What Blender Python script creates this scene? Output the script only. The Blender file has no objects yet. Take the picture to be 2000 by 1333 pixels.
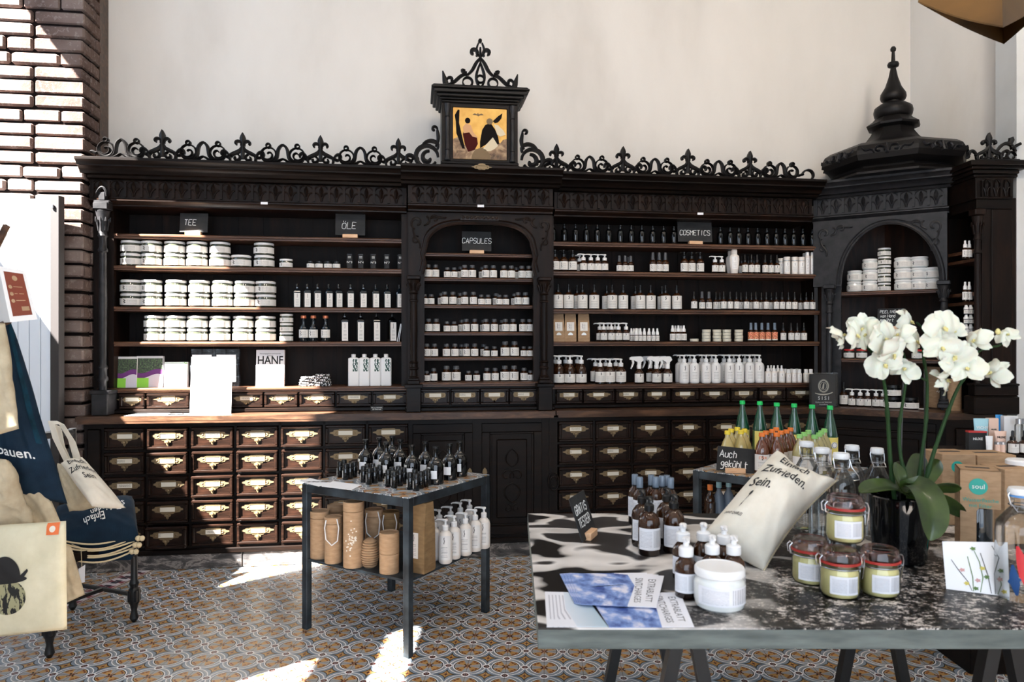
import bpy, bmesh, math, random
from mathutils import Vector, Matrix, noise
random.seed(7)
PI = math.pi
sc = bpy.context.scene
COL = sc.collection
F, CX, HY, CH = 1430.0, 1000.0, 667.0, 1.45      # focal length in px, principal point, horizon, camera height

# ------------------------------------------------------------------ node expressions
def lin(r, g=None, b=None):
    if g is None: r, g, b = r
    f = lambda c: (c/255/12.92) if c/255 <= .04045 else ((c/255+.055)/1.055)**2.4
    return (f(r), f(g), f(b), 1)
class X:
    nt = None
    def __init__(s, v): s.v = v
    @staticmethod
    def m(op, *a, clamp=False):
        n = X.nt.nodes.new('ShaderNodeMath'); n.operation = op; n.use_clamp = clamp
        for i, q in enumerate(a):
            q = q.v if isinstance(q, X) else q
            if isinstance(q, (int, float)): n.inputs[i].default_value = q
            else: X.nt.links.new(q, n.inputs[i])
        return X(n.outputs[0])
    def __add__(s, o): return X.m('ADD', s, o)
    def __radd__(s, o): return X.m('ADD', o, s)
    def __sub__(s, o): return X.m('SUBTRACT', s, o)
    def __rsub__(s, o): return X.m('SUBTRACT', o, s)
    def __mul__(s, o): return X.m('MULTIPLY', s, o)
    def __rmul__(s, o): return X.m('MULTIPLY', o, s)
    def __truediv__(s, o): return X.m('DIVIDE', s, o)
    def __lt__(s, o): return X.m('LESS_THAN', s, o)
    def __gt__(s, o): return X.m('GREATER_THAN', s, o)
    def __pow__(s, o): return X.m('POWER', s, o)
def xabs(a): return X.m('ABSOLUTE', a)
def xsin(a): return X.m('SINE', a)
def xcos(a): return X.m('COSINE', a)
def xsqrt(a): return X.m('SQRT', a)
def xfloor(a): return X.m('FLOOR', a)
def xfrac(a): return X.m('FRACT', a)
def xmin(a, b): return X.m('MINIMUM', a, b)
def xmax(a, b): return X.m('MAXIMUM', a, b)
def xmix(f, a, b):
    n = X.nt.nodes.new('ShaderNodeMix'); n.data_type = 'RGBA'
    for i, q in ((0, f), (6, a), (7, b)):
        q = q.v if isinstance(q, X) else q
        if isinstance(q, (int, float)): n.inputs[i].default_value = q
        elif isinstance(q, tuple): n.inputs[i].default_value = q
        else: X.nt.links.new(q, n.inputs[i])
    return X(n.outputs[2])
def coords(kind='Object', scale=(1, 1, 1), rot=(0, 0, 0), loc=(0, 0, 0)):
    t = X.nt.nodes.new('ShaderNodeTexCoord'); m = X.nt.nodes.new('ShaderNodeMapping')
    m.inputs['Scale'].default_value = scale; m.inputs['Rotation'].default_value = rot; m.inputs['Location'].default_value = loc
    X.nt.links.new(t.outputs[kind], m.inputs[0]); return X(m.outputs[0])
def sep(v):
    n = X.nt.nodes.new('ShaderNodeSeparateXYZ'); X.nt.links.new(v.v, n.inputs[0]); return X(n.outputs[0]), X(n.outputs[1]), X(n.outputs[2])
def xnoise(v, scale=5, detail=3, rough=.5, dist=0):
    n = X.nt.nodes.new('ShaderNodeTexNoise'); X.nt.links.new(v.v, n.inputs['Vector'])
    n.inputs['Scale'].default_value = scale; n.inputs['Detail'].default_value = detail; n.inputs['Roughness'].default_value = rough; n.inputs['Distortion'].default_value = dist
    return X(n.outputs[0])
def xvor(v, scale=5, feature='F1'):
    n = X.nt.nodes.new('ShaderNodeTexVoronoi'); n.feature = feature; X.nt.links.new(v.v, n.inputs['Vector']); n.inputs['Scale'].default_value = scale
    return X(n.outputs[0])
def ramp(f, stops):
    n = X.nt.nodes.new('ShaderNodeValToRGB'); X.nt.links.new(f.v, n.inputs[0]); e = n.color_ramp.elements
    while len(e) < len(stops): e.new(.5)
    for i, (p, c) in enumerate(stops): e[i].position = p; e[i].color = c if len(c) == 4 else (*c, 1)
    return X(n.outputs[0])
MATS = {}
def mat(name, col=(.5, .5, .5, 1), rough=.5, metal=0, coat=0, spec=.5, trans=0, ior=1.45, fn=None, bump=None, alpha=None, emit=None, sss=0, coat_rough=.1, roughfn=None):
    m = bpy.data.materials.new(name); m.use_nodes = True; nt = m.node_tree; X.nt = nt
    b = nt.nodes['Principled BSDF']; I = b.inputs
    c = col if len(col) == 4 else (*col, 1)
    I['Base Color'].default_value = c; I['Roughness'].default_value = rough; I['Metallic'].default_value = metal
    I['Coat Weight'].default_value = coat; I['Coat Roughness'].default_value = coat_rough; I['Specular IOR Level'].default_value = spec
    I['Transmission Weight'].default_value = trans; I['IOR'].default_value = ior
    if sss: I['Subsurface Weight'].default_value = sss; I['Subsurface Scale'].default_value = .01
    if alpha is not None: I['Alpha'].default_value = alpha
    if fn: nt.links.new(fn().v, I['Base Color'])
    if roughfn: nt.links.new(roughfn().v, I['Roughness'])
    if bump:
        n = nt.nodes.new('ShaderNodeBump'); h, st, di = bump(); nt.links.new(h.v, n.inputs['Height']); n.inputs['Strength'].default_value = st; n.inputs['Distance'].default_value = di
        nt.links.new(n.outputs[0], I['Normal'])
    if emit: I['Emission Color'].default_value = emit[0]; I['Emission Strength'].default_value = emit[1]
    MATS[name] = m; return m

# ------------------------------------------------------------------ mesh builder
class MB:
    def __init__(s): s.v = []; s.f = []; s.mi = []; s.uv = {}; s.cur = 0
    def vert(s, p): s.v.append(tuple(p)); return len(s.v)-1
    def face(s, idx, uv=None):
        s.f.append(tuple(idx)); s.mi.append(s.cur)
        if uv: s.uv[len(s.f)-1] = uv
    def box(s, x0, x1, y0, y1, z0, z1, M=None):
        P = [(x0, y0, z0), (x1, y0, z0), (x1, y1, z0), (x0, y1, z0), (x0, y0, z1), (x1, y0, z1), (x1, y1, z1), (x0, y1, z1)]
        if M is not None: P = [M @ Vector(p) for p in P]
        i = [s.vert(p) for p in P]
        for q in ((0, 3, 2, 1), (4, 5, 6, 7), (0, 1, 5, 4), (1, 2, 6, 5), (2, 3, 7, 6), (3, 0, 4, 7)): s.face([i[k] for k in q])
        return s
    def bbox(s, x0, x1, y0, y1, z0, z1, b=.004, M=None):      # box with chamfered edges
        P = []
        for z, e in ((z0, b), (z0+b, 0), (z1-b, 0), (z1, b)):
            a0, a1, c0, c1 = x0+e, x1-e, y0+e, y1-e
            P.append([(a0+b, c0, z), (a1-b, c0, z), (a1, c0+b, z), (a1, c1-b, z), (a1-b, c1, z), (a0+b, c1, z), (a0, c1-b, z), (a0, c0+b, z)])
        s.loft(P, M=M); return s
    def loft(s, rings, close=True, caps=True, M=None, uv=False):
        R = []
        for r in rings: R.append([s.vert(M @ Vector(p) if M is not None else p) for p in r])
        n = len(R[0]); m = n if close else n-1
        for k in range(len(R)-1):
            for j in range(m):
                j2 = (j+1) % n
                u = [(j/m, k/(len(R)-1)), ((j+1)/m, k/(len(R)-1)), ((j+1)/m, (k+1)/(len(R)-1)), (j/m, (k+1)/(len(R)-1))] if uv else None
                s.face((R[k][j], R[k][j2], R[k+1][j2], R[k+1][j]), u)
        if caps and close: s.face(R[0][::-1]); s.face(R[-1])
        return s
    def lathe(s, prof, n=20, c=(0, 0), M=None, ph=0, sx=1, sy=1, a0=0, a1=2*PI):
        rings = []
        for r, z in prof:
            rings.append([(c[0]+max(r, 1e-4)*sx*math.cos(ph+2*PI*j/n), c[1]+max(r, 1e-4)*sy*math.sin(ph+2*PI*j/n), z) for j in range(n)])
        return s.loft(rings, M=M)
    def arc(s, r, z0, z1, a0, a1, n=10, c=(0, 0), sy=1, M=None):  # open band with uv: a label
        rings = [[(c[0]+r*math.cos(a0+(a1-a0)*j/n), c[1]+sy*r*math.sin(a0+(a1-a0)*j/n), z) for j in range(n+1)] for z in (z0, z1)]
        return s.loft(rings, close=False, uv=True, M=M)
    def tube(s, pts, r, n=8, caps=True):
        pts = [Vector(p) for p in pts]; rr = r if isinstance(r, (list, tuple)) else [r]*len(pts)
        rings = []; up = None
        for i, p in enumerate(pts):
            t = (pts[min(i+1, len(pts)-1)]-pts[max(i-1, 0)]).normalized()
            if up is None: up = t.orthogonal().normalized()
            up = (up - t*up.dot(t)); up = up.normalized() if up.length > 1e-6 else t.orthogonal().normalized()
            w = t.cross(up)
            rings.append([tuple(p+rr[i]*(math.cos(2*PI*j/n)*up+math.sin(2*PI*j/n)*w)) for j in range(n)])
        return s.loft(rings, caps=caps)
    def prism(s, poly, a, b, axis='y', M=None):          # polygon (2D) extruded along an axis
        def P(p, d): return {'y': (p[0], d, p[1]), 'z': (p[0], p[1], d), 'x': (d, p[0], p[1])}[axis]
        A = [P(p, a) for p in poly]; B = [P(p, b) for p in poly]
        if M is not None: A = [M @ Vector(p) for p in A]; B = [M @ Vector(p) for p in B]
        ia = [s.vert(p) for p in A]; ib = [s.vert(p) for p in B]; n = len(poly)
        s.face(ia); s.face(ib[::-1])
        for j in range(n): s.face((ia[j], ib[j], ib[(j+1) % n], ia[(j+1) % n]))
        return s
    def ribbon(s, pts, w, y0, y1, M=None):                # flat scroll in the x-z plane with thickness
        pts = [Vector((p[0], p[1])) for p in pts]; n = len(pts); rings = []
        ww = w if isinstance(w, (list, tuple)) else None
        for i, p in enumerate(pts):
            t = pts[min(i+1, n-1)]-pts[max(i-1, 0)]; t = t.normalized() if t.length > 1e-9 else Vector((1, 0)); nn = Vector((-t.y, t.x))
            h = (ww[i] if ww else w*(.45+.55*math.sin(PI*(i+.8)/(n+.6))))/2
            a, b = p+nn*h, p-nn*h; m = (y0+y1)/2
            rings.append([(a.x, y0+(y1-y0)*.25, a.y), (p.x, y0, p.y), (b.x, y0+(y1-y0)*.25, b.y), (b.x, y1, b.y), (a.x, y1, a.y)])
        return s.loft(rings, M=M)
    def quad(s, a, b, c, d, uv=True):
        i = [s.vert(p) for p in (a, b, c, d)]; s.face(i, [(0, 0), (1, 0), (1, 1), (0, 1)] if uv else None); return s
    def grid(s, fn, nu, nv, flip=False):
        I = [[s.vert(fn(i/nu, j/nv)) for i in range(nu+1)] for j in range(nv+1)]
        for j in range(nv):
            for i in range(nu):
                q = (I[j][i], I[j][i+1], I[j+1][i+1], I[j+1][i]); u = [(i/nu, j/nv), ((i+1)/nu, j/nv), ((i+1)/nu, (j+1)/nv), (i/nu, (j+1)/nv)]
                if flip: q = q[::-1]; u = u[::-1]
                s.face(q, u)
        return s
    def mesh(s, name, mats, smooth=35, M=None):
        me = bpy.data.meshes.new(name); me.from_pydata(s.v if M is None else [tuple(M @ Vector(p)) for p in s.v], [], s.f)
        for m in (mats if isinstance(mats, (list, tuple)) else [mats]): me.materials.append(MATS[m])
        uvl = me.uv_layers.new(name='UVMap') if s.uv else None
        for p in me.polygons:
            p.material_index = s.mi[p.index]; p.use_smooth = smooth > 0
            if uvl and p.index in s.uv:
                for li, u in zip(p.loop_indices, s.uv[p.index]): uvl.data[li].uv = u
        bm = bmesh.new(); bm.from_mesh(me)
        open_ = any(len(e.link_faces) < 2 for e in bm.edges)
        if not open_: bmesh.ops.recalc_face_normals(bm, faces=bm.faces)
        bm.to_mesh(me); bm.free()
        if smooth > 0: me.set_sharp_from_angle(angle=math.radians(smooth))
        return me
def link(name, data, parent=None, loc=None, rz=None):
    o = bpy.data.objects.new(name, data); COL.objects.link(o)
    if parent is not None: o.parent = parent
    if loc is not None: o.location = loc
    if rz is not None: o.rotation_euler = (0, 0, rz)
    return o
def tag(o, label, cat, group=None):
    w = len(label.split())
    if not 4 <= w <= 16: print('LABEL WORDS', w, label)
    o['label'] = label; o['category'] = cat
    if group: o['group'] = group
    return o
def thing(name, label, cat, loc=(0, 0, 0), rz=0, group=None):
    o = link(name, None, None, loc, rz); o.empty_display_size = .05; return tag(o, label, cat, group)
def part(name, mb, mats, parent, smooth=35, label=None, loc=None, M=None):
    o = link(name, mb.mesh(name, mats, smooth, M), parent, loc)
    if label: o['label'] = label
    return o
def struct(name, mb, mats, smooth=0):
    o = link(name, mb.mesh(name, mats, smooth)); o['kind'] = 'structure'; return o
def text_mesh(name, s, size, ext=.0004, mat_='ink', align='CENTER', shear=0, space=1, M=None, fn=None, sub=0, bold=0):
    cu = bpy.data.curves.new(name, 'FONT'); cu.body = s; cu.size = size; cu.extrude = ext; cu.align_x = align; cu.align_y = 'CENTER'; cu.shear = shear; cu.space_character = space; cu.offset = bold; cu.resolution_u = 2
    o = bpy.data.objects.new(name, cu); COL.objects.link(o)
    dg = bpy.context.evaluated_depsgraph_get(); me = bpy.data.meshes.new_from_object(o.evaluated_get(dg)); bpy.data.objects.remove(o); bpy.data.curves.remove(cu)
    me.materials.clear(); me.materials.append(MATS[mat_])
    if sub or fn:
        bm = bmesh.new(); bm.from_mesh(me)
        for _ in range(sub): bmesh.ops.subdivide_edges(bm, edges=[e for e in bm.edges if e.calc_length() > size*.15], cuts=1)
        for v in bm.verts:
            if fn: v.co = fn(v.co)
        bm.to_mesh(me); bm.free()
    if M is not None: me.transform(M)
    return me
UPR = Matrix.Rotation(PI/2, 4, 'X')                       # text from the ground plane to upright, facing -Y

# chalk handwriting: strokes on a 4 x 6 grid
GL = {'A': '00 26 40|12 32', 'B': '', 'C': '45 36 16 05 01 10 30 41', 'E': '46 06 00 40|03 33', 'G': '45 36 16 05 01 10 30 41 43 23', 'H': '06 00|46 40|03 43', 'I': '26 20', 'L': '06 00 40', 'M': '00 06 23 46 40',
      'N': '00 06 40 46', 'O': '16 05 01 10 30 41 45 36 16', 'P': '00 06 36 45 44 33 03', 'S': '45 36 16 05 04 13 33 42 41 30 10 01', 'T': '06 46|26 20', 'U': '06 01 10 30 41 46',
      'Ö': '15 04 01 10 30 41 44 35 15|17 16|37 36', 'u': '04 01 10 20 31|34 30', 'c': '33 24 14 03 01 10 20 31', 'h': '06 00|03 14 24 33 30', 'g': '33 24 14 03 02 11 21 32|34 3a 2b 0b', 'e': '02 32 33 24 14 03 01 10 20 31',
      'k': '06 00|34 02 30', 'ü': '04 01 10 20 31|34 30|16 15|26 25', 'l': '06 01 10', 't': '16 11 20|04 34', 'v': '04 10 24', 'o': '14 03 01 10 20 31 33 24 14', 'n': '04 00|03 14 24 33 30', 'a': '33 24 14 03 01 10 20 31|34 30',
      'd': '36 30|33 24 14 03 01 10 20 31', 'r': '04 00|03 14 24', '-': '03 23', 'R': '00 06 36 45 44 33 03|23 40', ' ': '', 'K': '06 00|46 03 40', 'W': '', 'D': ''}
def chalk(mb, s, x0, z0, h, y=-.001, slant=.12, gap=1.35, w=.0022):
    u = h/6; x = x0
    val = lambda c: {'a': -1.0, 'b': -2.0}.get(c, None) if c in 'ab' else float(c)
    for ch in s:
        g = GL.get(ch, '')
        for st in g.split('|'):
            q = st.split()
            if len(q) < 2: continue
            P = [Vector((x+(float(a[0])+slant*val(a[1]))*u*.8+random.uniform(-.12, .12)*u, z0+(val(a[1])+random.uniform(-.15, .15))*u)) for a in q]
            D = []
            for i in range(len(P)-1):                        # light smoothing of the corners
                p0, p1, p2, p3 = P[max(i-1, 0)], P[i], P[i+1], P[min(i+2, len(P)-1)]
                for k in range(3):
                    t = k/3; k5 = .35 if ch in 'AEHILMNTKk' else 1
                    c = .5*((2*p1)+(p2-p0)*t*k5+(2*p0-5*p1+4*p2-p3)*t*t+(3*p1-p0-3*p2+p3)*t**3) if k5 == 1 else p1.lerp(p2, t)
                    D.append(c)
            D.append(P[-1]); mb.ribbon(D, [w]*len(D), y-.0006, y)
        x += u*(4 if ch.isupper() else 3.2)*gap*.8 if ch != ' ' else u*2.5
    return x

# ------------------------------------------------------------------ frames and pixels -> world
class Frame:
    def __init__(s, ox, oy, deg): s.o = Vector((ox, oy)); s.a = math.radians(deg); s.w = Vector((math.cos(s.a), math.sin(s.a))); s.m = Vector((-math.sin(s.a), math.cos(s.a)))
    def W(s, u, v, z=0): p = s.o+s.w*u+s.m*v; return Vector((p.x, p.y, z))
    def U(s, px, v):                                       # where the sight line through column px meets the plane v
        k = (px-CX)/F; p = s.o+s.m*v                       # p + w*u = t*(k,1)
        u = (k*p.y-p.x)/(s.w.x-k*s.w.y); return u
    def Z(s, py, px, v): u = s.U(px, v); return CH-(py-HY)*s.W(u, v).y/F
    def root(s, name, label, cat, u=0, v=0, z=0, group=None): return thing(name, label, cat, s.W(u, v, z), s.a, group)
MF = Frame(0, 4.937, 7.6)
A_ = Vector((2.21, 5.38)); B_ = Vector((2.93, 4.93))
CF = Frame(A_.x, A_.y, math.degrees(math.atan2(B_.y-A_.y, B_.x-A_.x)))
def at(px, py, Y): return Vector(((px-CX)/F*Y, Y, CH-(py-HY)/F*Y))
def onz(px, py, z): Y = (CH-z)*F/(py-HY); return Vector(((px-CX)/F*Y, Y, z))
# ------------------------------------------------------------------ materials
def wood(c0, c1, c2, sc_=1, axis=0):
    def fn():
        s = [9, 9, 9]; s[axis] = 1.1
        v = coords('Object', tuple(q*sc_ for q in s)); n = xnoise(v, 3.2, 6, .62, .6)
        return ramp(n, [(.28, c0), (.5, c1), (.74, c2)])
    return fn
mat('wood', rough=.40, spec=.16, coat=.04, coat_rough=.2, fn=wood((.0016, .0010, .0008), (.0042, .0022, .0015), (.012, .0055, .0032)), bump=lambda: (xnoise(coords('Object', (3, 30, 30)), 5, 4), .12, .002))
mat('wood_v', rough=.45, spec=.18, fn=wood((.0020, .0011, .0008), (.0068, .0031, .0019), (.020, .0085, .0046), .8, 2), bump=lambda: (xnoise(coords('Object', (30, 30, 3)), 5, 4), .1, .002))
mat('wood_drawer', rough=.35, spec=.2, coat=.06, coat_rough=.2, fn=wood((.0025, .0012, .0008), (.009, .0040, .0024), (.026, .0105, .006), 1.2))
mat('wood_shelf', rough=.4, spec=.4, fn=wood((.026, .011, .0065), (.075, .034, .018), (.14, .066, .036), 1))
mat('wood_top', rough=.36, spec=.4, fn=wood((.02, .010, .006), (.05, .024, .013), (.12, .06, .033), 1))
mat('wood_back', rough=.6, spec=.2, fn=wood((.002, .0012, .001), (.006, .003, .002), (.017, .007, .004), .7, 2))
mat('wood_niche', rough=.5, spec=.2, fn=wood((.006, .003, .002), (.02, .0085, .005), (.045, .018, .010), .8, 2))
mat('ebony', lin(16, 14, 14), .42, spec=.25, bump=lambda: (xnoise(coords('Object'), 60, 3), .15, .002))
mat('sheen_wood', rough=.42, spec=.3, fn=lambda: ramp(xnoise(coords('Object', (6, 6, 6)), 4, 5), [(.3, (.006, .006, .007)), (.7, (.022, .021, .023))]))  # dark wood with its grey-blue sheen put into the colour
mat('brass', lin(124, 106, 80), .5, metal=.7, bump=lambda: (xnoise(coords('Object'), 240, 2), .5, .001))
mat('paper', lin(226, 220, 208), .8, spec=.2)
mat('white_paper', lin(240, 240, 242), .7, spec=.2)
mat('ink', lin(24, 23, 24), .7)
mat('white_ink', lin(235, 235, 232), .7)
mat('chalk', lin(226, 228, 226), .9, spec=.1)
mat('chalkboard', lin(26, 27, 29), .75, fn=lambda: ramp(xnoise(coords(), 18, 4), [(.3, (.008, .0085, .0095)), (.75, (.018, .019, .021))]))
mat('beech', rough=.55, fn=wood(lin(196, 150, 112), lin(214, 172, 134), lin(226, 188, 152), 3))
mat('plaster', rough=.9, spec=.15, fn=lambda: ramp(xnoise(coords('Object', (1, 1, .45)), 1.7, 5, .55), [(.3, (.62, .585, .54)), (.5, (.70, .665, .62)), (.72, (.745, .71, .665))]), bump=lambda: (xnoise(coords(), 70, 3), .06, .003))
mat('plaster_white', rough=.9, spec=.1, fn=lambda: ramp(xnoise(coords(), 2, 4), [(.3, (.55, .56, .55)), (.7, (.68, .69, .68))]))
mat('mortar', lin(26, 21, 20), .95, spec=.05)
def f_brick():
    v = coords(); n = xnoise(v, 3.1, 2); n2 = xnoise(v, 38, 5, .7)
    c = ramp(n, [(.3, lin(74, 60, 56)), (.5, lin(96, 80, 74)), (.7, lin(118, 104, 98))])
    return xmix((n2 > .57)*.3, c, lin(150, 140, 134))
mat('brick', rough=.92, spec=.1, fn=f_brick, bump=lambda: (xnoise(coords(), 45, 5, .7), .5, .006))
mat('marble', rough=.35, spec=.4, fn=lambda: ramp(xnoise(coords('Object', (1, 1, 2.2)), 6, 8, .65, 1.6), [(.34, lin(42, 41, 42)), (.5, lin(78, 75, 74)), (.56, lin(140, 134, 130)), (.63, lin(70, 66, 66))]))
mat('steel_dark', lin(44, 50, 55), .5, metal=.4, spec=.4, fn=lambda: ramp(xnoise(coords(), 9, 4), [(.35, lin(30, 34, 38)), (.7, lin(62, 72, 80))]))
mat('frame_grey', lin(112, 120, 116), .7, spec=.2, fn=lambda: ramp(xnoise(coords('Object', (1, 6, 6)), 8, 4), [(.3, lin(78, 84, 82)), (.7, lin(104, 111, 108))]))
mat('black_metal', lin(18, 19, 21), .45, spec=.5)
mat('white_plastic', lin(236, 234, 232), .38, spec=.5)
mat('cream_plastic', lin(228, 220, 212), .4, spec=.5)
mat('grey_cap', lin(70, 72, 76), .4)
mat('clear_cap', lin(120, 134, 150), .12, spec=.6, alpha=.75)
mat('black_plastic', lin(14, 14, 15), .3)
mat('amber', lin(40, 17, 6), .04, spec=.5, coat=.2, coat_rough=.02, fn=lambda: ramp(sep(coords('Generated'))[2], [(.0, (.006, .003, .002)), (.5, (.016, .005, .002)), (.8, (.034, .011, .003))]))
mat('black_glass', lin(5, 5.5, 7), .05, spec=.5, coat=.3, coat_rough=.02)
mat('blue_glass', lin(13, 22, 28), .06, spec=.6, coat=.5, coat_rough=.03)
mat('jar_glass', lin(58, 62, 50), .08, spec=.6, coat=.4, coat_rough=.03)
mat('jar_cream', lin(226, 228, 224), .2, spec=.6, coat=.4, coat_rough=.05)
mat('glass', (1, 1, 1, 1), .02, trans=1, ior=1.45)
mat('thin_glass')
def _thin(m, tint=(.90, .93, .92, 1)):
    nt = m.node_tree; nt.nodes.clear(); N = nt.nodes.new; o = N('ShaderNodeOutputMaterial'); mx = N('ShaderNodeMixShader'); tr = N('ShaderNodeBsdfTransparent'); gl = N('ShaderNodeBsdfGlossy'); fr = N('ShaderNodeFresnel')
    tr.inputs[0].default_value = tint; gl.inputs['Roughness'].default_value = .04; fr.inputs[0].default_value = 1.5; ma = N('ShaderNodeMath'); ma.operation = 'MULTIPLY_ADD'; ma.inputs[1].default_value = .8; ma.inputs[2].default_value = .02
    L = nt.links.new; L(fr.outputs[0], ma.inputs[0]); L(ma.outputs[0], mx.inputs[0]); L(tr.outputs[0], mx.inputs[1]); L(gl.outputs[0], mx.inputs[2]); L(mx.outputs[0], o.inputs[0])
_thin(MATS['thin_glass'], (.97, .98, .975, 1)); mat('lid_glass'); _thin(MATS['lid_glass'], (.93, .78, .74, 1))
mat('juice_y', lin(176, 158, 98), .08, spec=.7, coat=1)
mat('juice_o', lin(92, 46, 24), .08, spec=.7, coat=1)
mat('juice_g', lin(160, 150, 98), .08, spec=.7, coat=1)
mat('green_glass', lin(14, 66, 44), .06, spec=.6, coat=.6, coat_rough=.03)
mat('cap_green', lin(24, 190, 92), .4); mat('cap_yellow', lin(232, 206, 60), .4); mat('cap_orange', lin(232, 124, 50), .4); mat('cap_light', lin(146, 206, 116), .4)
mat('ring_blue', lin(84, 140, 200), .4)
mat('copper', lin(196, 116, 84), .35, metal=.6)
mat('rubber_red', lin(150, 40, 32), .55)
mat('balm', lin(240, 228, 158), .5, spec=.3)
mat('wire', lin(190, 190, 192), .28, metal=1)
mat('tin_label', lin(214, 208, 190), .5)
def kraft(a, b): return lambda: ramp(xnoise(coords('Object', (1, 1, 3)), 22, 5), [(.3, lin(*a)), (.7, lin(*b))])
mat('kraft', rough=.85, spec=.15, fn=kraft((150, 122, 94), (174, 144, 114)))
mat('kraft_dark', rough=.85, spec=.15, fn=kraft((118, 94, 66), (138, 112, 80)))
def weave(c, d):
    def fn():
        v = coords(); n = xnoise(v, 9, 4, .6); return ramp(n, [(.3, lin(*c)), (.7, lin(*d))])
    return fn
def wv_b(): x, y, z = sep(coords()); return (xsin(x*2400)+xsin(z*2400)+xnoise(coords(), 60, 3)*3, .25, .0006)
mat('canvas', rough=.9, spec=.1, fn=weave((214, 206, 190), (232, 226, 212)), bump=wv_b)
mat('canvas_tan', rough=.9, spec=.1, fn=weave((160, 146, 122), (198, 186, 160)), bump=wv_b)
mat('canvas_natural', rough=.9, spec=.1, fn=weave((200, 192, 162), (218, 211, 184)), bump=wv_b)
mat('navy', rough=.85, spec=.15, fn=weave((14, 28, 42), (24, 44, 62)), bump=wv_b)
mat('teal_cloth', rough=.8, spec=.2, fn=weave((4, 22, 30), (10, 62, 84)), bump=wv_b)
mat('rope', lin(206, 190, 156), .85, spec=.1)
mat('leather_tag', lin(214, 108, 56), .6)
mat('teal', lin(26, 150, 136), .5); mat('blue_print', lin(30, 70, 122), .5); mat('red_print', lin(190, 40, 46), .5)
mat('pink', lin(226, 170, 160), .4); mat('peach', lin(232, 196, 176), .4); mat('sky_tube', lin(160, 204, 214), .35); mat('red', lin(180, 40, 40), .45); mat('vivid_blue', lin(40, 130, 190), .4)
mat('white_boards', rough=.45, spec=.4, col=lin(222, 228, 236))
mat('dark_frame', lin(40, 36, 36), .5)
mat('brown_label', lin(112, 46, 24), .6)
mat('leafgreen', rough=.35, spec=.5, coat=.2, fn=lambda: ramp(xnoise(coords('Object', (2, 2, 2)), 7, 3), [(.3, lin(22, 38, 12)), (.7, lin(56, 76, 28))]))
mat('stem', lin(30, 56, 26), .5, spec=.2)
mat('petal', rough=.55, spec=.25, sss=.15, fn=lambda: xmix(xnoise(coords(), 30, 2)*.5, lin(232, 228, 214), lin(206, 200, 172)))
mat('lip', lin(214, 204, 140), .5)
mat('gold_ground', lin(214, 160, 66), .45, fn=lambda: ramp(xnoise(coords('Object'), 14, 4), [(.3, lin(206, 150, 60)), (.7, lin(232, 184, 92))]))
mat('cloud_paint', rough=.6, fn=lambda: ramp(xnoise(coords('Object'), 18, 5, .6, .5), [(.35, lin(70, 52, 38)), (.5, lin(130, 102, 76)), (.7, lin(186, 158, 122))]))
mat('flesh_paint', lin(196, 148, 104), .6); mat('dark_paint', lin(16, 11, 10), .7, spec=.1); mat('red_paint', lin(60, 16, 14), .7, spec=.1); mat('pale_paint', lin(206, 190, 160), .6); mat('globe_paint', lin(110, 88, 58), .6)
mat('bronze', rough=.36, metal=.55, spec=.5, fn=lambda: ramp(xnoise(coords('Object', (1, 1, 1)), 2.2, 4), [(.3, lin(40, 26, 12)), (.7, lin(112, 80, 38))]))

# printed labels: a small figure and lines of fine type
def lab(tall, ground=(226, 222, 216)):
    def fn():
        u, v, _ = sep(coords('UV'))
        if tall:
            du, dv = xabs(u-.5-xsin(v*34)*.018), xabs(v-.80)
            fig = (du < .035)*(dv < .14)
            ln = (xfrac(v*15+.2) < .38)*(v < .56)*(v > .08)*(xabs(u-.5) < .26)*(xfrac(v*5) > .3)
        else:
            du, dv = xabs(u-.3-xsin(v*22)*.02), xabs(v-.55)
            fig = (du < .03)*(dv < .3)
            ln = (xfrac(v*8) < .36)*(v < .86)*(v > .14)*(u > .38)*(u < .70)
        n = xnoise(coords('UV', (60, 3, 1)), 3, 1) > .42
        k = xmin(fig*.85+ln*n*.6, 1)
        return xmix(k, lin(*ground), lin(52, 50, 52))
    return fn
mat('label_tall', rough=.7, spec=.2, fn=lab(True)); mat('label_wide', rough=.7, spec=.2, fn=lab(False))
mat('print_white', rough=.4, spec=.5, fn=lab(True, (236, 233, 230)))
def f_ean():
    u, v, _ = sep(coords('UV')); bars = (xnoise(coords('UV', (90, 0, 0)), 2, 0) > .5)*(u > .62)*(v > .12)*(v < .9); ln = (xfrac(v*16) < .4)*(u < .56)*(u > .08)*(v < .88)*(v > .1)*(xnoise(coords('UV', (60, 4, 1)), 3, 1) > .45)
    return xmix(xmin(bars*.75+ln*.5, 1), lin(228, 228, 232), lin(70, 70, 76))
mat('label_code', rough=.7, spec=.2, fn=f_ean)
def f_floral():
    v = coords('UV', (1.8, 1, 1)); n = xnoise(v, 7, 2); c = ramp(n, [(.36, lin(50, 70, 30)), (.45, lin(206, 60, 70)), (.55, lin(240, 190, 130)), (.66, lin(220, 80, 90))])
    return xmix(sep(coords('UV'))[1] < .16, c, lin(230, 224, 214))
mat('label_floral', rough=.6, fn=f_floral)

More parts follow.
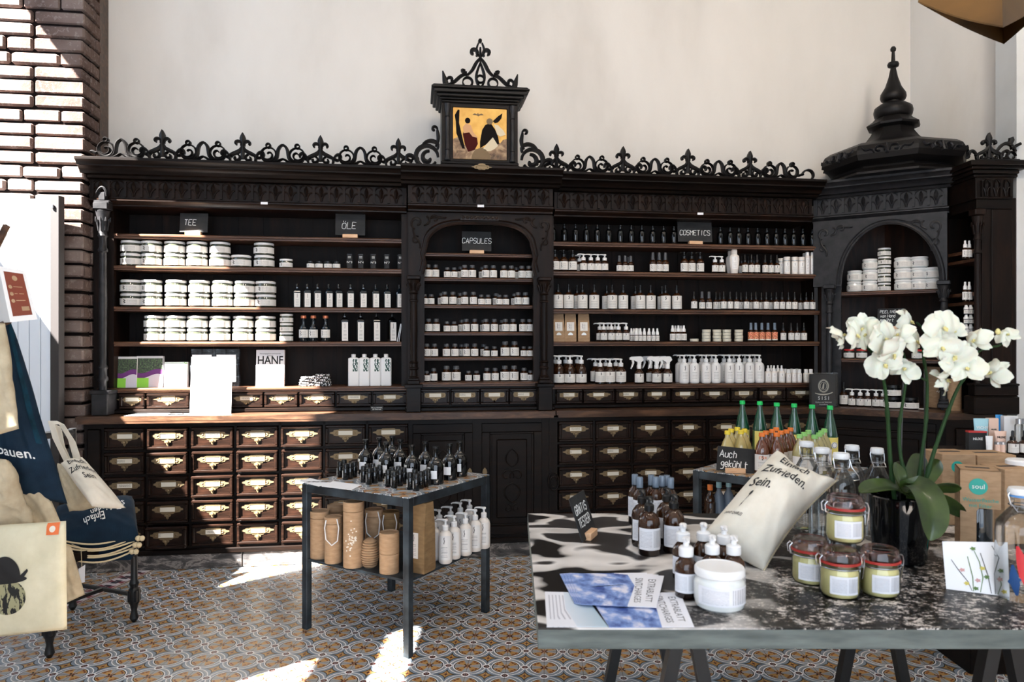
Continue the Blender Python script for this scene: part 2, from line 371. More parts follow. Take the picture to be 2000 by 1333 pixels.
# encaustic tiles: circles on the tile corners, lenses at the joints, four pointed stars between
def f_tile(scale, rot, loc):
    def fn():
        x, y, _ = sep(coords('Object', (1/scale, 1/scale, 1), (0, 0, 0)))
        c, s = math.cos(rot), math.sin(rot)
        X0, Y0 = loc[0]/scale, loc[1]/scale
        dx, dy = x-X0, y-Y0
        a = dx*c+dy*s; b = dy*c-dx*s
        px = xfrac(a+.5)-.5; py = xfrac(b+.5)-.5
        r = xsqrt(px*px+py*py)
        ax, ay = xabs(px), xabs(py)
        th = X.m('ARCTAN2', py, px)
        qx, qy = .5-ax, .5-ay                                # from the star centre
        t = xnoise(coords(), 7, 3)
        tan = xmix(t, lin(158, 116, 64), lin(188, 146, 90)); grey = xmix(t, lin(136, 138, 140), lin(160, 162, 164)); pale = lin(224, 222, 220); dark = lin(18, 18, 22); red = lin(104, 36, 24); blue = xmix(t, lin(112, 124, 136), lin(138, 150, 162))
        petal = xabs(xcos(th*4)) * .16 + .17
        col = xmix(xcos(th*4) > .1, tan, grey)
        col = xmix((r > petal+.02)*(xcos(th*4) < -.2), col, tan)
        col = xmix((xabs(r-.285) < .022)*(xcos(th*4+PI) > .35)*(xabs(xsin(th*8)) > .3), col, red)
        col = xmix((xabs(ax-ay) < .03)*(r < .13), col, dark); col = xmix((ax < .02)*(r < .16), col, tan); col = xmix((xabs(r-.05) < .012), col, red)
        col = xmix(r > .335, col, dark); col = xmix(r > .358, col, pale); col = xmix(r > .385, col, blue); col = xmix(r > .425, col, grey); col = xmix(r > .47, col, pale)
        # outside the circle: the star field
        m = xsqrt(qx)+xsqrt(qy)
        star = xmix(m < .53, xmix(m < .60, blue, dark), tan)
        star = xmix((xmax(qx, qy) < .035), star, red)
        star = xmix((xmin(qx, qy) < .006)*(m < .53), star, dark)
        col = xmix(r > .495, col, star)
        # lenses on the joints
        l1 = xsqrt((ax-.5)*(ax-.5)+ay*ay); l2 = xsqrt((ay-.5)*(ay-.5)+ax*ax); l = xmin(l1, l2)
        col = xmix(l < .115, col, pale); col = xmix(l < .078, col, dark); col = xmix(l < .062, col, red); col = xmix(l < .034, col, grey); col = xmix(l < .018, col, dark)
        g = xmin(ax, ay); col = xmix(g < .0045, col, lin(50, 44, 42))
        wear = xnoise(coords(), 2.3, 4)
        return xmix(wear*.15, col, xmix(.5, col, lin(150, 140, 130)))
    return fn
FLOOR_ROT = -0.0494; TS = .1708
mat('tiles', rough=.33, spec=.4, fn=f_tile(TS, FLOOR_ROT, (-.293, 4.811)), roughfn=lambda: xnoise(coords(), 6, 4)*.25+.2, bump=lambda: (xnoise(coords(), 9, 3), .05, .003))
mat('tiles_top', rough=.35, spec=.4, fn=f_tile(.17, 0, (.1, .05)))
def f_border():                                             # border strip: red and blue bow ties
    u, v, _ = sep(coords('Object', (1, 1, 1))); a = xfrac(u/.085)-.5; b = v/.16
    ax = xabs(a); bb = xabs(b)
    col = xmix(t_ := (ax*1.0 < bb*.9), lin(206, 200, 204), lin(116, 52, 62)); col = xmix((ax < .34-bb*.0)*(bb < .14)*(xabs(a) > .04), col, lin(40, 44, 58))
    col = xmix(bb > .33, col, lin(196, 178, 170)); col = xmix(bb > .38, col, lin(60, 40, 42)); col = xmix(bb > .43, col, lin(190, 170, 150)); return col
mat('border', rough=.35, fn=f_border)
def f_photo():                                              # black and white photograph under glass: pebbles, a puddle edge, gravel
    x, y, _ = sep(coords()); v = coords('Object', (1, 1.35, 1)); v2 = coords('Object', (1, 1.0, 1), (0, 0, .3))
    big = xnoise(v, 3.6, 2, .4, .25); fine = xnoise(v, 62, 3, .8); mid = xnoise(v2, 13, 3, .6)
    mask = xnoise(coords('Object', (1, 1, 1), loc=(3.1, 1.7, 0)), 1.5, 2)
    pools = ramp(big, [(.46, (.004, .003, .003)), (.49, (.55, .52, .49)), (.56, (.74, .71, .68)), (.585, (.03, .027, .027)), (.70, (.01, .009, .009))])
    gravel = ramp(fine*.65+mid*.35, [(.44, (.0025, .002, .002)), (.52, (.02, .017, .016)), (.60, (.62, .57, .53))])
    m = X.m('ADD', (mask-.5)*4-(x-.62)*1.1-(y-.55)*-.35, .35, clamp=True)
    return xmix(m, gravel, pools)
mat('photo_top', rough=.38, spec=.22, fn=f_photo)
def f_flyer():
    u, v, _ = sep(coords('UV')); n = xnoise(coords('UV', (1.4, 1, 1)), 3.2, 4, .55)
    sky = ramp(n, [(.36, lin(52, 74, 140)), (.5, lin(130, 156, 210)), (.62, lin(226, 224, 238))])
    return xmix(u > .62, sky, lin(238, 238, 244))
mat('flyer', rough=.35, spec=.4, fn=f_flyer)
def f_flyer2():
    u, v, _ = sep(coords('UV')); t = (xfrac(u*11) < .3)*(v > .2)*(v < .9)*(u < .5)*(u > .08)*.5
    return xmix(u > .5, xmix(t, lin(236, 236, 242), lin(90, 90, 110)), xmix((u-.5)*2, lin(216, 224, 234), lin(170, 192, 206)))
mat('flyer_text', rough=.35, spec=.4, fn=f_flyer2)
def f_cress():                                              # seed packets: leafy top, purple wave, green block
    u, v, _ = sep(coords('UV')); leaf = ramp(xnoise(coords('UV', (1, 1.2, 1)), 16, 4, .7), [(.4, lin(28, 24, 34)), (.6, lin(64, 84, 50)), (.75, lin(150, 150, 140))])
    w = xsin(u*5+.6)*.07; col = xmix(v+w > .36, lin(214, 208, 216), lin(92, 38, 100)); col = xmix(v+w > .52, col, leaf); col = xmix(v > .93, col, lin(206, 204, 206)); return xmix((v < .3)*(u < .48), col, lin(142, 208, 66))
mat('packet', rough=.5, fn=f_cress)
mat('packet_pale', rough=.5, fn=lambda: xmix((xnoise(coords('UV', (1, 1, 1)), 22, 3) > .5)*(sep(coords('UV'))[0] > .86), xmix(sep(coords('UV'))[1] > .5, lin(240, 240, 240), lin(206, 220, 214)), lin(110, 160, 50)))
mat('weave_bw', rough=.6, fn=lambda: xmix(xvor(coords('Object', (1, 1, 1.6)), 62) > .42, lin(236, 236, 238), lin(18, 18, 20)))
mat('green_art', rough=.5, fn=lambda: xmix(xnoise(coords('UV'), 4, 1) > .52, lin(20, 62, 52), lin(230, 232, 230)))
mat('straps', rough=.6, fn=lambda: ramp(xnoise(coords('Object', (3, 3, 14)), 6, 3), [(.4, lin(12, 14, 18)), (.62, lin(40, 48, 56)), (.75, lin(120, 130, 138))]))
# ------------------------------------------------------------------ room shell
def fl(name, mb, m, sm=0): return struct(name, mb, m, sm)
WV = .45                                                    # wall plane behind the cabinets
wl = MF.W(MF.U(150, WV), WV); XL = -3.6
cr = MF.W(0, WV); # corner of the two walls
kc = (1778-CX)/F; uc = MF.U(1778, WV); PC = MF.W(uc, WV)
mb = MB(); mb.quad((XL-.1, -3.2, 0), (4.6, -3.2, 0), (4.6, 6.6, 0), (XL-.1, 6.6, 0)); fl('floor', mb, 'tiles')
TOPZ = 4.75
Q = [(XL-.2, -3.3), (4.7, -3.3), (4.7, 6.7), (XL-.2, 6.7)]
mb = MB(); mb.prism(Q, TOPZ, TOPZ+.1, 'z'); fl('ceiling', mb, 'plaster_white')
def wall_seg(name, a, b, z0, z1, th, m='plaster'):          # a->b, thickness to the left of the direction
    a = Vector(a[:2]); b = Vector(b[:2]); d = (b-a).normalized(); n = Vector((-d.y, d.x))*th
    mb = MB(); mb.prism([tuple(a), tuple(b), tuple(b+n), tuple(a+n)], z0, z1, 'z'); return fl(name, mb, m)
wall_seg('wall_back', MF.W(MF.U(158, WV)-.9, WV), PC, 0, TOPZ, .2)
RW = Vector((3.45, 4.72)); wall_seg('wall_right', PC, (RW.x, RW.y), 0, TOPZ, .2)
# pilaster at the right edge of the picture
mb = MB(); px0 = (1985.5-CX)/F*4.70
mb.prism([(px0, 4.70), (4.6, 4.70), (4.6, 4.95), (px0+.03, 4.95)], 0, TOPZ, 'z'); mb.box(4.5, 4.6, -3.2, 4.72, 0, TOPZ); fl('wall_side', mb, 'plaster_white')
# left wall with two tall windows (sunlight enters here), its head at 4.33 m
HEAD = 4.48
mb = MB(); TH = .12
def lwall(y0, y1, z0, z1): mb.box(XL-TH, XL, y0, y1, z0, z1)
W1 = (2.5, 4.45); W2 = (-.6, .93)
lwall(-3.2, W2[0], 0, TOPZ); lwall(W2[1], W1[0], 0, TOPZ); lwall(W1[1], 6.6, 0, TOPZ)
for w, zs in ((W1, 2.6), (W2, 3.2)): lwall(w[0], w[1], HEAD, TOPZ); lwall(w[0], w[1], 0, zs)
fl('wall_left', mb, 'plaster_white')
for k, w in ((1, W1), (2, W2)):
    mb = MB(); x0, x1 = XL-TH*.7, XL-TH*.3; zs = (2.6, 3.2)[k-1]
    for y in (w[0], w[1]-.05): mb.box(x0, x1, y, y+.05, zs, HEAD)
    mb.box(x0, x1, w[0], w[1], zs, zs+.04); mb.box(x0, x1, w[0], w[1], HEAD-.012, HEAD)
    if k == 2: mb.box(x0, x1, w[0], w[1], HEAD-.63, HEAD-.27)
    fl('window_%d' % k, mb, 'dark_frame')
# front wall behind the camera, its opening added for the frontal fill
mb = MB(); mb.box(XL-.1, -2.2, -1.9, -1.8, 0, TOPZ); mb.box(2.6, 4.6, -1.9, -1.8, 0, TOPZ); mb.box(-2.2, 2.6, -1.9, -1.8, 3.4, TOPZ); mb.box(-2.2, 2.6, -1.9, -1.8, 0, .6); fl('wall_front', mb, 'plaster_white')

# brick pilaster: real bricks in deep joints
BV = .04; BE = MF.U(163, BV)                                            # right edge of the brickwork along the wall
mb = MB(); rnd = random.Random(3); z = .0; row = 0; T = Matrix.Translation(Vector((MF.o.x, MF.o.y, 0))) @ Matrix.Rotation(MF.a, 4, 'Z')
CO = .0885
while z < TOPZ-.1:
    h = CO-.013+rnd.uniform(-.004, .003); x = BE; first = True
    L0 = .30 if row % 2 else .145
    if row % 4 == 2: L0 = .30
    while x > BE-1.25:
        L = (L0 if first else rnd.choice((.30, .27, .16, .29, .22)))-.014; first = False
        j = rnd.uniform(-.010, .006); e = rnd.uniform(-.003, .003)
        mb.bbox(x-L, x+(rnd.uniform(-.008, .006) if x == BE else 0), BV+j, BV+.12, z+e, z+h+e+rnd.uniform(-.006, .003), rnd.uniform(.005, .012), M=T); x -= L+.014
    # return face
    y = .13 if row % 2 else .0
    if row % 2: mb.bbox(BE-.1, BE+rnd.uniform(-.008, .003), .165, .30, z, z+h, .006, M=T)
    else: mb.bbox(BE-.1, BE+rnd.uniform(-.008, .003), .165, .23, z, z+h, .006, M=T); mb.bbox(BE-.1, BE+rnd.uniform(-.008, .003), .24, .30, z, z+h, .006, M=T)
    z += CO; row += 1
fl('wall_brick', mb, 'brick', 40)
mb = MB(); mb.box(BE-1.3, BE-.02, BV+.022, .44, 0, TOPZ, M=T); fl('trim_mortar', mb, 'mortar')
mb = MB(); u = MF.U(209, .42); mb.box(BE-.10, u-.002, .38, .449, 0, TOPZ, M=T); mb.box(BE-.10, BE-.01, .305, .38, 0, TOPZ, M=T)
mb.tube([MF.W(u-.030, .372, 0), MF.W(u-.030, .372, TOPZ)], .007, 8); fl('trim_timber', mb, 'wood_top')
# tile border strip at the left, running into the corner
mb = MB(); a = onz(196, 1152, 0); b = onz(286, 1112, 0); d = (b-a).normalized(); mb.box(-1.2, .9, -.075, .075, .0005, .003)
o = struct('trim_border', mb, 'border'); o.location = a; o.rotation_euler = (0, 0, math.atan2(d.y, d.x))

# ------------------------------------------------------------------ carving helpers
def spiral(cx, cz, r0, r1, a0, a1, n=14): return [(cx+(r0+(r1-r0)*i/n)*math.cos(math.radians(a0+(a1-a0)*i/n)), cz+(r0+(r1-r0)*i/n)*math.sin(math.radians(a0+(a1-a0)*i/n))) for i in range(n+1)]
def bez(p0, p1, p2, p3, n=10):
    out = []
    for i in range(n+1):
        t = i/n; a, b, c, d = (1-t)**3, 3*t*(1-t)**2, 3*t*t*(1-t), t**3
        out.append((a*p0[0]+b*p1[0]+c*p2[0]+d*p3[0], a*p0[1]+b*p1[1]+c*p2[1]+d*p3[1]))
    return out
def fleur(mb, x, z, y0, y1, s=1):
    R = lambda pts, w: mb.ribbon([(x+p[0]*s*1.08, z+p[1]*s) for p in pts], w*s*1.5 if not isinstance(w, list) else [q*s*1.25 for q in w], y0, y1)
    R([(0, .115), (0, .135), (0, .152), (0, .17), (0, .188)], [.012, .026, .030, .020, .004])
    R([(0, .02), (0, .06), (0, .12)], [.020, .018, .020])
    for q in (-1, 1):
        R([(q*a, b) for a, b in spiral(.030, .118, .024, .006, 215, -60)], .012)
        R([(q*a, b) for a, b in bez((.004, .10), (.01, .06), (.05, .06), (.085, .035))], .016)
        R([(q*a, b) for a, b in spiral(.036, .026, .024, .007, 100, 420)], .011)
        R([(q*a, b) for a, b in bez((.06, .045), (.075, .05), (.08, .02), (.07, .006), 6)], .012)
        R([(q*a, b) for a, b in bez((.08, .045), (.10, .085), (.13, .065), (.12, .04), 8)], .012)
def scrolls(mb, xm, z, y0, y1, s=1):                          # mirrored pair of scrolls with rings and a pointed link
    R = lambda pts, w: mb.ribbon([(xm+p[0]*s, z+p[1]*s) for p in pts], w*s*1.5, y0, y1)
    for q in (-1, 1):
        R([(q*a, b) for a, b in spiral(.094, .056, .050, .050, 90, -270, 22)], .010)
        R([(q*a, b) for a, b in spiral(.094, .056, .044, .008, 20, -330, 20)], .008)
        R([(q*a, b) for a, b in spiral(.097, .117, .014, .014, 0, 360, 12)], .009)
        R([(q*a, b) for a, b in bez((.145, .045), (.12, .0), (.06, -.005), (.045, .05), 8)], .014)
        R([(q*a, b) for a, b in bez((.055, .015), (.02, .03), (.055, .10), (.0, .126), 10)], .015)
        R([(q*a, b) for a, b in bez((.07, .01), (.03, .0), (.03, .02), (.0, .03), 8)], .010)
        R([(q*a, b) for a, b in bez((.145, .035), (.165, .02), (.17, .05), (.19, .035), 8)], .013)
def frieze(mb, u0, u1, v, z0, z1, step=.098):
    n = max(1, round((u1-u0)/step)); st = (u1-u0)/n; h = z1-z0
    for i in range(n+1):
        x = u0+st*i
        mb.box(max(u0, x-.008), min(u1, x+.008), v-.012, v, z0+h*.10, z1-h*.1)
        if i == n: break
        c = x+st/2
        for q in (-1, 1):
            mb.ribbon([(c+q*a, z0+b) for a, b in bez((st*.46, h*.55), (st*.3, h*.62), (st*.1, h*.5), (.004, h*.12), 7)], .010, v-.012, v)
            mb.ribbon([(c+q*a, z0+b) for a, b in bez((st*.46, h*.72), (st*.34, h*.95), (st*.2, h*.92), (0, h*.98), 5)], .008, v-.009, v)
        mb.loft([[(c+.004*a, v-.006+.003*b, z0+h*.34) for a, b in ((-1, 0), (0, -1), (1, 0), (0, 1))], [(c+.014*a, v-.014+.015*b, z0+h*.62) for a, b in ((-1, 0), (0, -1), (1, 0), (0, 1))], [(c+.012*a, v-.013+.012*b, z0+h*.74) for a, b in ((-1, 0), (0, -1), (1, 0), (0, 1))], [(c+.001*a, v-.008+.002*b, z0+h*.93) for a, b in ((-1, 0), (0, -1), (1, 0), (0, 1))]])
CORN = [(.42, 2.60), (-.035, 2.60), (-.035, 2.585), (-.02, 2.578), (-.005, 2.560), (-.005, 2.552), (.018, 2.545), (.035, 2.53), (.045, 2.515), (.075, 2.51), (.085, 2.495), (.115, 2.488), (.42, 2.488)]
LMOLD = [(.42, 2.368), (.100, 2.368), (.088, 2.36), (.088, 2.352), (.105, 2.343), (.118, 2.33), (.118, 2.322), (.145, 2.316), (.42, 2.316)]
def extr(mb, prof, u0, u1, dv=0): mb.prism([(p[0]+dv, p[1]) for p in prof], u0, u1, 'x')
def shelf_board(u0, u1, v0, v1, z, th=.03):
    mb = MB(); mb.prism([(v1, z), (v0+.006, z), (v0, z-.006), (v0, z-th*.5), (v0+.008, z-th*.62), (v0+.008, z-th), (v1, z-th)], u0, u1, 'x'); return mb
def turned(mb, u, v, z0, z1, r=.03, cap=True):               # carved column with capital, rings and square base
    H = z1-z0
    mb.bbox(u-r*1.5, u+r*1.5, v-r*1.5, v+r*1.5, z0, z0+H*.035, .004); mb.bbox(u-r*1.25, u+r*1.25, v-r*1.25, v+r*1.25, z0+H*.035, z0+H*.055, .003)
    P = [(r*1.2, z0+H*.055), (r*1.25, z0+H*.065), (r*.95, z0+H*.075), (r*.9, z0+H*.13), (r*1.2, z0+H*.14), (r*1.2, z0+H*.15), (r*.95, z0+H*.16), (r*.95, z0+H*.19), (r*1.15, z0+H*.20), (r*.8, z0+H*.215), (r*.95, z0+H*.5), (r*.82, z1-H*.24), (r*1.1, z1-H*.235), (r*1.1, z1-H*.225), (r*.85, z1-H*.215), (r*.85, z1-H*.17), (r*1.15, z1-H*.16), (r*.95, z1-H*.15), (r*1.0, z1-H*.10), (r*1.5, z1-H*.055), (r*1.65, z1-H*.04), (r*1.2, z1-H*.03)]
    mb.lathe(P, 16, (u, v)); mb.bbox(u-r*1.7, u+r*1.7, v-r*1.7, v+r*1.7, z1-H*.035, z1, .005)
    for k in range(8):                                        # capital leaves
        a = k*PI/4; c, s = math.cos(a), math.sin(a); z = z1-H*.085
        mb.tube([(u+c*r*1.0, v+s*r*1.0, z-H*.05), (u+c*r*1.35, v+s*r*1.35, z), (u+c*r*1.7, v+s*r*1.7, z+H*.012), (u+c*r*1.75, v+s*r*1.75, z-H*.006)], [r*.2, r*.3, r*.25, r*.1], 6)
def arch_plate(mb, u0, u1, zt, zf, v0, v1, n=40):            # plate above an arched opening
    P = [(u0+(u1-u0)*i/n) for i in range(n+1)]
    for i in range(n):
        a, b = P[i], P[i+1]; mb.prism([(a, zf(a)), (b, zf(b)), (b, zt), (a, zt)], v0, v1, 'y')
def scrollwork(mb, x, z, s, y0, y1, q=1):                     # carved leaf scroll in a spandrel
    R = lambda pts, w: mb.ribbon([(x+q*p[0]*s, z+p[1]*s) for p in pts], w*s, y0, y1)
    R(spiral(.0, .0, .16, .04, 250, -90, 16), .07); R(bez((.16, -.06), (.3, -.02), (.35, .1), (.22, .16)), .06); R(bez((-.1, -.12), (-.1, -.4), (.12, -.4), (.06, -.62)), .06)
    R(spiral(-.02, -.42, .11, .03, 60, 330, 10), .05); R(spiral(.42, .1, .11, .03, 180, -120, 10), .05); R(bez((.3, .1), (.5, .2), (.6, .1), (.7, .14)), .05)

# ------------------------------------------------------------------ drawers
def plate_outline(w=.170, h=.060):
    P = []; n = 48
    for i in range(n):
        a = 2*PI*i/n; c, s = math.cos(a), math.sin(a)
        r = 1+.10*math.cos(10*a)+(.18*abs(c)**14)+(.42*max(0, s)**20)
        P.append((w/2*r*c*(1 if abs(c) < .96 else 1.04), h/2*r*s*(.8+.2*abs(s))))
    return P
def m_plate(s=1):
    mb = MB(); P = [(a*s, b*s) for a, b in plate_outline()]; mb.prism(P, -.003, 0, 'y')
    w, h = .046*s, .0145*s
    for x0, x1, z0, z1 in ((-w-.004, w+.004, h, h+.004), (-w-.004, w+.004, -h-.004, -h), (-w-.004, -w, -h, h), (w, w+.004, -h, h)): mb.box(x0, x1, -.007, -.003, z0, z1)
    for q in (-1, 1): mb.ribbon([(q*a*s, b*s) for a, b in spiral(.058, 0, .011, .004, -160, 120, 8)], .006*s, -.007, -.002)
    return mb
def m_pull(s=1):
    mb = MB(); Z = -.032*s
    mb.prism([(a*s, Z+b*s) for a, b in ((-.013, .006), (-.022, -.004), (-.016, -.014), (-.010, -.013), (-.007, -.024), (0, -.036), (.007, -.024), (.010, -.013), (.016, -.014), (.022, -.004), (.013, .006), (0, .012))], -.006, -.002, 'y')
    mb.lathe([(0, 0), (.006*s, .002), (.011*s, .008), (.009*s, .014), (0, .017)], 10, M=Matrix.Translation((0, -.004, Z-.006*s)) @ Matrix.Rotation(PI/2, 4, 'X')); return mb
def f_scr():
    u, v, _ = sep(coords('UV')); n = xnoise(coords('UV', (9, 3, 1)), 4, 2); return xmix((n > .53)*(v > .25)*(v < .75)*(u > .12)*(u < .88)*.85, lin(214, 208, 194), lin(40, 36, 34))
mat('label_script', rough=.8, fn=f_scr)
def m_lab(s=1, k=0):
    mb = MB(); w, h = .046*s, .0145*s; a = k*.37
    i = [mb.vert(p) for p in ((-w, -.0045, -h), (w, -.0045, -h), (w, -.0045, h), (-w, -.0045, h))]; mb.face(i, [(a, 0), (a+1, 0), (a+1, 1), (a, 1)]); return mb
def m_drawer(w, h, d=.30, fr=.018):
    mb = MB(); mb.box(-w/2+.006, w/2-.006, .012, d, -h/2+.004, h/2-.012)           # drawer body
    mb.cur = 0; mb.bbox(-w/2, w/2, 0, .014, -h/2, h/2, .003)
    for x0, x1, z0, z1 in ((-w/2, w/2, h/2-fr, h/2), (-w/2, w/2, -h/2, -h/2+fr), (-w/2, -w/2+fr, -h/2+fr, h/2-fr), (w/2-fr, w/2, -h/2+fr, h/2-fr)): mb.bbox(x0, x1, -.016, .002, z0, z1, .004)
    g = fr+.008
    for x0, x1, z0, z1 in ((-w/2+fr, w/2-fr, h/2-g, h/2-fr), (-w/2+fr, w/2-fr, -h/2+fr, -h/2+g), (-w/2+fr, -w/2+g, -h/2+g, h/2-g), (w/2-g, w/2-fr, -h/2+g, h/2-g)): mb.box(x0, x1, -.006, .002, z0, z1)
    return mb
DR = {}
def add_drawer(parent, u, v, z, w, h, open_=0, s=1.08, rnd=random, d=.3):
    k = (round(w, 2), round(h, 2), s, d)
    if k not in DR: DR[k] = (m_drawer(w, h, d).mesh('drawer', 'wood_drawer'), m_plate(s).mesh('label_plate', 'brass'), m_pull(s).mesh('pull', 'brass'), [m_lab(s, i).mesh('paper_label', 'label_script', 0) for i in range(6)])
    D = DR[k]; o = link('drawer', D[0], parent, (u, v-open_, z)); o.rotation_euler = (0, rnd.uniform(-.006, .006), rnd.uniform(-.012, .012))
    zz = h*.12
    p = link('label_plate', D[1], o, (0, 0, zz)); link('pull', D[2], o, (0, 0, zz)); link('paper_label', D[3][rnd.randrange(6)], o, (0, 0, zz)); return o

# ------------------------------------------------------------------ lower cabinets
rd = random.Random(11)
U = MF.U
uL, uD, uR, uE = U(165, 0), U(800, 0), U(1072, 0), U(1585, 0)
Z5 = (.835, .68, .525, .37, .215)
def carcass(t, u0, u1, cells, zt=.935, z0=.10, v0=0, d=.44):
    mb = MB(); mb.box(u0, u1, v0+.16, d, z0, zt)              # dark body behind the drawers
    part('carcass', mb, 'wood', t)
lc = MF.root('drawer_cabinet', 'dark wooden apothecary drawer cabinet at left with sunlit drawers and brass plates', 'cabinet')
carcass(lc, uL, uD, None)
colL = [U(p, 0) for p in (203, 287, 372, 460, 547, 633, 717, 800)]
mb = MB(); mb.box(uL, colL[0], .0, .2, .10, .935); mb.bbox(uL+.02, colL[0]-.015, -.018, .0, .14, .90, .006)
for u in colL[1:]: mb.box(u-.008, u+.008, .0, .2, .10, .935)
for z in [(a+b)/2 for a, b in zip(Z5, Z5[1:])]: mb.box(colL[0], uD, .0, .2, z-.008, z+.008)
mb.box(colL[0], uD, .0, .2, .905, .935); mb.box(uL, uD, .0, .2, .10, .148); mb.bbox(uL-.02, uD, -.02, .01, .095, .13, .006); part('face_frame', mb, 'wood', lc)
for i in range(7):
    w = colL[i+1]-colL[i]-.022
    for j, z in enumerate(Z5):
        op = {(1, 0): .02, (1, 1): .03, (1, 3): .02, (1, 4): .05, (3, 1): .018, (4, 0): .02, (2, 2): .015, (3, 3): .02, (2, 3): .01}.get((i, j), rd.choice((0, 0, .004, .01)))
        add_drawer(lc, (colL[i]+colL[i+1])/2, .0, z, w, .137, op, .98, rd)
mc = MF.root('door_cabinet', 'dark carved two-door cabinet between the two banks of drawers', 'cabinet')
carcass(mc, uD, uR, None)
def panel_door(parent, F_, u0, u1, z0, z1, v=0, hinge=False):
    w = u1-u0; c = (u0+u1)/2; zc = (z0+z1)/2
    mb = MB(); mb.box(u0, u1, v, v+.022, z0, z1)
    for a, b, e, g in ((u0, u1, z1-.06, z1), (u0, u1, z0, z0+.06), (u0, u0+.055, z0+.06, z1-.06), (u1-.055, u1, z0+.06, z1-.06)): mb.bbox(a, b, v-.014, v+.004, e, g, .003)
    f = .075
    for a, b, e, g in ((u0+.055, u1-.055, z1-f, z1-.06), (u0+.055, u1-.055, z0+.06, z0+f), (u0+.055, u0+f-.005, z0+f, z1-f), (u1-f+.005, u1-.055, z0+f, z1-f)): mb.bbox(a, b, v-.008, v+.002, e, g, .003)
    mb.bbox(u0+.10, u1-.10, v-.008, v+.002, z0+.11, z1-.11, .006)
    d = part('door', mb, 'wood', parent)
    k = MB()
    for q in (-1, 1):
        k.ribbon([(c+q*a, zc+b) for a, b in spiral(.035, .02, .05, .012, 200, -120, 16)], .012, v-.016, v-.007)
        k.ribbon([(c+q*a, zc+b) for a, b in bez((.0, -.16), (.07, -.12), (.07, -.05), (.0, -.03))], .012, v-.016, v-.007)
        k.ribbon([(c+q*a, zc+b) for a, b in bez((.0, .20), (.06, .16), (.05, .1), (.0, .08))], .010, v-.015, v-.007)
        k.ribbon([(c+q*a, zc+b) for a, b in spiral(.03, -.2, .03, .008, 90, 400, 10)], .009, v-.015, v-.007)
    part('carving', k, 'wood', d)
    return d
dm = (uD+uR)/2-.02; D1 = (uD+.02, dm-.03); D2 = (dm+.03, uR-.05)
for a, b, kx in ((D1[0], D1[1], D1[1]-.02), (D2[0], D2[1], D2[0]+.02)):
    d = panel_door(mc, MF, a, b, .15, .90)
    k = MB(); k.prism([(kx+x, .56+z) for x, z in ((-.012, .03), (-.016, .012), (-.008, -.005), (-.012, -.02), (-.006, -.045), (0, -.055), (.006, -.045), (.012, -.02), (.008, -.005), (.016, .012), (.012, .03), (0, .045))], -.02, -.014, 'y'); part('escutcheon', k, 'brass', d)
mb = MB()
for a, b in ((uD, D1[0]), (D1[1], D2[0]), (D2[1], uR)): mb.box(a, b, -.004, .1, .10, .935)
mb.box(uD, uR, 0, .1, .90, .935); mb.box(uD, uR, 0, .1, .10, .15); mb.bbox(uD, uR, -.02, .01, .095, .13, .006)
part('face_frame', mb, 'wood', mc)
rc = MF.root('drawer_cabinet', 'dark wooden drawer cabinet right of the carved doors under COSMETICS shelves', 'cabinet')
pw = U(1088, 0)
carcass(rc, uR, uE, None)
colR = [pw]+[U(p, 0) for p in (1160, 1234, 1307, 1381, 1452, 1521, 1583)]
mb = MB(); mb.box(uR, pw, -.012, .2, .10, .935); mb.prism([((uR+pw)/2+.03*math.cos(a*PI/4), .5+.045*math.sin(a*PI/4)) for a in range(8)], -.022, -.012, 'y')
for s_, w_ in ((.06, .008), (.035, .006)): mb.ribbon([((uR+pw)/2+s_*math.cos(math.radians(a))*.6, .5+s_*math.sin(math.radians(a))) for a in range(0, 361, 20)], [w_]*19, -.028, -.02)
for u in colR[1:]: mb.box(u-.008, u+.008, .0, .2, .10, .935)
for z in [(a+b)/2 for a, b in zip(Z5, Z5[1:])]: mb.box(pw, uE, .0, .2, z-.008, z+.008)
mb.box(pw, uE, .0, .2, .905, .935); mb.box(uR, uE, .0, .2, .10, .148); mb.bbox(uR, uE, -.02, .01, .095, .13, .006); part('face_frame', mb, 'wood', rc)
for i in range(7):
    w = colR[i+1]-colR[i]-.022
    for j, z in enumerate(Z5): add_drawer(rc, (colR[i]+colR[i+1])/2, .0, z, w, .137, rd.choice((0, 0, .004, .012)), .88, rd)
# stone plinth
mb = MB(); x = uL-.03
while x < uE: mb.bbox(x, min(x+.98, uE+.1), -.01, .42, 0.001, .097, .004, M=T); x += .985
fl('trim_plinth', mb, 'marble')
# corner base (diagonal) and right base
cb = CF.root('corner_cabinet', 'dark wooden corner cabinet base below the domed niche', 'cabinet'); LC = (B_-A_).length
mb = MB(); mb.box(-.02, LC+.02, -.10, .32, .0, .935); part('carcass', mb, 'wood', cb)
panel_door(cb, CF, .06, LC-.06, .15, .90, -.105)
rb = thing('side_cabinet', 'dark wooden side cabinet base at far right behind the orchid', 'cabinet', (0, 0, 0))
mb = MB(); mb.prism([(2.84, 4.79), (3.24, 4.81), (3.24, 5.10), (2.97, 5.0)], 0, .935, 'z'); part('carcass', mb, 'wood', rb)
mb = MB(); mb.bbox(2.90, 3.20, 4.775, 4.80, .15, .88, .005); part('panel', mb, 'wood', rb)

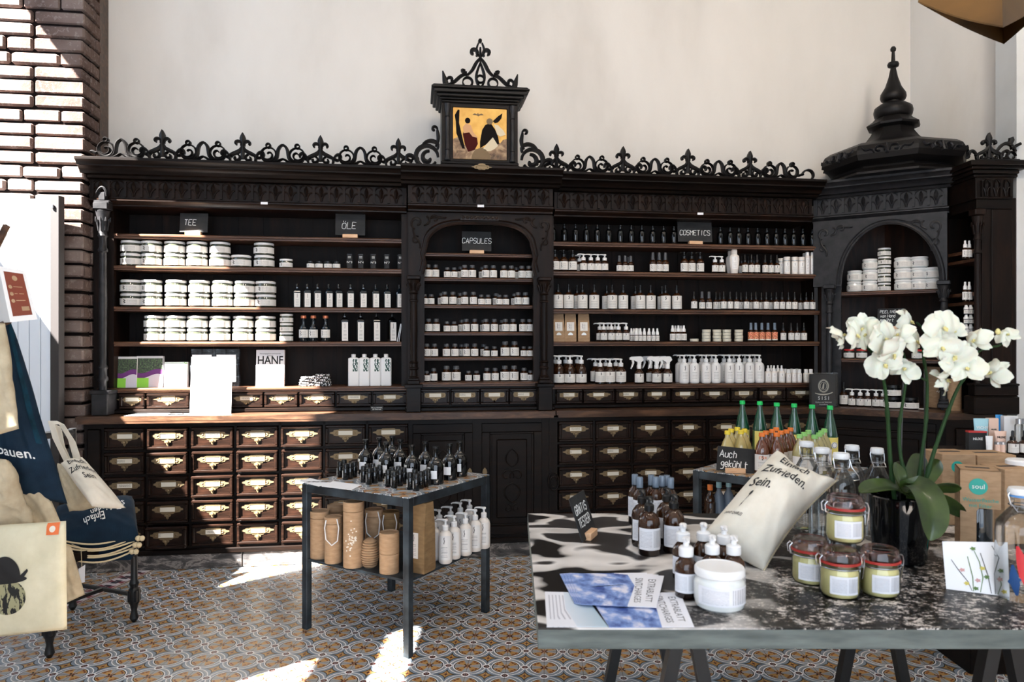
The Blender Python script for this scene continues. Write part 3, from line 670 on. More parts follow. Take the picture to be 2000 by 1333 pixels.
# ------------------------------------------------------------------ worktops
def slab(name, poly, z0, z1, label, e=.012):
    t = thing(name, label, 'worktop'); mb = MB(); c = Vector((sum(p[0] for p in poly)/len(poly), sum(p[1] for p in poly)/len(poly)))
    mb.prism([tuple(p)[:2] for p in poly], z0+.016, z1, 'z'); mb.prism([tuple(Vector(p[:2])+(c-Vector(p[:2])).normalized()*e)[:2] for p in poly], z0, z0+.016, 'z'); part('board', mb, 'wood_top', t); return t
uM = U(1088, -.06)
slab('worktop', [MF.W(uL-.03, -.06), MF.W(uM-.01, -.06), MF.W(uM-.01, .43), MF.W(uL-.03, .43)], .935, .98, 'long dark wooden worktop under the TEE, ÖLE and CAPSULES shelves, sunlit at left')
P1, P2 = Vector((2.16, 5.235)), Vector((2.84, 4.775))
slab('worktop', [MF.W(uM, -.045), MF.W(U(1560, -.045), -.045), tuple(P1), tuple(A_+Vector((.1, .1))), MF.W(U(1560, .4), .43), MF.W(uM, .43)], .935, .98, 'dark wooden worktop under the COSMETICS shelves behind the green bottles')
slab('worktop', [tuple(P1), tuple(P2), (3.24, 4.79), (3.24, 5.2), (2.9, 5.6), (2.6, 5.66), tuple(A_+Vector((.1, .1)))], .935, .98, 'dark wooden corner worktop carrying kraft tubes behind the orchid')

# ------------------------------------------------------------------ upper shelf units
SH = dict(A=2.15, B=1.943, C=1.676, D=1.447, E=1.145)
SC_ = dict(A=2.055, B=1.886, C=1.70, D=1.513, E=1.341, F=1.172)
CR0, CR1 = .0, .032
def cornice_parts(t, u0, u1, dv=0, ends=.03):
    mb = MB(); extr(mb, CORN, u0-ends, u1+ends, dv); part('cornice', mb, 'wood_v' if 0 else 'wood_top' if 0 else 'wood', t)
    mb = MB(); mb.box(u0, u1, .115+dv, .42, 2.368, 2.49); frieze(mb, u0+.02, u1-.02, .115+dv, 2.368, 2.49); part('frieze', mb, 'wood_v', t)
    mb = MB(); extr(mb, LMOLD, u0, u1, dv); part('molding', mb, 'wood_drawer', t)
lu = MF.root('shelf_unit', 'dark carved wall shelf unit with TEE and ÖLE signs, left of the picture shrine', 'shelf')
ul0, ul1 = U(180, .15), U(797, .15)
cornice_parts(lu, ul0, ul1-.01)
mb = MB(); mb.box(ul0, ul1, .415, .435, .98, 2.49)
for k in range(12): u = ul0+(ul1-ul0)*k/12; mb.box(u, u+.006, .41, .415, 1.14, 2.33)
part('back_panel', mb, 'wood_back', lu)
u = U(222, .15); mb = MB(); mb.box(u-.03, u, .15, .42, 1.14, 2.33); mb.box(ul0, u-.031, .17, .42, .98, 2.33); part('side_panel', mb, 'wood_v', lu); part('side_panel', MB().box(ul1-.045, ul1, .15, .42, 1.14, 2.33), 'wood_v', lu)
us0, us1 = U(222, .15), ul1-.045
for k in 'ABCD': part('shelf', shelf_board(us0, us1, .15, .415, SH[k]), 'wood_shelf', lu)
part('shelf', shelf_board(ul0+.03, ul1, .14, .415, SH['E']), 'wood_shelf', lu)
mb = MB(); mb.box(us0, ul1, .18, .415, 1.0, 1.118); mb.bbox(ul0, ul1, .12, .2, .982, 1.008, .005); mb.box(us0-.02, ul1, .152, .2, .99, 1.004); part('drawer_case', mb, 'wood', lu)
cl = [U(p, .15) for p in (232, 285, 372, 446, 516, 583, 656, 727, 795)]
for i in range(8):
    if i == 0: a, b = cl[0], cl[1]
    else: a, b = cl[i], cl[i+1]
    add_drawer(lu, (a+b)/2, .155, 1.06, b-a-.014, .098, rd.choice((0, .006, .0)), .86, rd, .03)
mb = MB(); uc0 = U(201, .07); turned(mb, uc0, .07, 1.02, 2.33, .026); part('column', mb, 'sheen_wood', lu)
mb = MB(); mb.bbox(uc0-.05, uc0+.05, .015, .17, .98, 1.14, .006); mb.bbox(uc0-.06, uc0+.06, .01, .17, 1.115, 1.14, .005); part('pedestal', mb, 'sheen_wood', lu)
mb = MB(); mb.bbox(uc0-.05, uc0+.045, .05, .16, 2.33, 2.345, .004); mb.bbox(uc0-.02, uc0+.02, .05, .1, 2.345, 2.40, .004); mb.ribbon([(uc0+a, 2.37+b) for a, b in bez((-.03, .02), (.0, .09), (.03, .05), (.03, .0))], .014, .04, .06); part('bracket', mb, 'sheen_wood', lu)
mb = MB(); zb = 2.603; mb.bbox(U(165, .07), ul1-.02, CR0-.005, CR1+.005, 2.598, 2.61, .003)
FU = [U(p, .015) for p in (317, 474, 626, 778)]; per = (FU[3]-FU[0])/3
for f in FU: fleur(mb, f, zb+.004, CR0, CR1)
for k in range(-1, 3): scrolls(mb, FU[0]+per*(k+.5), zb+.004, CR0, CR1, per/.52)
part('cresting', mb, 'ebony', lu)
# centre unit
cu_ = MF.root('shelf_unit', 'dark carved arched wall shelf unit with the CAPSULES sign, below the picture shrine', 'shelf')
DV = -.09; ua, ub = U(797, .06), U(1078, .06)
cornice_parts(cu_, ua-.0, ub+.0, DV, .045)
mb = MB(); mb.box(ua, ub, .415, .435, .98, 2.49); part('back_panel', mb, 'wood_back', cu_)
o0, o1 = U(829, .06), U(1042, .06); um = (o0+o1)/2; hw = (o1-o0)/2
mb = MB(); mb.box(ua, o0, .06, .10, 1.15, 2.33); mb.box(o1, ub, .06, .10, 1.15, 2.33); mb.box(ua, ua+.02, .1, .42, .98, 2.33); mb.box(ub-.02, ub, .1, .42, .98, 2.33)
zf = lambda u: 2.05+.20*max(0, 1-abs((u-um)/hw)**3.6)**.5
arch_plate(mb, o0, o1, 2.325, zf, .06, .10); part('arch_frame', mb, 'wood_v', cu_)
mb = MB(); pts = [(o0+(o1-o0)*i/40, zf(o0+(o1-o0)*i/40)) for i in range(41)]; pts = [(o0-.012, 1.90), (o0+.004, 1.97), (o0-.006, 2.02)]+pts[1:-1]+[(o1+.006, 2.02), (o1-.004, 1.97), (o1+.012, 1.90)]
mb.ribbon(pts, [.022]*len(pts), .045, .066); pts2 = [(um+(x-um)*1.06, z+.022) for x, z in pts]; mb.ribbon(pts2, [.010]*len(pts2), .05, .066)
mb.ribbon([(um-.13, 2.285), (um+.13, 2.285)], [.03, .03], .045, .06)
for k in range(9): mb.lathe([(0, 0), (.010, .002), (.012, .008), (0, .014)], 8, M=Matrix.Translation((um-.112+.028*k, .046, 2.285)) @ Matrix.Rotation(PI/2, 4, 'X'))
part('arch_molding', mb, 'wood_drawer', cu_)
for x_, q_ in ((ua+.06, 1), (ub-.06, -1)): mb = MB(); scrollwork(mb, x_, 2.245, .28, .05, .062, q_); part('carving', mb, 'wood_v', cu_)
for k in 'ABCDE': part('shelf', shelf_board(ua+.02, ub-.02, .13, .415, SC_[k], .022), 'wood_shelf', cu_)
part('shelf', shelf_board(ua, ub, .05, .415, SC_['F'], .028), 'wood_shelf', cu_)
mb = MB(); mb.box(ua, ub, .12, .415, .98, 1.145); mb.bbox(ua-.02, ub+.02, .04, .1, .98, 1.006, .005); part('drawer_case', mb, 'wood', cu_)
for p0, p1 in ((822, 878), (881, 936), (939, 992), (995, 1050)): add_drawer(cu_, (U(p0, .08)+U(p1, .08))/2, .08, 1.072, U(p1, .08)-U(p0, .08), .11, 0, .86, rd, .03)
for p in (808, 1063):
    mb = MB(); uu = U(p, .03); turned(mb, uu, .03, 1.165, 1.885, .027); part('column', mb, 'wood_v', cu_)
    mb = MB(); mb.bbox(uu-.05, uu+.05, -.02, .09, .98, 1.165, .006); mb.bbox(uu-.06, uu+.06, -.03, .09, 1.14, 1.165, .004); part('pedestal', mb, 'wood', cu_)
mb = MB(); zb = 2.603; SHu = U(938, -.02)
for q in (-1, 1):                                             # large scrolls hugging the shrine
    R = lambda pts, w: mb.ribbon([(SHu+q*(.285+p[0]), zb+p[1]) for p in pts], w*1.35, -.03, 0)
    R(spiral(.07, .07, .075, .068, 180, -150, 18), .022); R(spiral(.06, .06, .05, .01, 100, -180, 14), .022); R(bez((.0, .12), (-.03, .18), (.07, .20), (.10, .14)), .018); R(bez((.01, .14), (-.02, .2), (.0, .22), (.0, .25)), .018); R(spiral(.02, .255, .022, .006, 200, -120, 10), .012)
    R(bez((.13, .03), (.16, .10), (.22, .08), (.20, .04)), .018)
mb.bbox(ua-.02, ub+.02, -.035, .005, 2.598, 2.61, .003); part('cresting', mb, 'ebony', cu_)
# right unit
ru = MF.root('shelf_unit', 'dark carved wall shelf unit with the COSMETICS sign, right of the picture shrine', 'shelf')
ur0, ur1 = U(1078, .15), U(1606, .15)
cornice_parts(ru, ur0+.01, U(1588, .1))
mb = MB(); mb.box(ur0, ur1+.05, .415, .435, .98, 2.49)
for k in range(12): u = ur0+(ur1-ur0)*k/12; mb.box(u, u+.006, .41, .415, 1.14, 2.33)
part('back_panel', mb, 'wood_back', ru)
part('side_panel', MB().box(ur0, ur0+.012, .15, .42, 1.14, 2.33), 'wood_v', ru); part('side_panel', MB().box(ur1-.02, ur1, .16, .42, .98, 2.40), 'wood_v', ru)
for k in 'ABCD': part('shelf', shelf_board(ur0+.012, ur1-.02, .15, .415, SH[k]), 'wood_shelf', ru)
part('shelf', shelf_board(ur0, ur1-.02, .14, .415, SH['E']), 'wood_shelf', ru)
mb = MB(); mb.box(ur0, ur1-.02, .18, .415, .98, 1.118); mb.bbox(ur0, ur1-.02, .12, .2, .982, 1.008, .005); part('drawer_case', mb, 'wood', ru)
pr = (1084, 1138, 1200, 1255, 1310, 1365, 1425, 1480, 1535, 1590)
for a, b in zip(pr, pr[1:]): add_drawer(ru, (U(a, .155)+U(b, .155))/2, .155, 1.062, U(b, .155)-U(a, .155)-.014, .10, 0, .86, rd, .03)
mb = MB(); zb = 2.603; mb.bbox(ur0+.02, U(1584, .07), CR0-.005, CR1+.005, 2.598, 2.61, .003)
FU = [U(p, .015) for p in (1087, 1217, 1344, 1465)]; per = (FU[3]-FU[0])/3
for f in FU: fleur(mb, f, zb+.004, CR0, CR1)
for k in range(0, 4): scrolls(mb, FU[0]+per*(k+.5), zb+.004, CR0, CR1, per/.52)
mb.ribbon([(U(1572, .07)+a, zb+b) for a, b in spiral(.0, .03, .05, .03, 170, -60, 10)], .014, CR0, CR1)
part('cresting', mb, 'ebony', ru)
# price stickers on the moulding
for o, p in ((lu, 516), (cu_, 939), (ru, 1368)):
    v_ = .085 if o is not cu_ else -.005
    mb = MB(); u = U(p, v_); mb.box(u-.022, u+.022, v_-.001, v_+.002, 2.349, 2.365); part('sticker', mb, 'white_paper', o)

# ------------------------------------------------------------------ corner niche with dome
cn = CF.root('corner_niche', 'dark carved corner shelf niche with round arch and onion-shaped domed roof', 'shelf')
mb = MB(); extr(mb, [(p[0]-.06 if p[0] < .4 else .25, p[1]) for p in CORN], -.05, LC+.07); part('cornice', mb, 'sheen_wood', cn)
mb = MB(); mb.box(.0, LC, .03, .20, 2.368, 2.49); frieze(mb, .02, LC-.02, .03, 2.368, 2.495, .088); part('frieze', mb, 'sheen_wood', cn)
mb = MB(); extr(mb, [(p[0]-.08 if p[0] < .4 else .25, p[1]) for p in LMOLD], -.01, LC+.01); part('molding', mb, 'sheen_wood', cn)
a0, a1 = CF.U(1641, .02), CF.U(1838, .02); am, ah = (a0+a1)/2, (a1-a0)/2
zf = lambda u: 1.86+.42*max(0, 1-((u-am)/ah)**2)**.5
mb = MB(); arch_plate(mb, a0, a1, 2.33, zf, .02, .06); mb.box(.0, a0, .02, .06, 1.85, 2.33); mb.box(a1, LC, .02, .06, 1.85, 2.33); mb.box(0, a0, .06, .09, .98, 2.33); mb.box(a1, LC, .06, .09, .98, 2.33); part('arch_frame', mb, 'sheen_wood', cn)
mb = MB()
for e, w, y in ((0, .02, .002), (.024, .008, .01)):
    pts = [(am+(ah+e)*math.cos(PI-PI*i/36), 1.86+(.42+e)*math.sin(PI*i/36)) for i in range(37)]; mb.ribbon(pts, [w]*37, y, .022)
part('arch_molding', mb, 'sheen_wood', cn)
for x_, q_ in ((.075, 1), (LC-.075, -1)): mb = MB(); scrollwork(mb, x_, 2.235, .27, .008, .021, q_); part('carving', mb, 'sheen_wood', cn)
mb = MB(); mb.prism([(0.0, .09), (LC, .09), (LC+.02, .44), (LC*.5, .55), (-.02, .44)], .98, .982, 'z')
for a, b in (((-.0, .09), (-.02, .44)), ((-.02, .44), (LC*.5, .55)), ((LC*.5, .55), (LC+.02, .44)), ((LC+.02, .44), (LC, .09))):
    i = [mb.vert(p) for p in ((a[0], a[1], .98), (b[0], b[1], .98), (b[0], b[1], 2.45), (a[0], a[1], 2.45))]; mb.face(i)
part('back_panel', mb, 'wood_niche', cn)
for z in (1.81, 1.323): part('shelf', shelf_board(.01, LC-.01, .07, .40, z, .025), 'wood_shelf', cn)
for p in (1620, 1843):
    mb = MB(); uu = CF.U(p, -.0); turned(mb, uu, -.0, 1.0, 1.86, .024); part('column', mb, 'sheen_wood', cn)
# dome: eight-sided swelling roof with turned finial
DC = Vector((2.775, 5.33)); a8 = CF.a+PI/8
def oct_(mb, prof, n=8, M=None): mb.lathe(prof, n, (0, 0), ph=a8)
k = 1/math.cos(PI/8)
mb = MB(); oct_(mb, [(.45*k, 2.60), (.45*k, 2.615), (.41*k, 2.63), (.375*k, 2.655), (.37*k, 2.67), (.40*k, 2.68), (.435*k, 2.70), (.452*k, 2.735), (.452*k, 2.765), (.435*k, 2.80), (.40*k, 2.825), (.34*k, 2.84), (.25*k, 2.855), (.205*k, 2.875), (.17*k, 2.91), (.140*k, 2.955), (.128*k, 2.99), (.165*k, 3.005), (.170*k, 3.02), (.130*k, 3.05), (.115*k, 3.07)])
o = part('roof', mb, 'ebony', cn, 25); o.parent = cn; o.matrix_parent_inverse = Matrix(); LM = Matrix.Translation((cn.location.x, cn.location.y, 0)) @ Matrix.Rotation(CF.a, 4, 'Z')
o.matrix_basis = LM.inverted() @ Matrix.Translation((DC.x, DC.y, 0))
mb = MB()
for s in range(8):                                             # carved scrolls on the swelling, one per side
    a = CF.a-PI/2+s*PI/4; R_ = Matrix.Rotation(a+PI/2, 4, 'Z') @ Matrix.Translation((0, -.450, 2.755)) @ Matrix.Rotation(-.28, 4, 'X')
    for q in (-1, 1):
        mb.ribbon([(q*x, z) for x, z in spiral(.05, .0, .035, .01, 200, -120, 12)], .012, -.02, .01, M=R_); mb.ribbon([(q*x, z) for x, z in bez((.08, -.02), (.11, .04), (.13, -.03), (.155, .02), 8)], .012, -.02, .01, M=R_)
    mb.ribbon([(0, -.03), (0, .04)], [.02, .008], -.02, .01, M=R_)
o2 = part('roof_carving', mb, 'sheen_wood', cn); o2.matrix_basis = o.matrix_basis.copy()
mb = MB(); mb.lathe([(.09, 3.06), (.125, 3.09), (.132, 3.12), (.125, 3.15), (.09, 3.175), (.06, 3.185), (.058, 3.195), (.08, 3.205), (.088, 3.225), (.085, 3.25), (.055, 3.30), (.032, 3.37), (.02, 3.43), (.018, 3.44), (.036, 3.45), (.04, 3.465), (.034, 3.48), (.014, 3.488), (.010, 3.56), (.018, 3.565), (.020, 3.58), (.012, 3.595), (0, 3.598)], 20)
o3 = part('finial', mb, 'ebony', cn, 50); o3.matrix_basis = o.matrix_basis.copy()

# ------------------------------------------------------------------ right end unit
EU = thing('shelf_unit', 'dark narrow shelf unit at the right wall with plain end panel and carved cresting', 'shelf')
ex0, ex1, ey = 2.975, 3.235, 4.70
mb = MB(); mb.box(ex0+.04, ex1, ey, ey+.03, .98, 2.37); mb.bbox(ex0+.10, ex1-.03, ey-.008, ey+.002, 1.2, 2.30, .006); part('end_panel', mb, 'wood_v', EU)
mb = MB(); mb.box(ex1-.02, ex1, ey+.02, 5.2, .98, 2.37); mb.box(ex0+.02, ex1, 5.1, 5.12, .98, 2.37); part('back_panel', mb, 'wood_back', EU)
for z in (2.05, 1.77, 1.50, 1.23): 
    mb = MB(); mb.box(ex0+.03, ex1-.02, ey+.03, 5.1, z-.022, z); part('shelf', mb, 'wood_shelf', EU)
mb = MB(); turned(mb, ex0+.02, ey+.01, 1.1, 2.30, .022); part('column', mb, 'wood_v', EU)
mb = MB(); mb.bbox(ex0-.03, ex1, ey-.04, ey+.08, .98, 1.10, .008); mb.bbox(ex0-.02, ex1, ey-.03, ey+.05, 1.10, 1.17, .006); mb.bbox(ex0-.03, ex1, ey-.04, ey+.05, 1.165, 1.18, .004); part('pedestal', mb, 'wood', EU)
mb = MB(); mb.box(ex0, ex1-.03, ey-.01, 5.1, 2.30, 2.36); mb.bbox(ex0-.01, ex1-.03, ey-.02, 5.08, 2.36, 2.50, .004); frieze(mb, ex0+.02, ex1-.05, ey-.02, 2.36, 2.49, .07)
for i, (e, z0, z1) in enumerate(((.02, 2.50, 2.52), (.035, 2.52, 2.545), (.055, 2.545, 2.565), (.07, 2.565, 2.60))): mb.bbox(ex0-e, ex1+min(e, .01)*0+(.0 if e < .05 else .03), ey-e, 5.06, z0, z1, .004)
part('cornice', mb, 'wood', EU)
mb = MB(); fleur(mb, ex0+.07, 2.602, ey-.04, ey-.015, .95); R = lambda pts, w: mb.ribbon([(ex0+.21+p[0], 2.602+p[1]) for p in pts], w, ey-.04, ey-.015)
R(spiral(.0, .03, .03, .02, 0, 360, 12), .012); R(bez((-.09, .06), (-.05, .13), (.0, .13), (.03, .06)), .02); R([(-.01, .10), (.005, .135), (.0, .15)], .03); R([(.0, .08), (.06, .11)], .02)
mb.bbox(ex0-.01, ex1, ey-.04, ey-.01, 2.598, 2.612, .002); R([(-.06, .012), (-.02, .02)], .02)
part('cresting', mb, 'ebony', EU)

# ------------------------------------------------------------------ shrine with painting above the centre
sr = MF.root('picture_shrine', 'small dark carved shrine box holding a golden painting, on top of the centre shelves', 'shrine', SHu, 0, 2.60)
z0_, z1_ = .0, .46
mb = MB(); w2 = .255
mb.box(-w2, w2, .02, .26, 0, .50); mb.bbox(-w2-.01, w2+.01, -.03, .27, 0, .03, .004); mb.bbox(-w2-.005, w2+.005, -.02, .27, .03, .05, .004)
mb.box(-w2, -.185, -.005, .03, .05, .44); mb.box(.185, w2, -.005, .03, .05, .44); mb.box(-.185, .185, -.005, .03, .415, .44); mb.box(-.185, .185, -.005, .03, .05, .066); part('case', mb, 'wood', sr)
mb = MB()
for e, za, zb_ in ((.0, .44, .455), (.015, .455, .47), (.035, .47, .49), (.055, .49, .515), (.07, .515, .53), (.06, .53, .54)): mb.bbox(-w2-e, w2+e, -.02-e, .28, za, zb_, .004)
part('cornice', mb, 'ebony', sr)
for q in (-1, 1):
    mb = MB(); c_ = (q*.218, -.015); mb.lathe([(.020, .055), (.020, .07), (.014, .08), (.014, .12), (.018, .125), (.013, .135), (.013, .34), (.017, .345), (.013, .355), (.015, .38), (.021, .405), (.021, .43)], 14, c_); part('colonnette', mb, 'sheen_wood', sr)
pt = MB(); pt.box(-.18, .18, .0, .012, .07, .412); P_ = part('painting', pt, 'gold_ground', sr, 0)
def blob(name, pts, m, d): b = MB(); b.prism([(-.18+.36*x, .07+.342*z) for x, z in pts], -.0006*d-.0004, 0, 'y'); return part(name, b, m, P_, 0)
blob('clouds', [(0, 0), (1, 0), (1, .42), (.93, .40), (.88, .33), (.8, .36), (.74, .28), (.66, .2), (.55, .24), (.45, .2), (.36, .2), (.28, .24), (.2, .28), (.15, .4), (.08, .42), (0, .38)], 'cloud_paint', 1)
blob('globe', [(.52+.18*math.cos(a*PI/12), .0+.22*math.sin(a*PI/12)) for a in range(13)], 'globe_paint', 4)
blob('beam', [(.03, .85), (.09, .96), (.12, .95), (.11, .7), (.22, .2), (.17, .2), (.06, .5), (.05, .72)], 'dark_paint', 2)
blob('robed_figure', [(.2, .55), (.18, .48), (.22, .28), (.28, .14), (.4, .18), (.46, .3), (.44, .45), (.36, .5), (.3, .54)], 'red_paint', 3)
blob('torso', [(.18, .62), (.2, .5), (.3, .52), (.36, .44), (.46, .42), (.37, .53), (.33, .66), (.24, .7)], 'flesh_paint', 4)
blob('head', [(.27+.05*math.cos(a*PI/8), .75+.055*math.sin(a*PI/8)) for a in range(16)], 'dark_paint', 5)
blob('robed_figure', [(.54, .58), (.5, .34), (.5, .22), (.62, .3), (.74, .27), (.86, .32), (.84, .45), (.78, .6), (.7, .72), (.6, .68)], 'dark_paint', 3)
blob('drapery', [(.55, .2), (.62, .3), (.74, .44), (.84, .28), (.78, .22), (.7, .17), (.62, .16)], 'pale_paint', 4)
blob('drapery', [(.76, .7), (.84, .68), (.94, .58), (.98, .5), (.88, .46), (.82, .5)], 'pale_paint', 4)
blob('wing', [(.74, .76), (.84, .86), (.92, .92), (.9, .82), (.84, .74), (.78, .72)], 'dark_paint', 4)
blob('head', [(.68+.06*math.cos(a*PI/8), .75+.06*math.sin(a*PI/8)) for a in range(16)], 'globe_paint', 5)
blob('bird', [(.36, .87), (.4, .90), (.44, .88), (.46, .91), (.48, .88), (.53, .90), (.57, .87), (.5, .865), (.47, .84), (.44, .865)], 'globe_paint', 2)
mb = MB(); zb = .54
def S2(pts, w, both=True):
    for q in ((-1, 1) if both else (1,)): mb.ribbon([(q*p[0], zb+p[1]) for p in pts], w*1.5 if not isinstance(w, list) else w, -.04, -.012)
S2(bez((.24, .008), (.16, .01), (.14, .10), (.085, .085)), .014); S2(bez((.085, .085), (.03, .13), (.05, .15), (.0, .20)), .015); S2(spiral(.085, .035, .032, .032, 0, 360, 16), .010); S2(spiral(.0, .06, .024, .024, 0, 360, 14), .008, False)
S2(bez((.0, .0), (.05, .06), (.02, .11), (.0, .17)), .012); S2(bez((.10, .11), (.14, .13), (.12, .09), (.09, .10), 8), .012); S2(spiral(.045, .235, .03, .008, 230, -90, 12), .016); S2([(0, .18), (0, .27)], [.02, .012], False)
S2(bez((.0, .215), (.035, .22), (.03, .26), (.012, .30)), .010); S2(spiral(.0, .315, .006, .006, 0, 360, 8), .012, False); S2([(.225, .0), (.235, .04), (.25, .10)], [.04, .035, .008]); S2(spiral(.2, .045, .022, .008, 0, 250, 8), .012)
S2([(0, .0), (.27, .0)], [.012, .012])
part('cresting', mb, 'ebony', sr)
pl = m_plate(.6); o = part('brass_plate', pl, 'brass', cu_, loc=(SHu, -.127, 2.588))
# ------------------------------------------------------------------ goods: one set of meshes per kind, placed as objects of their own
KM = {}
AF = -PI/2                                                   # angle that faces the front
def kind(k, parts_, D, H): KM[k] = (parts_, D, H)
def P(name, mb, m, sm=40): return (name, mb.mesh(name, m, sm), None)
def labelp(r, z0, z1, m='label_wide', span=2.5, n=12): return P('label', MB().arc(r*1.012, z0, z1, AF-span/2, AF+span/2, n), m)
def bottle_prof(r, hs, hn, rn, h0=0): return [(0, h0), (r*.9, h0), (r, h0+.004), (r, hs-.3*(hn-hs)), (r*.93, hs), (r*.6, hs+.55*(hn-hs)), (rn, hs+.85*(hn-hs)), (rn, hn)]
def lathe(prof, n=20): return MB().lathe(prof, n)
# jars
kind('jar', [P('body', lathe([(0, 0), (.052, 0), (.062, .006), (.065, .02), (.065, .056), (.058, .066), (.058, .07)]), 'jar_glass'), P('lid', lathe([(.0, .068), (.061, .068), (.063, .071), (.063, .082), (.058, .085), (0, .086)]), 'white_plastic'), labelp(.065, .011, .052, 'label_wide', 2.9)], .13, .086)
kind('cream_jar', [P('body', lathe([(0, 0), (.052, 0), (.062, .006), (.065, .02), (.065, .056), (.058, .066), (.058, .07)]), 'jar_cream'), P('lid', lathe([(.0, .068), (.061, .068), (.063, .071), (.063, .082), (.058, .085), (0, .086)]), 'white_plastic'), labelp(.065, .012, .054, 'label_wide', 2.9)], .13, .086)
kind('small_jar', [P('body', lathe([(0, 0), (.044, 0), (.048, .005), (.048, .045), (.044, .052), (.044, .056)]), 'jar_glass'), P('lid', lathe([(0, .055), (.046, .055), (.047, .067), (.044, .069), (0, .07)]), 'white_plastic'), labelp(.048, .008, .040, 'label_wide', 2.8)], .096, .07)
kind('tiny_jar', [P('body', lathe([(0, 0), (.026, 0), (.028, .003), (.028, .034), (.024, .038)]), 'black_glass'), P('lid', lathe([(0, .038), (.025, .038), (.025, .049), (0, .05)]), 'black_plastic'), labelp(.028, .005, .032)], .056, .05)
kind('red_lid_jar', [P('body', lathe([(0, 0), (.036, 0), (.040, .004), (.040, .05), (.034, .056)]), 'jar_glass'), P('lid', lathe([(0, .056), (.037, .056), (.038, .066), (.036, .068), (0, .069)]), 'red'), labelp(.040, .008, .042)], .08, .069)
kind('wide_jar', [P('body', lathe([(0, 0), (.05, 0), (.054, .004), (.054, .052), (.048, .058)]), 'black_glass'), P('lid', lathe([(0, .058), (.05, .058), (.05, .075), (0, .076)]), 'black_plastic'), labelp(.054, .008, .044)], .108, .076)
# capsule bottles
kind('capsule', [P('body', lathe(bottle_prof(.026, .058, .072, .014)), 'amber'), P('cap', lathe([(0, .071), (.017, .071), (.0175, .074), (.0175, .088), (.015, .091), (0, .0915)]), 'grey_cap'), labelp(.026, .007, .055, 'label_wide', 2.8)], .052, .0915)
# droppers, sprays, pumps
def dropper(r, hs, hn, H, m='black_plastic'): return P('dropper', lathe([(0, hn-.002), (.011, hn-.002), (.011, hn+.014), (.008, hn+.017), (.0065, hn+.02), (.006, H-.006), (.004, H), (0, H)], 14), m)
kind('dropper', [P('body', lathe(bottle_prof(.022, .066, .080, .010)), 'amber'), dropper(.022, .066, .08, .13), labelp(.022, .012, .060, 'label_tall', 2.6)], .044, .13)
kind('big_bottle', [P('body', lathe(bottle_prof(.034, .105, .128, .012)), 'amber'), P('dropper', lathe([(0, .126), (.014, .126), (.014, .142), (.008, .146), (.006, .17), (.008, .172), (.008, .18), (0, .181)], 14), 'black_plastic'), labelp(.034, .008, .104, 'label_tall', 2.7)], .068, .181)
def spray(r, hs, hn, H, m): return P('spray_cap', lathe([(0, hn-.002), (.011, hn-.002), (.011, hn+.004), (.010, hn+.005), (.009, H-.002), (.008, H), (0, H)], 14), m)
kind('mist', [P('body', lathe(bottle_prof(.020, .066, .078, .009)), 'amber'), spray(.02, .066, .078, .12, 'grey_cap'), labelp(.020, .010, .050, 'label_wide', 2.8)], .04, .12)
kind('white_mist', [P('body', lathe(bottle_prof(.020, .060, .072, .009)), 'amber'), P('spray_cap', lathe([(0, .07), (.013, .07), (.012, .09), (.008, .095), (.007, .115), (0, .116)], 14), 'white_plastic'), labelp(.020, .010, .056, 'label_wide', 2.8)], .04, .116)
def pump(z, s=1, m='white_plastic', arm=.042):
    mb = MB(); mb.lathe([(0, z-.002), (.014*s, z-.002), (.0145*s, z+.016*s), (.011*s, z+.02*s), (.0055*s, z+.021*s), (.005*s, z+.034*s), (.010*s, z+.035*s), (.0105*s, z+.042*s), (.008*s, z+.044*s), (0, z+.0445*s)], 16)
    mb.tube([(0, 0, z+.0395*s), (-arm*.5*s, 0, z+.0415*s), (-arm*.85*s, 0, z+.041*s), (-arm*s, 0, z+.036*s)], [.0055*s, .0045*s, .0038*s, .003*s], 8); return P('pump', mb, m)
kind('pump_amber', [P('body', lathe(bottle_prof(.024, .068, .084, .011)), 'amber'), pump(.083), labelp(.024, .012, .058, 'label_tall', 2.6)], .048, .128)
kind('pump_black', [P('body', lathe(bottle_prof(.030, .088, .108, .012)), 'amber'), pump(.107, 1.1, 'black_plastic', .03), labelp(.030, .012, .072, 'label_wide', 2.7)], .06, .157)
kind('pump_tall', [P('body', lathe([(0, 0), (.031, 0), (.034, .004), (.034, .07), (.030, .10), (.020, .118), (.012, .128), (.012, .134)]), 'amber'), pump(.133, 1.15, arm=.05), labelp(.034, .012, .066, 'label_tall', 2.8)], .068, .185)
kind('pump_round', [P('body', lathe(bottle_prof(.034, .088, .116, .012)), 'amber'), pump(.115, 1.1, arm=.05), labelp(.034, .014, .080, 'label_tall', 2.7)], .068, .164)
kind('lotion', [P('body', lathe([(0, 0), (.028, 0), (.033, .006), (.034, .014), (.034, .118), (.030, .134), (.018, .146), (.012, .149), (.012, .154)]), 'white_plastic'), pump(.152, 1.1, arm=.046), P('print', MB().arc(.0345, .02, .13, AF-.95, AF+.95, 12), 'print_white')], .068, .2)
kind('lotion_beige', [P('body', lathe([(0, 0), (.028, 0), (.033, .006), (.034, .014), (.034, .118), (.030, .134), (.018, .146), (.012, .149), (.012, .154)]), 'cream_plastic'), pump(.152, 1.1, arm=.046), P('print', MB().arc(.0345, .02, .13, AF-.95, AF+.95, 12), 'print_white')], .068, .2)
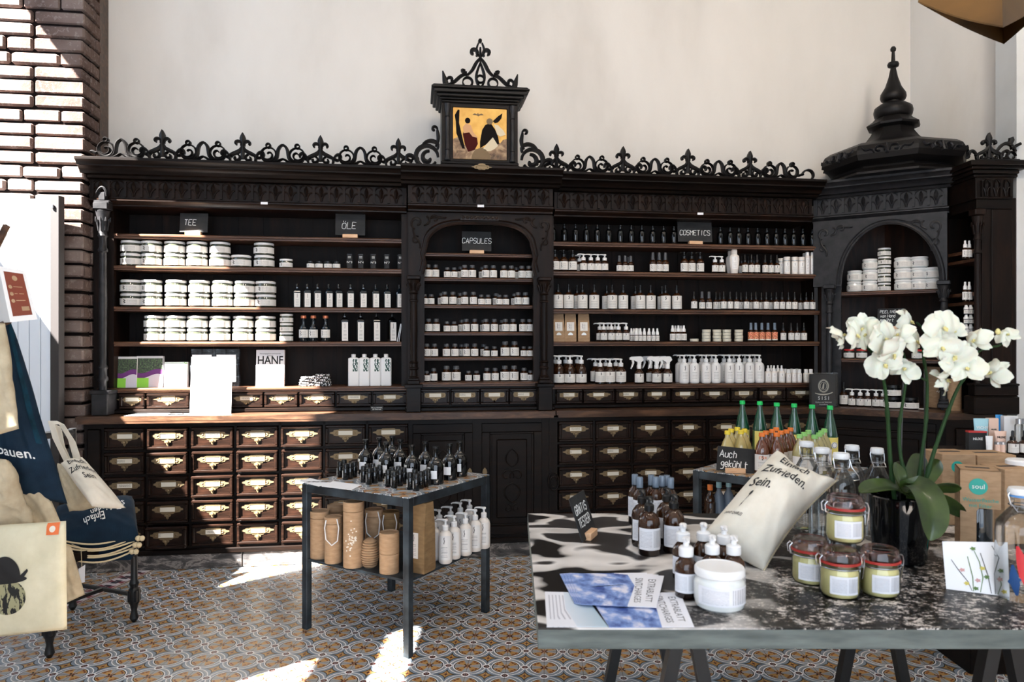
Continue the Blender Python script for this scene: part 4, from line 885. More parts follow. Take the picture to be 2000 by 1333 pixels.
def trigger():
    mb = MB(); z = .108
    mb.lathe([(0, z-.004), (.015, z-.004), (.0155, z+.018), (.011, z+.028), (0, z+.03)], 16)
    mb.prism([(-.066, z+.072), (-.064, z+.058), (-.036, z+.056), (-.012, z+.042), (-.010, z+.024), (.012, z+.024), (.014, z+.042), (.030, z+.056), (.022, z+.076), (.012, z+.082), (-.05, z+.080)], -.010, .010, 'y')
    mb.prism([(-.052, z+.058), (-.036, z+.056), (-.034, z+.036), (-.044, z+.012), (-.054, z-.006), (-.058, z-.002), (-.052, z+.018), (-.046, z+.036)], -.006, .006, 'y'); return P('trigger_head', mb, 'white_plastic', 50)
kind('trigger', [P('body', lathe(bottle_prof(.032, .080, .106, .012)), 'amber'), trigger(), labelp(.032, .010, .070, 'label_tall', 2.7)], .064, .19)
kind('plain', [P('body', lathe(bottle_prof(.021, .086, .100, .009)), 'black_glass'), P('cap', lathe([(0, .1), (.011, .1), (.011, .113), (.0075, .117), (.0075, .126), (0, .127)], 12), 'black_plastic')], .042, .127)
kind('flask', [P('body', MB().lathe([(0, 0), (.022, 0), (.026, .006), (.034, .07), (.036, .10), (.033, .125), (.020, .137), (.019, .139)], 20, sy=.7), 'cream_plastic'), P('cap', MB().lathe([(0, .139), (.020, .139), (.021, .143), (.021, .165), (.017, .172), (0, .173)], 20, sy=.8), 'cream_plastic'), P('print', MB().arc(.0352, .03, .12, AF-.6, AF+.6, 8, sy=.72), 'print_white')], .072, .173)
kind('cylinder', [P('body', lathe([(0, 0), (.021, 0), (.022, .003), (.022, .092), (.0215, .094)]), 'cream_plastic'), P('ring', lathe([(.0215, .094), (.0225, .095), (.0225, .099), (.0215, .1)], 20), 'wire'), P('cap', lathe([(.0215, .1), (.022, .1), (.022, .121), (.019, .124), (0, .125)]), 'cream_plastic'), P('print', MB().arc(.0223, .012, .085, AF-.9, AF+.9, 8), 'print_white')], .044, .125)
kind('slim', [P('body', lathe([(0, 0), (.015, 0), (.016, .003), (.016, .132), (.012, .142)]), 'cream_plastic'), P('cap', lathe([(.0, .14), (.0125, .14), (.0125, .162), (.010, .165), (0, .166)]), 'white_plastic'), P('print', MB().arc(.0163, .01, .12, AF-.9, AF+.9, 8), 'print_white')], .032, .166)
kind('white_spray', [P('body', lathe([(0, 0), (.020, 0), (.022, .003), (.022, .072), (.019, .078), (.010, .080)]), 'cream_plastic'), P('spray_cap', lathe([(0, .079), (.012, .079), (.0115, .096), (.006, .10), (.006, .118), (0, .12)], 14), 'white_plastic'), P('print', MB().arc(.0223, .01, .066, AF-.9, AF+.9, 8), 'print_white')], .044, .12)
kind('white_capped', [P('body', lathe([(0, 0), (.017, 0), (.018, .003), (.018, .055), (.016, .059), (.012, .06)]), 'cream_plastic'), P('cap', lathe([(0, .06), (.0135, .06), (.0135, .083), (0, .085)], 14), 'white_plastic'), P('print', MB().arc(.0183, .01, .052, AF-.9, AF+.9, 8), 'print_white')], .036, .085)
kind('eye_drop', [P('body', lathe([(0, 0), (.013, 0), (.014, .003), (.014, .045), (.009, .05)]), 'amber'), P('cap', lathe([(0, .049), (.012, .049), (.011, .07), (.008, .074), (.006, .095), (0, .096)], 12), 'white_plastic'), labelp(.014, .006, .043)], .028, .096)
kind('tin', [P('body', lathe([(0, 0), (.030, 0), (.031, .002), (.031, .016)]), 'wire'), P('lid', lathe([(.031, .014), (.032, .014), (.032, .021), (.030, .0225), (0, .0225)]), 'tin_label'), labelp(.031, .002, .014, 'tin_label', 4)], .064, .0225)
def square_bottle(w, h, hn, H, m='blue_glass', cork='black_plastic'):
    mb = MB(); a = w/2; c = a*.22
    ring = lambda s, z: [(x*s, y*s, z) for x, y in ((-a, -a+c), (-a+c, -a), (a-c, -a), (a, -a+c), (a, a-c), (a-c, a), (-a+c, a), (-a, a-c))]
    mb.loft([ring(.96, 0), ring(1, .003), ring(1, h), ring(.93, h+.008), ring(.55, h+.022), ring(.28, h+.028), ring(.27, hn)])
    lb = MB(); lb.quad((-a*.78, -a-.0008, .006), (a*.78, -a-.0008, .006), (a*.78, -a-.0008, h*.95), (-a*.78, -a-.0008, h*.95))
    return [P('body', mb, m, 30), P('stopper', lathe([(0, hn-.002), (.0085, hn-.002), (.009, H-.003), (.007, H), (0, H)], 12), cork), P('label', lb, 'label_tall', 0)]
kind('oil', square_bottle(.048, .105, .142, .165), .048, .165)
kind('oil_tall', square_bottle(.048, .142, .178, .20, 'black_glass'), .048, .20)
kind('cork', [P('body', lathe([(0, 0), (.027, 0), (.030, .004), (.030, .085), (.026, .098), (.013, .112), (.012, .118), (.012, .150), (.0135, .152), (.0135, .156)]), 'blue_glass'), P('stopper', lathe([(0, .154), (.018, .154), (.019, .158), (.019, .17), (.016, .173), (0, .174)]), 'copper'), labelp(.030, .026, .080, 'label_wide', 2.8)], .06, .174)
def tin_no(n):
    k = 'tin_no%s' % n; t = text_mesh('number', 'N°'+n, .02, .0003, 'white_ink', M=Matrix.Translation((0, -.0176, .045)) @ UPR); t2 = MB()
    for z in (.075, .081, .087): t2.box(-.010, .008, -.0175, -.0168, z, z+.0018)
    kind(k, [P('body', MB().bbox(-.0165, .0165, -.0165, .0165, 0, .104, .005), 'chalkboard'), P('lid', MB().bbox(-.017, .017, -.017, .017, .096, .108, .004), 'black_plastic'), ('number', t, None), P('print', t2, 'white_ink', 0)], .035, .108); return k
kind('white_flask', [P('body', MB().loft([[(x*s, y*s, z) for x, y in ((-.036, -.018), (-.030, -.024), (.030, -.024), (.036, -.018), (.036, .018), (.030, .024), (-.030, .024), (-.036, .018))] for s, z in ((.95, 0), (1, .004), (1, .165), (.97, .172), (.6, .178), (.33, .179))]), 'white_plastic', 30), P('cap', lathe([(0, .178), (.015, .178), (.015, .198), (0, .2)], 14), 'white_plastic'),
    P('label', MB().quad((-.006, -.0246, .09), (.029, -.0246, .09), (.029, -.0246, .168), (-.006, -.0246, .168)), 'green_art', 0)], .072, .2)
def kraft_bag():
    mb = MB(); ring = lambda w, d, z: [(-w, -d, z), (w, -d, z), (w, d, z), (-w, d, z)]
    mb.loft([ring(.041, .028, 0), ring(.043, .030, .01), ring(.042, .026, .09), ring(.040, .012, .16), ring(.039, .004, .185), ring(.039, .004, .20)])
    w_ = MB(); w_.prism([(.018*math.cos(a*PI/10), .045+.018*math.sin(a*PI/10)) for a in range(11)], -.031, -.027, 'y')
    return [P('bag', mb, 'kraft', 25), P('label', MB().quad((-.027, -.0305, .075), (.027, -.0285, .075), (.027, -.0225, .135), (-.027, -.0225, .135)), 'label_wide', 0), P('window', w_, 'jar_cream', 0)]
kind('kraft_bag', kraft_bag(), .086, .2)
kind('floral', [P('body', lathe(bottle_prof(.020, .070, .084, .009)), 'amber'), spray(.02, .07, .084, .13, 'clear_cap'), labelp(.020, .010, .066, 'label_floral', 3.2)], .04, .13)

ORD = 'first second third fourth fifth sixth seventh eighth ninth tenth eleventh twelfth thirteenth fourteenth fifteenth sixteenth seventeenth eighteenth nineteenth twentieth'.split()
def place(k, loc, rz, sx=1, sz=1):
    parts_, D, H = KM[k]; o = link('x', None, None, loc, rz); o.scale = (sx, sx, sz); o.empty_display_size = .03
    for n, me, _ in parts_: link(n, me, o)
    return o
NAME = dict(jar=('glass_jar', 'tea jar with white lid', 'jar'), cream_jar=('glass_jar', 'cream jar with white lid', 'jar'), small_jar=('glass_jar', 'small glass jar with white lid', 'jar'), tiny_jar=('glass_jar', 'tiny black labelled jar', 'jar'),
    red_lid_jar=('glass_jar', 'small jar with dark red lid', 'jar'), wide_jar=('glass_jar', 'wide black jar with white label', 'jar'), capsule=('capsule_bottle', 'capsule bottle with grey cap', 'bottle'), dropper=('dropper_bottle', 'amber dropper bottle', 'bottle'),
    big_bottle=('labelled_bottle', 'large amber bottle with tall white label', 'bottle'), mist=('spray_bottle', 'amber grey-capped spray bottle', 'bottle'), white_mist=('spray_bottle', 'amber bottle with white spray cap', 'bottle'), pump_amber=('pump_bottle', 'amber bottle with white pump', 'bottle'),
    pump_black=('pump_bottle', 'round amber bottle with black pump', 'bottle'), pump_tall=('pump_bottle', 'tall amber bottle with white pump', 'bottle'), pump_round=('pump_bottle', 'round-shouldered amber bottle, white pump', 'bottle'), lotion=('lotion_bottle', 'white lotion bottle with pump', 'bottle'), lotion_beige=('lotion_bottle', 'cream lotion bottle with pump', 'bottle'),
    trigger=('trigger_spray_bottle', 'amber bottle with white trigger', 'bottle'), plain=('bottle', 'unlabelled black bottle', 'bottle'), flask=('bottle', 'big white oval flask', 'bottle'), cylinder=('cosmetic_bottle', 'white cylinder with silver ring', 'bottle'), slim=('cosmetic_bottle', 'tall slim white bottle', 'bottle'),
    white_spray=('spray_bottle', 'white plastic spray bottle', 'bottle'), white_capped=('cosmetic_bottle', 'small white capped bottle', 'bottle'), eye_drop=('dropper_bottle', 'tiny bottle with white cap', 'bottle'), tin=('tin', 'round tin with pale lid', 'tin'), oil=('oil_bottle', 'square dark oil bottle', 'bottle'), oil_tall=('oil_bottle', 'tall square dark oil bottle', 'bottle'),
    cork=('stoppered_bottle', 'dark bottle with copper stopper', 'bottle'), white_flask=('flat_bottle', 'flat white bottle, green art', 'bottle'), kraft_bag=('kraft_bag', 'kraft paper bag with window', 'bag'), floral=('spray_bottle', 'spray bottle with floral label', 'bottle'))
REG = []
def put(shelf, phrase, k, px, z, v, D, H, fr=None, rear=False, level=None, stack=None, rz=None, frame=MF, base=0, desc=None, name=None, cat=None):
    _, D0, H0 = KM[k]; u = frame.U(px, v); p = frame.W(u, v, z+.0004+base)
    ang = (frame.a*.5-math.atan2(p.x, p.y)*.5 if rz is None else rz)+random.uniform(-.13, .13)
    o = place(k, p, ang, D/D0, H/H0); n, d, c = NAME.get(k, (name, desc, cat)); o.name = name or n
    REG.append((o, shelf, phrase, desc or d, cat or c, px, rear, level, stack)); return o
def row(shelf, phrase, k, pxs, z, v, D, H, **kw):
    for p in pxs:
        pp, DD, HH = (p if isinstance(p, tuple) else (p, D, H)); put(shelf, phrase, k, pp, z, v, DD, HH, **kw)
def stack(shelf, phrase, k, pxs, n, z, v, D, H):
    for i, p in enumerate(pxs):
        nn = n[i] if isinstance(n, (list, tuple)) else n
        for j in range(nn):
            lv = 'single' if nn == 1 else {2: ('lower', 'upper'), 3: ('bottom', 'middle', 'top'), 4: ('bottom', 'second', 'third', 'top'), 5: ('bottom', 'second', 'third', 'fourth', 'top')}[nn][j]
            put(shelf, phrase, k, p+random.uniform(-.4, .4), z, v, D, H, level=lv, stack=i, base=j*(H+.0006), frame=CF if shelf[0] == 'N' else MF)
T1, T2, T3 = 'first shelf below TEE sign', 'second shelf below TEE sign', 'third shelf below TEE sign'
O1, O2, O3 = 'first shelf below ÖLE sign', 'second shelf below ÖLE sign', 'third shelf below ÖLE sign'
VJ = .235
stack('LB', T1, 'jar', (257, 296.5, 342, 385.5, 430, 471, 516), (2, 2, 2, 2, 2, 1, 2), SH['B'], VJ, .134, .0845)
stack('LC', T2, 'jar', (257, 296, 344, 390, 435, 478, 519), 2, SH['C'], VJ, .136, .089)
stack('LD', T3, 'jar', (303, 343, 386, 430, 475, 519), 2, SH['D'], VJ, .134, .086)
stack('LD', T3, 'small_jar', (560,), 3, SH['D'], .21, .088, .062)
put('LB', T1, 'small_jar', 559, SH['B'], .22, .088, .062)
row('LB', O1, 'tiny_jar', (607, 623.5, 640.5, 657.5), SH['B'], .20, .054, .049)
for p, n in zip((683, 705, 729, 755.5, 782), '34578'):
    kk = tin_no(n); NAME[kk] = ('tea_tin', 'black square tin number '+{'3': 'three', '4': 'four', '5': 'five', '7': 'seven', '8': 'eight'}[n], 'tin'); put('LB', O1, kk, p, SH['B'], .20, .040, .104)
row('LC', O2, 'oil', (580, 600, 620, 642, 661, 684.5, 709.5, 733.5, 756, 780), SH['C'], .20, .050, .163, rz=MF.a+.28)
row('LD', O3, 'cork', (593, 612, 636), SH['D'], .20, .061, .178)
row('LD', O3, 'oil_tall', (673, 704, 735, 766), SH['D'], .20, .052, .196, rz=MF.a+.22)
LE, REs = 'ledge above left small drawers', 'ledge above right small drawers'
row('LE', LE, 'white_flask', (690.5, 711.5, 733, 754), SH['E'], .22, .072, .218)
# capsules: (px, size) size s m l
CSZ = dict(s=(.047, .073), m=(.052, .092), l=(.063, .108))
CROWS = dict(B='836m 850.5m 873.5s 887s 907.5m 922.5m 948.5m 963.5m 984m 999m 1019.5m 1033m', C='829s 842s 868m 884.5m 907.5m 924.5m 940s 953s 975s 988s 1012m 1026.5m', D='837m 852m 873s 887s 910.5m 927m 949m 965.5m 987m 1002m 1021m 1034.5m', E='833.5m 848.5m 872m 888.5m 911m 927m 950s 965.5s 986.5l 1005l 1023s 1035.5s', F='833s 847m 872l 891l 915s 931s 951m 967m 986l 1004l 1023.5m 1036s')
for i, (k, s_) in enumerate(CROWS.items()):
    ph = ORD[i]+' shelf below CAPSULES sign'
    for q in s_.split(): D, H = CSZ[q[-1]]; put('C'+k, ph, 'capsule', float(q[:-1]), SC_[k], .175, D, H)
    for px_ in {'B': (900, 942, 1009), 'C': (862, 899, 969, 1005), 'D': (902, 944, 981), 'E': (902, 945), 'F': ()}[k]: put('C'+k, ph, 'capsule', px_, SC_[k], .25, .052, .088, rear=True)
S0, S1, S2_, S3, S4 = 'shelf with COSMETICS sign', 'first shelf below COSMETICS sign', 'second shelf below COSMETICS sign', 'third shelf below COSMETICS sign', 'ledge above right small drawers'
row('RA', 'left of the COSMETICS sign', 'plain', (1080, 1102, 1124, 1145, 1166.5, 1189, 1211.5, 1233, 1253.5, 1274.6, 1296, 1316), SH['A'], .22, .046, .135)
row('RA', 'right of the COSMETICS sign', 'plain', (1407, 1426, 1443, 1461, 1480, 1498, 1516, 1533, 1550, 1568, 1587), SH['A'], .22, .046, .135)
z = SH['B']
row('RB', S1, 'pump_black', (1084, 1101, 1118.5), z, .20, .062, .155); row('RB', S1, 'pump_amber', (1139.5, 1154, 1167.5, 1181), z, .19, .052, .128); row('RB', S1, 'pump_amber', (1132,), z, .27, .052, .128, rear=True)
row('RB', S1, 'mist', (1209.5, 1221, 1232), z, .20, .042, .12); row('RB', S1, 'mist', (1227,), z, .28, .042, .12, rear=True); row('RB', S1, 'mist', (1275, 1287.5, 1299.5), z, .20, .048, .146)
row('RB', S1, 'pump_black', (1336.5, 1351, 1367.5), z, .20, .056, .156); row('RB', S1, 'pump_amber', (1396.6, 1409.6), z, .19, .050, .128); put('RB', S1, 'flask', 1434, z, .19, .074, .178); put('RB', S1, 'flask', 1427, z, .28, .074, .178, rear=True)
row('RB', S1, 'dropper', (1455, 1467.5, 1478.6, 1494.5, 1505.6, 1517.6), z, .20, .044, .142); row('RB', S1, 'dropper', (1448.5, 1461.5, 1473), z, .27, .044, .142, rear=True)
row('RB', S1, 'cylinder', (1537, 1552, 1565), z, .19, .048, .13); row('RB', S1, 'cylinder', (1525.5, 1530.5), z, (.24), .044, .125, rear=True); row('RB', S1, 'slim', (1576.8, 1587, 1596), z, .19, .034, .168); row('RB', S1, 'slim', (1571, ), z, .26, .034, .168, rear=True)
z = SH['C']
row('RC', S2_, 'big_bottle', (1090, 1110.5, 1137.5, 1160.5, 1195.7, 1217, 1250.6, 1270.7, 1300, 1321.7), z, .21, .072, .178); row('RC', S2_, 'big_bottle', (1127, 1185, 1241, 1293), z, .30, .072, .178, rear=True)
row('RC', S2_, 'dropper', (1355.5,), z, .20, .045, .135); row('RC', S2_, 'mist', (1371, 1384.5), z, .20, .045, .135)
row('RC', S2_, 'dropper', (1413.5, 1426, 1438.4, 1457.6, 1476.5, 1496.6, 1516, 1527.5, 1540, 1552, 1574.7, 1586.7), z, .20, .042, .136); row('RC', S2_, 'dropper', (1398, 1406, 1447, 1467.5, 1487, 1506.5, 1564), z, .27, .042, .136, rear=True)
z = SH['D']
row('RD', S3, 'kraft_bag', (1090, 1114, 1139.5), z, .22, .084, .205); row('RD', S3, 'pump_amber', (1179, 1194, 1208, 1222.7), z, .19, .052, .135); row('RD', S3, 'pump_amber', (1171.5, 1187, 1201), z, .26, .052, .135, rear=True)
row('RD', S3, 'eye_drop', (1242.5, 1250.5, 1258.5, 1267.6, 1276, 1283.8), z, .19, .030, .096); row('RD', S3, 'eye_drop', (1233, 1238, 1246), z, .25, .030, .096, rear=True); row('RD', S3, 'white_mist', (1313.6, 1325, 1335.5), z, .20, .042, .118); row('RD', S3, 'white_mist', (1319, 1330), z, .27, .042, .118, rear=True)
stack('RD', S3, 'tin', (1355.5, 1379.5, 1400.5, 1419.5, 1442.6), (1, 4, 4, 4, 4), z, .19, .062, .0215)
row('RD', S3, 'floral', (1466.6, 1476, 1488, 1500, 1513), z, .20, .043, .138); row('RD', S3, 'dropper', (1529.6, 1545, 1557, 1570), z, .20, .044, .138)
z = SH['E']
row('RE', S4, 'pump_tall', (1091.5, 1113, 1135), z, .20, .078, .205); row('RE', S4, 'pump_tall', (1084, 1105.5, 1128), z, .30, .078, .205, rear=True); row('RE', S4, 'pump_round', (1172, 1191, 1212.5), z, .20, .076, .18); row('RE', S4, 'pump_round', (1163, 1183, 1203), z, .30, .076, .18, rear=True)
row('RE', S4, 'trigger', (1248, 1282, 1303.7), z, .20, .069, .196, rz=MF.a+.1); row('RE', S4, 'trigger', (1270, 1296), z, .30, .069, .196, rear=True, rz=MF.a+.1)
row('RE', S4, 'lotion', (1336, 1356, 1379, 1398, 1424.6, 1443.5, 1464, 1483), z, .19, .070, .205); row('RE', S4, 'lotion', (1328, 1348, 1371, 1390, 1414, 1433, 1455, 1474), z, .29, .070, .205, rear=True)
row('RE', S4, 'white_spray', (1500, 1511.6, 1526.6), z, .19, .048, .128); row('RE', S4, 'white_spray', (1506, 1519), z, .26, .048, .128, rear=True); row('RE', S4, 'white_capped', (1540, 1551, 1561, 1574, 1583.5), z, .19, .037, .10); row('RE', S4, 'white_capped', (1534, 1546, 1556), z, .26, .037, .10, rear=True)
# corner niche
N1, NW = 'upper shelf of corner niche', 'worktop in corner niche'
stack('N1', N1, 'cream_jar', (1669, 1699), (2, 3), 1.81, .20, .104, .080); stack('N2', N1, 'small_jar', (1727,), 5, 1.81, .20, .088, .0625); stack('N3', N1, 'cream_jar', (1763.5, 1796), 3, 1.81, .19, .113, .079); stack('N4', N1, 'cream_jar', (1822,), 2, 1.81, .19, .11, .079)
for i, p in enumerate((1728, 1751)):
    for j in (1, 2): put('NM', 'stack under the PEELING sign', 'red_lid_jar', p, 1.323, .16, .076, .069, frame=CF, level=('', 'middle', 'top')[j], stack=0, base=j*.0695)
for i, p in enumerate((1658, 1683, 1728, 1751, 1792)): put('NM', 'lower shelf of corner niche', 'red_lid_jar', p, 1.323, .16, .076, .069, frame=CF)
row('NW', NW, 'dropper', (1648,), .98, .04, .06, .175, frame=CF); row('NW', NW, 'pump_amber', (1664, 1680, 1694.5, 1711, 1725), .98, .03, .05, .128, frame=CF)
for i, (p, b) in enumerate(((1743, 0), (1743, .083), (1777, 0))): put('NW', NW, 'wide_jar', p, .98, .02, .115, .082, level=('lower', 'upper', None)[i], stack=0 if i < 2 else None, base=b, frame=CF)
# end unit bottles
for zz, ps in ((1.77+.22, ()),): pass
for z_, name_ in ((2.05, None),): pass
for zi, (z, hh) in enumerate(((1.99, .12), (1.71, .13))):
    for p in (1885, 1893): put('X%d' % zi, ('upper', 'lower')[zi]+' side shelf by right wall', 'white_mist', p, z, 0, .036, hh, frame=Frame(3.03, 4.80, 7), desc='small bottle with white cap')
for zi in range(3):
    for p in (1887, 1896): put('X2', 'stack on side shelf by right wall', 'eye_drop', p, 1.50+zi*.063, 0, .036, .062, frame=Frame(3.03, 4.80, 7), desc='small white-capped bottle', level=('bottom', 'middle', 'top')[zi], stack=None)
# end-unit shelves directly below these bottles
for z in (1.99, 1.71): mb = MB(); mb.box(ex0+.03, ex1-.02, ey+.03, 5.1, z-.02, z-.0002); part('shelf', mb, 'wood_shelf', EU)

# labels: which one of its kind on its shelf
def finish():
    from collections import defaultdict
    g = defaultdict(list)
    for r in REG: g[(r[1], r[2], r[3], r[6], r[7] if r[7] else '', )].append(r)
    for key, rs in g.items():
        rs.sort(key=lambda r: r[5]); n = len(rs)
        shelf, ph, d, rear, lv = key
        for i, r in enumerate(rs):
            pre = ('rear ' if rear else '')+(lv+' ' if lv and lv != 'single' else '')
            if n == 1: L = f'{pre}{d}, {"on the "+ph if len((pre+d+ph).split()) < 14 else ph}'
            elif i == 0: L = f'{pre}{d}, leftmost, {ph}'
            elif i == n-1: L = f'{pre}{d}, rightmost, {ph}'
            else: L = f'{pre}{d}, {ORD[i]} from left, {ph}'
            if len(L.split()) < 4: L += ' of the shelves'
            tag(r[0], L, r[4], (d.split(',')[0]+'s on '+ph) if not d.startswith('black square') else 'numbered black tins on '+ph)
finish()

# ------------------------------------------------------------------ chalk signs and other goods on the shelves
def chalk_sign(name_lab, frame, px, z, v, w, h, lines, th, tilt=-.12, yaw=0, bw=.10, writing=None, loc=None, z0=.02):
    p = frame.W(frame.U(px, v), v, z) if loc is None else loc
    t = thing('chalk_sign', name_lab, 'sign', p, (frame.a if loc is None else 0)+yaw)
    M_ = Matrix.Translation((0, 0, z0)) @ Matrix.Rotation(tilt, 4, 'X')
    b = part('board', MB().bbox(-w/2, w/2, -.002, .003, 0, h, .0015, M=M_), 'chalkboard', t)
    wr = MB(); 
    for s, x, zz, hh in lines: chalk(wr, s, x, zz, hh, y=-.0022, w=th)
    part('writing', wr, 'chalk', b, 0, M=M_)
    part('wooden_foot', MB().bbox(-bw/2, bw/2, -.018, .018, 0, .026, .002), 'beech', t); return t
chalk_sign('black chalkboard sign reading TEE on top left shelf', MF, 378, SH['A'], .18, .18, .13, [('TEE', -.062, .048, .038)], .0032, yaw=-.05)
chalk_sign('black chalkboard sign reading ÖLE on top left shelf', MF, 684, SH['A'], .18, .20, .15, [('ÖLE', -.055, .045, .046)], .0034)
chalk_sign('black chalkboard sign reading CAPSULES in centre arch', MF, 931, SC_['A'], .17, .205, .14, [('CAPSULES', -.10, .055, .036)], .0036)
chalk_sign('black chalkboard sign reading COSMETICS on top right shelf', MF, 1358, SH['A'], .19, .26, .15, [('COSMETICS', -.115, .05, .036)], .0034)
o = chalk_sign('black chalkboard sign reading PEELING von Hand gerührt in corner niche', CF, 1739, 1.532, .165, .17, .13, [('PEELING-', -.068, .095, .021), ('von Hand', -.064, .064, .021), ('gerührt', -.066, .034, .022)], .0028, bw=.09, z0=.026)
def books(): pass
def std_box(name, lab_, cat, px, z, v, w, h, d, m, mats, rz=None, tilt=0, group=None, frame=MF, pages=True):
    p = frame.W(frame.U(px, v), v, z); t = thing(name, lab_, cat, p, (frame.a if rz is None else rz), group)
    M_ = Matrix.Rotation(tilt, 4, 'X'); part('cover' if pages else 'body', MB().bbox(-w/2, w/2, 0, d, .0003, h, .0012, M=M_), mats, t)
    q = MB(); i = [q.vert(M_ @ Vector(c)) for c in ((-w/2+.001, -.0006, .001), (w/2-.001, -.0006, .001), (w/2-.001, -.0006, h-.001), (-w/2+.001, -.0006, h-.001))]; q.face(i, [(0, 0), (1, 0), (1, 1), (0, 1)]); part('front_print', q, m, t, 0); return t
std_box('seed_packet', 'leaning cress seed packet in shade, leftmost on ledge above drawers', 'packet', 246, SH['E'], .205, .128, .205, .03, 'packet', 'white_paper', tilt=-.10)
std_box('seed_packet', 'upright cress seed packet with purple wave, second on ledge', 'packet', 291, SH['E'], .215, .165, .208, .035, 'packet', 'white_paper', tilt=-.08)
std_box('leaflet_box', 'pale green and white leaflet box right of the cress packets', 'box', 343, SH['E'], .215, .145, .168, .04, 'packet_pale', 'white_paper', tilt=-.06)
for px_, q, lb in ((398, .045, 'left'), (445, .05, 'right')):
    p = MF.W(MF.U(px_, .25), .25, SH['E']); t = thing('product_pouch', 'black strapped pouch with white label behind poster, %s one' % lb, 'pouch', p, MF.a, 'black pouches behind the white poster')
    mb = MB(); w = .155 if lb == 'left' else .15
    mb.grid(lambda a, b: (-w/2+w*a+.004*math.sin(b*9), -.02-.018*math.sin(PI*a)*math.sin(PI*b)-.003*math.sin(a*31+b*5), .0005+.252*b), 12, 12); mb.grid(lambda a, b: (-w/2+w*a+.004*math.sin(b*9), .012+.012*math.sin(PI*a)*math.sin(PI*b), .0005+.252*b), 12, 12, True)
    part('pouch', mb, 'straps', t); part('label', MB().box(-.062, .062, -.044, -.0415, .035, .215), 'white_paper', t, 0)
p = MF.W(MF.U(411, .06), .06, .98); t = thing('poster_card', 'large blank sunlit white card standing on worktop before small drawers', 'card', p, MF.a)
part('card', MB().box(-.128, .128, 0, .004, .0004, .37, M=Matrix.Rotation(-.10, 4, 'X')), 'white_paper', t, 0); part('easel', MB().prism([(.01, .0), (.09, .0), (.035, .24)], -.01, .01, 'x'), 'white_paper', t, 0)
t = std_box('book', 'upright book titled HANF on the ledge between pouches and woven bracelets', 'book', 527, SH['E'], .215, .185, .248, .03, 'white_paper', 'white_paper', tilt=-.09)
tm = text_mesh('title', 'HANF', .078, .0006, 'ink', M=Matrix.Rotation(-.09, 4, 'X') @ Matrix.Translation((0, -.0014, .175)) @ Matrix.Scale(.82, 4, (1, 0, 0)) @ UPR, bold=.0012); link('title', tm, t)
for k_, (zz, s_) in enumerate(((.222, .012), (.208, .009))): link('subtitle', text_mesh('subtitle', ('Herausgegeben und erprobt', 'Heilmittel')[k_ % 2], s_, .0004, 'ink', M=Matrix.Rotation(-.09, 4, 'X') @ Matrix.Translation((0, -.0014, zz)) @ UPR), t)
# woven black and white bracelets: two piles
for i, (px_, n, r) in enumerate(((603, 4, .052), (630, 5, .048))):
    for j in range(n):
        p = MF.W(MF.U(px_, .22), .22, SH['E']+.0005+j*.0165); t = thing('woven_band', ('bottom', 'second', 'third', 'fourth', 'top')[j if j < n-1 else 4]+' black-and-white woven band in the '+('left', 'right')[i]+' pile beside HANF book', 'band', p, MF.a+j*.4, 'woven black and white bands')
        mb = MB(); ring = [(r*1.1*math.cos(a*PI/12), .042*math.sin(a*PI/12), .0082) for a in range(25)]; mb.tube(ring, .0078, 8, False); part('band', mb, 'weave_bw', t)
# small black price sign, papers and pen on worktop
p = MF.W(MF.U(736, .10), .10, .98); t = thing('price_sign', 'tiny black sign with white lettering on worktop below small drawers', 'sign', p, MF.a); part('plate', MB().bbox(-.042, .042, 0, .003, .0004, .036, .001, M=Matrix.Rotation(-.3, 4, 'X')), 'chalkboard', t)
for k_, s_ in enumerate(('Pflanzen RAWAHL', 'aus Österreich')): link('lettering', text_mesh('lettering', s_, .0095, .0003, 'white_ink', M=Matrix.Rotation(-.3, 4, 'X') @ Matrix.Translation((0, -.0006, .023-.011*k_)) @ UPR), t)
for i, (a, b, w, d, lb) in enumerate(((285, .03, .23, .16, 'long sheet of white paper lying on left end of worktop'), (345, .0, .16, .13, 'short sheet of white paper lying on worktop beside pen'))):
    p = MF.W(MF.U(a, b), b+.03, .9805+.0008*i); t = thing('paper_sheet', lb, 'paper', p, MF.a+.1*i); part('sheet', MB().box(-w/2, w/2, -d/2, d/2, 0, .0006), 'white_paper', t, 0)
p = MF.W(MF.U(345, -.01), -.01, .982); t = thing('pen', 'black pen lying on white paper at left of worktop', 'pen', p, MF.a+.5); part('barrel', MB().tube([(-.05, 0, .004), (.04, 0, .004), (.055, 0, .004)], [.004, .004, .001], 8), 'black_plastic', t)
# leaning booklets at right end of third shelf
for i in range(2):
    p = MF.W(ul1-.062-.012*i, .22, SH['D']); t = thing('booklet', ('right', 'left')[i]+' thin white booklet leaning at end of third shelf below ÖLE', 'booklet', p, MF.a, 'leaning booklets'); part('cover', MB().box(-.002, .002, -.05, .06, .0005, .125, M=Matrix.Rotation(.14+.05*i, 4, 'Y')), 'white_paper', t, 0)
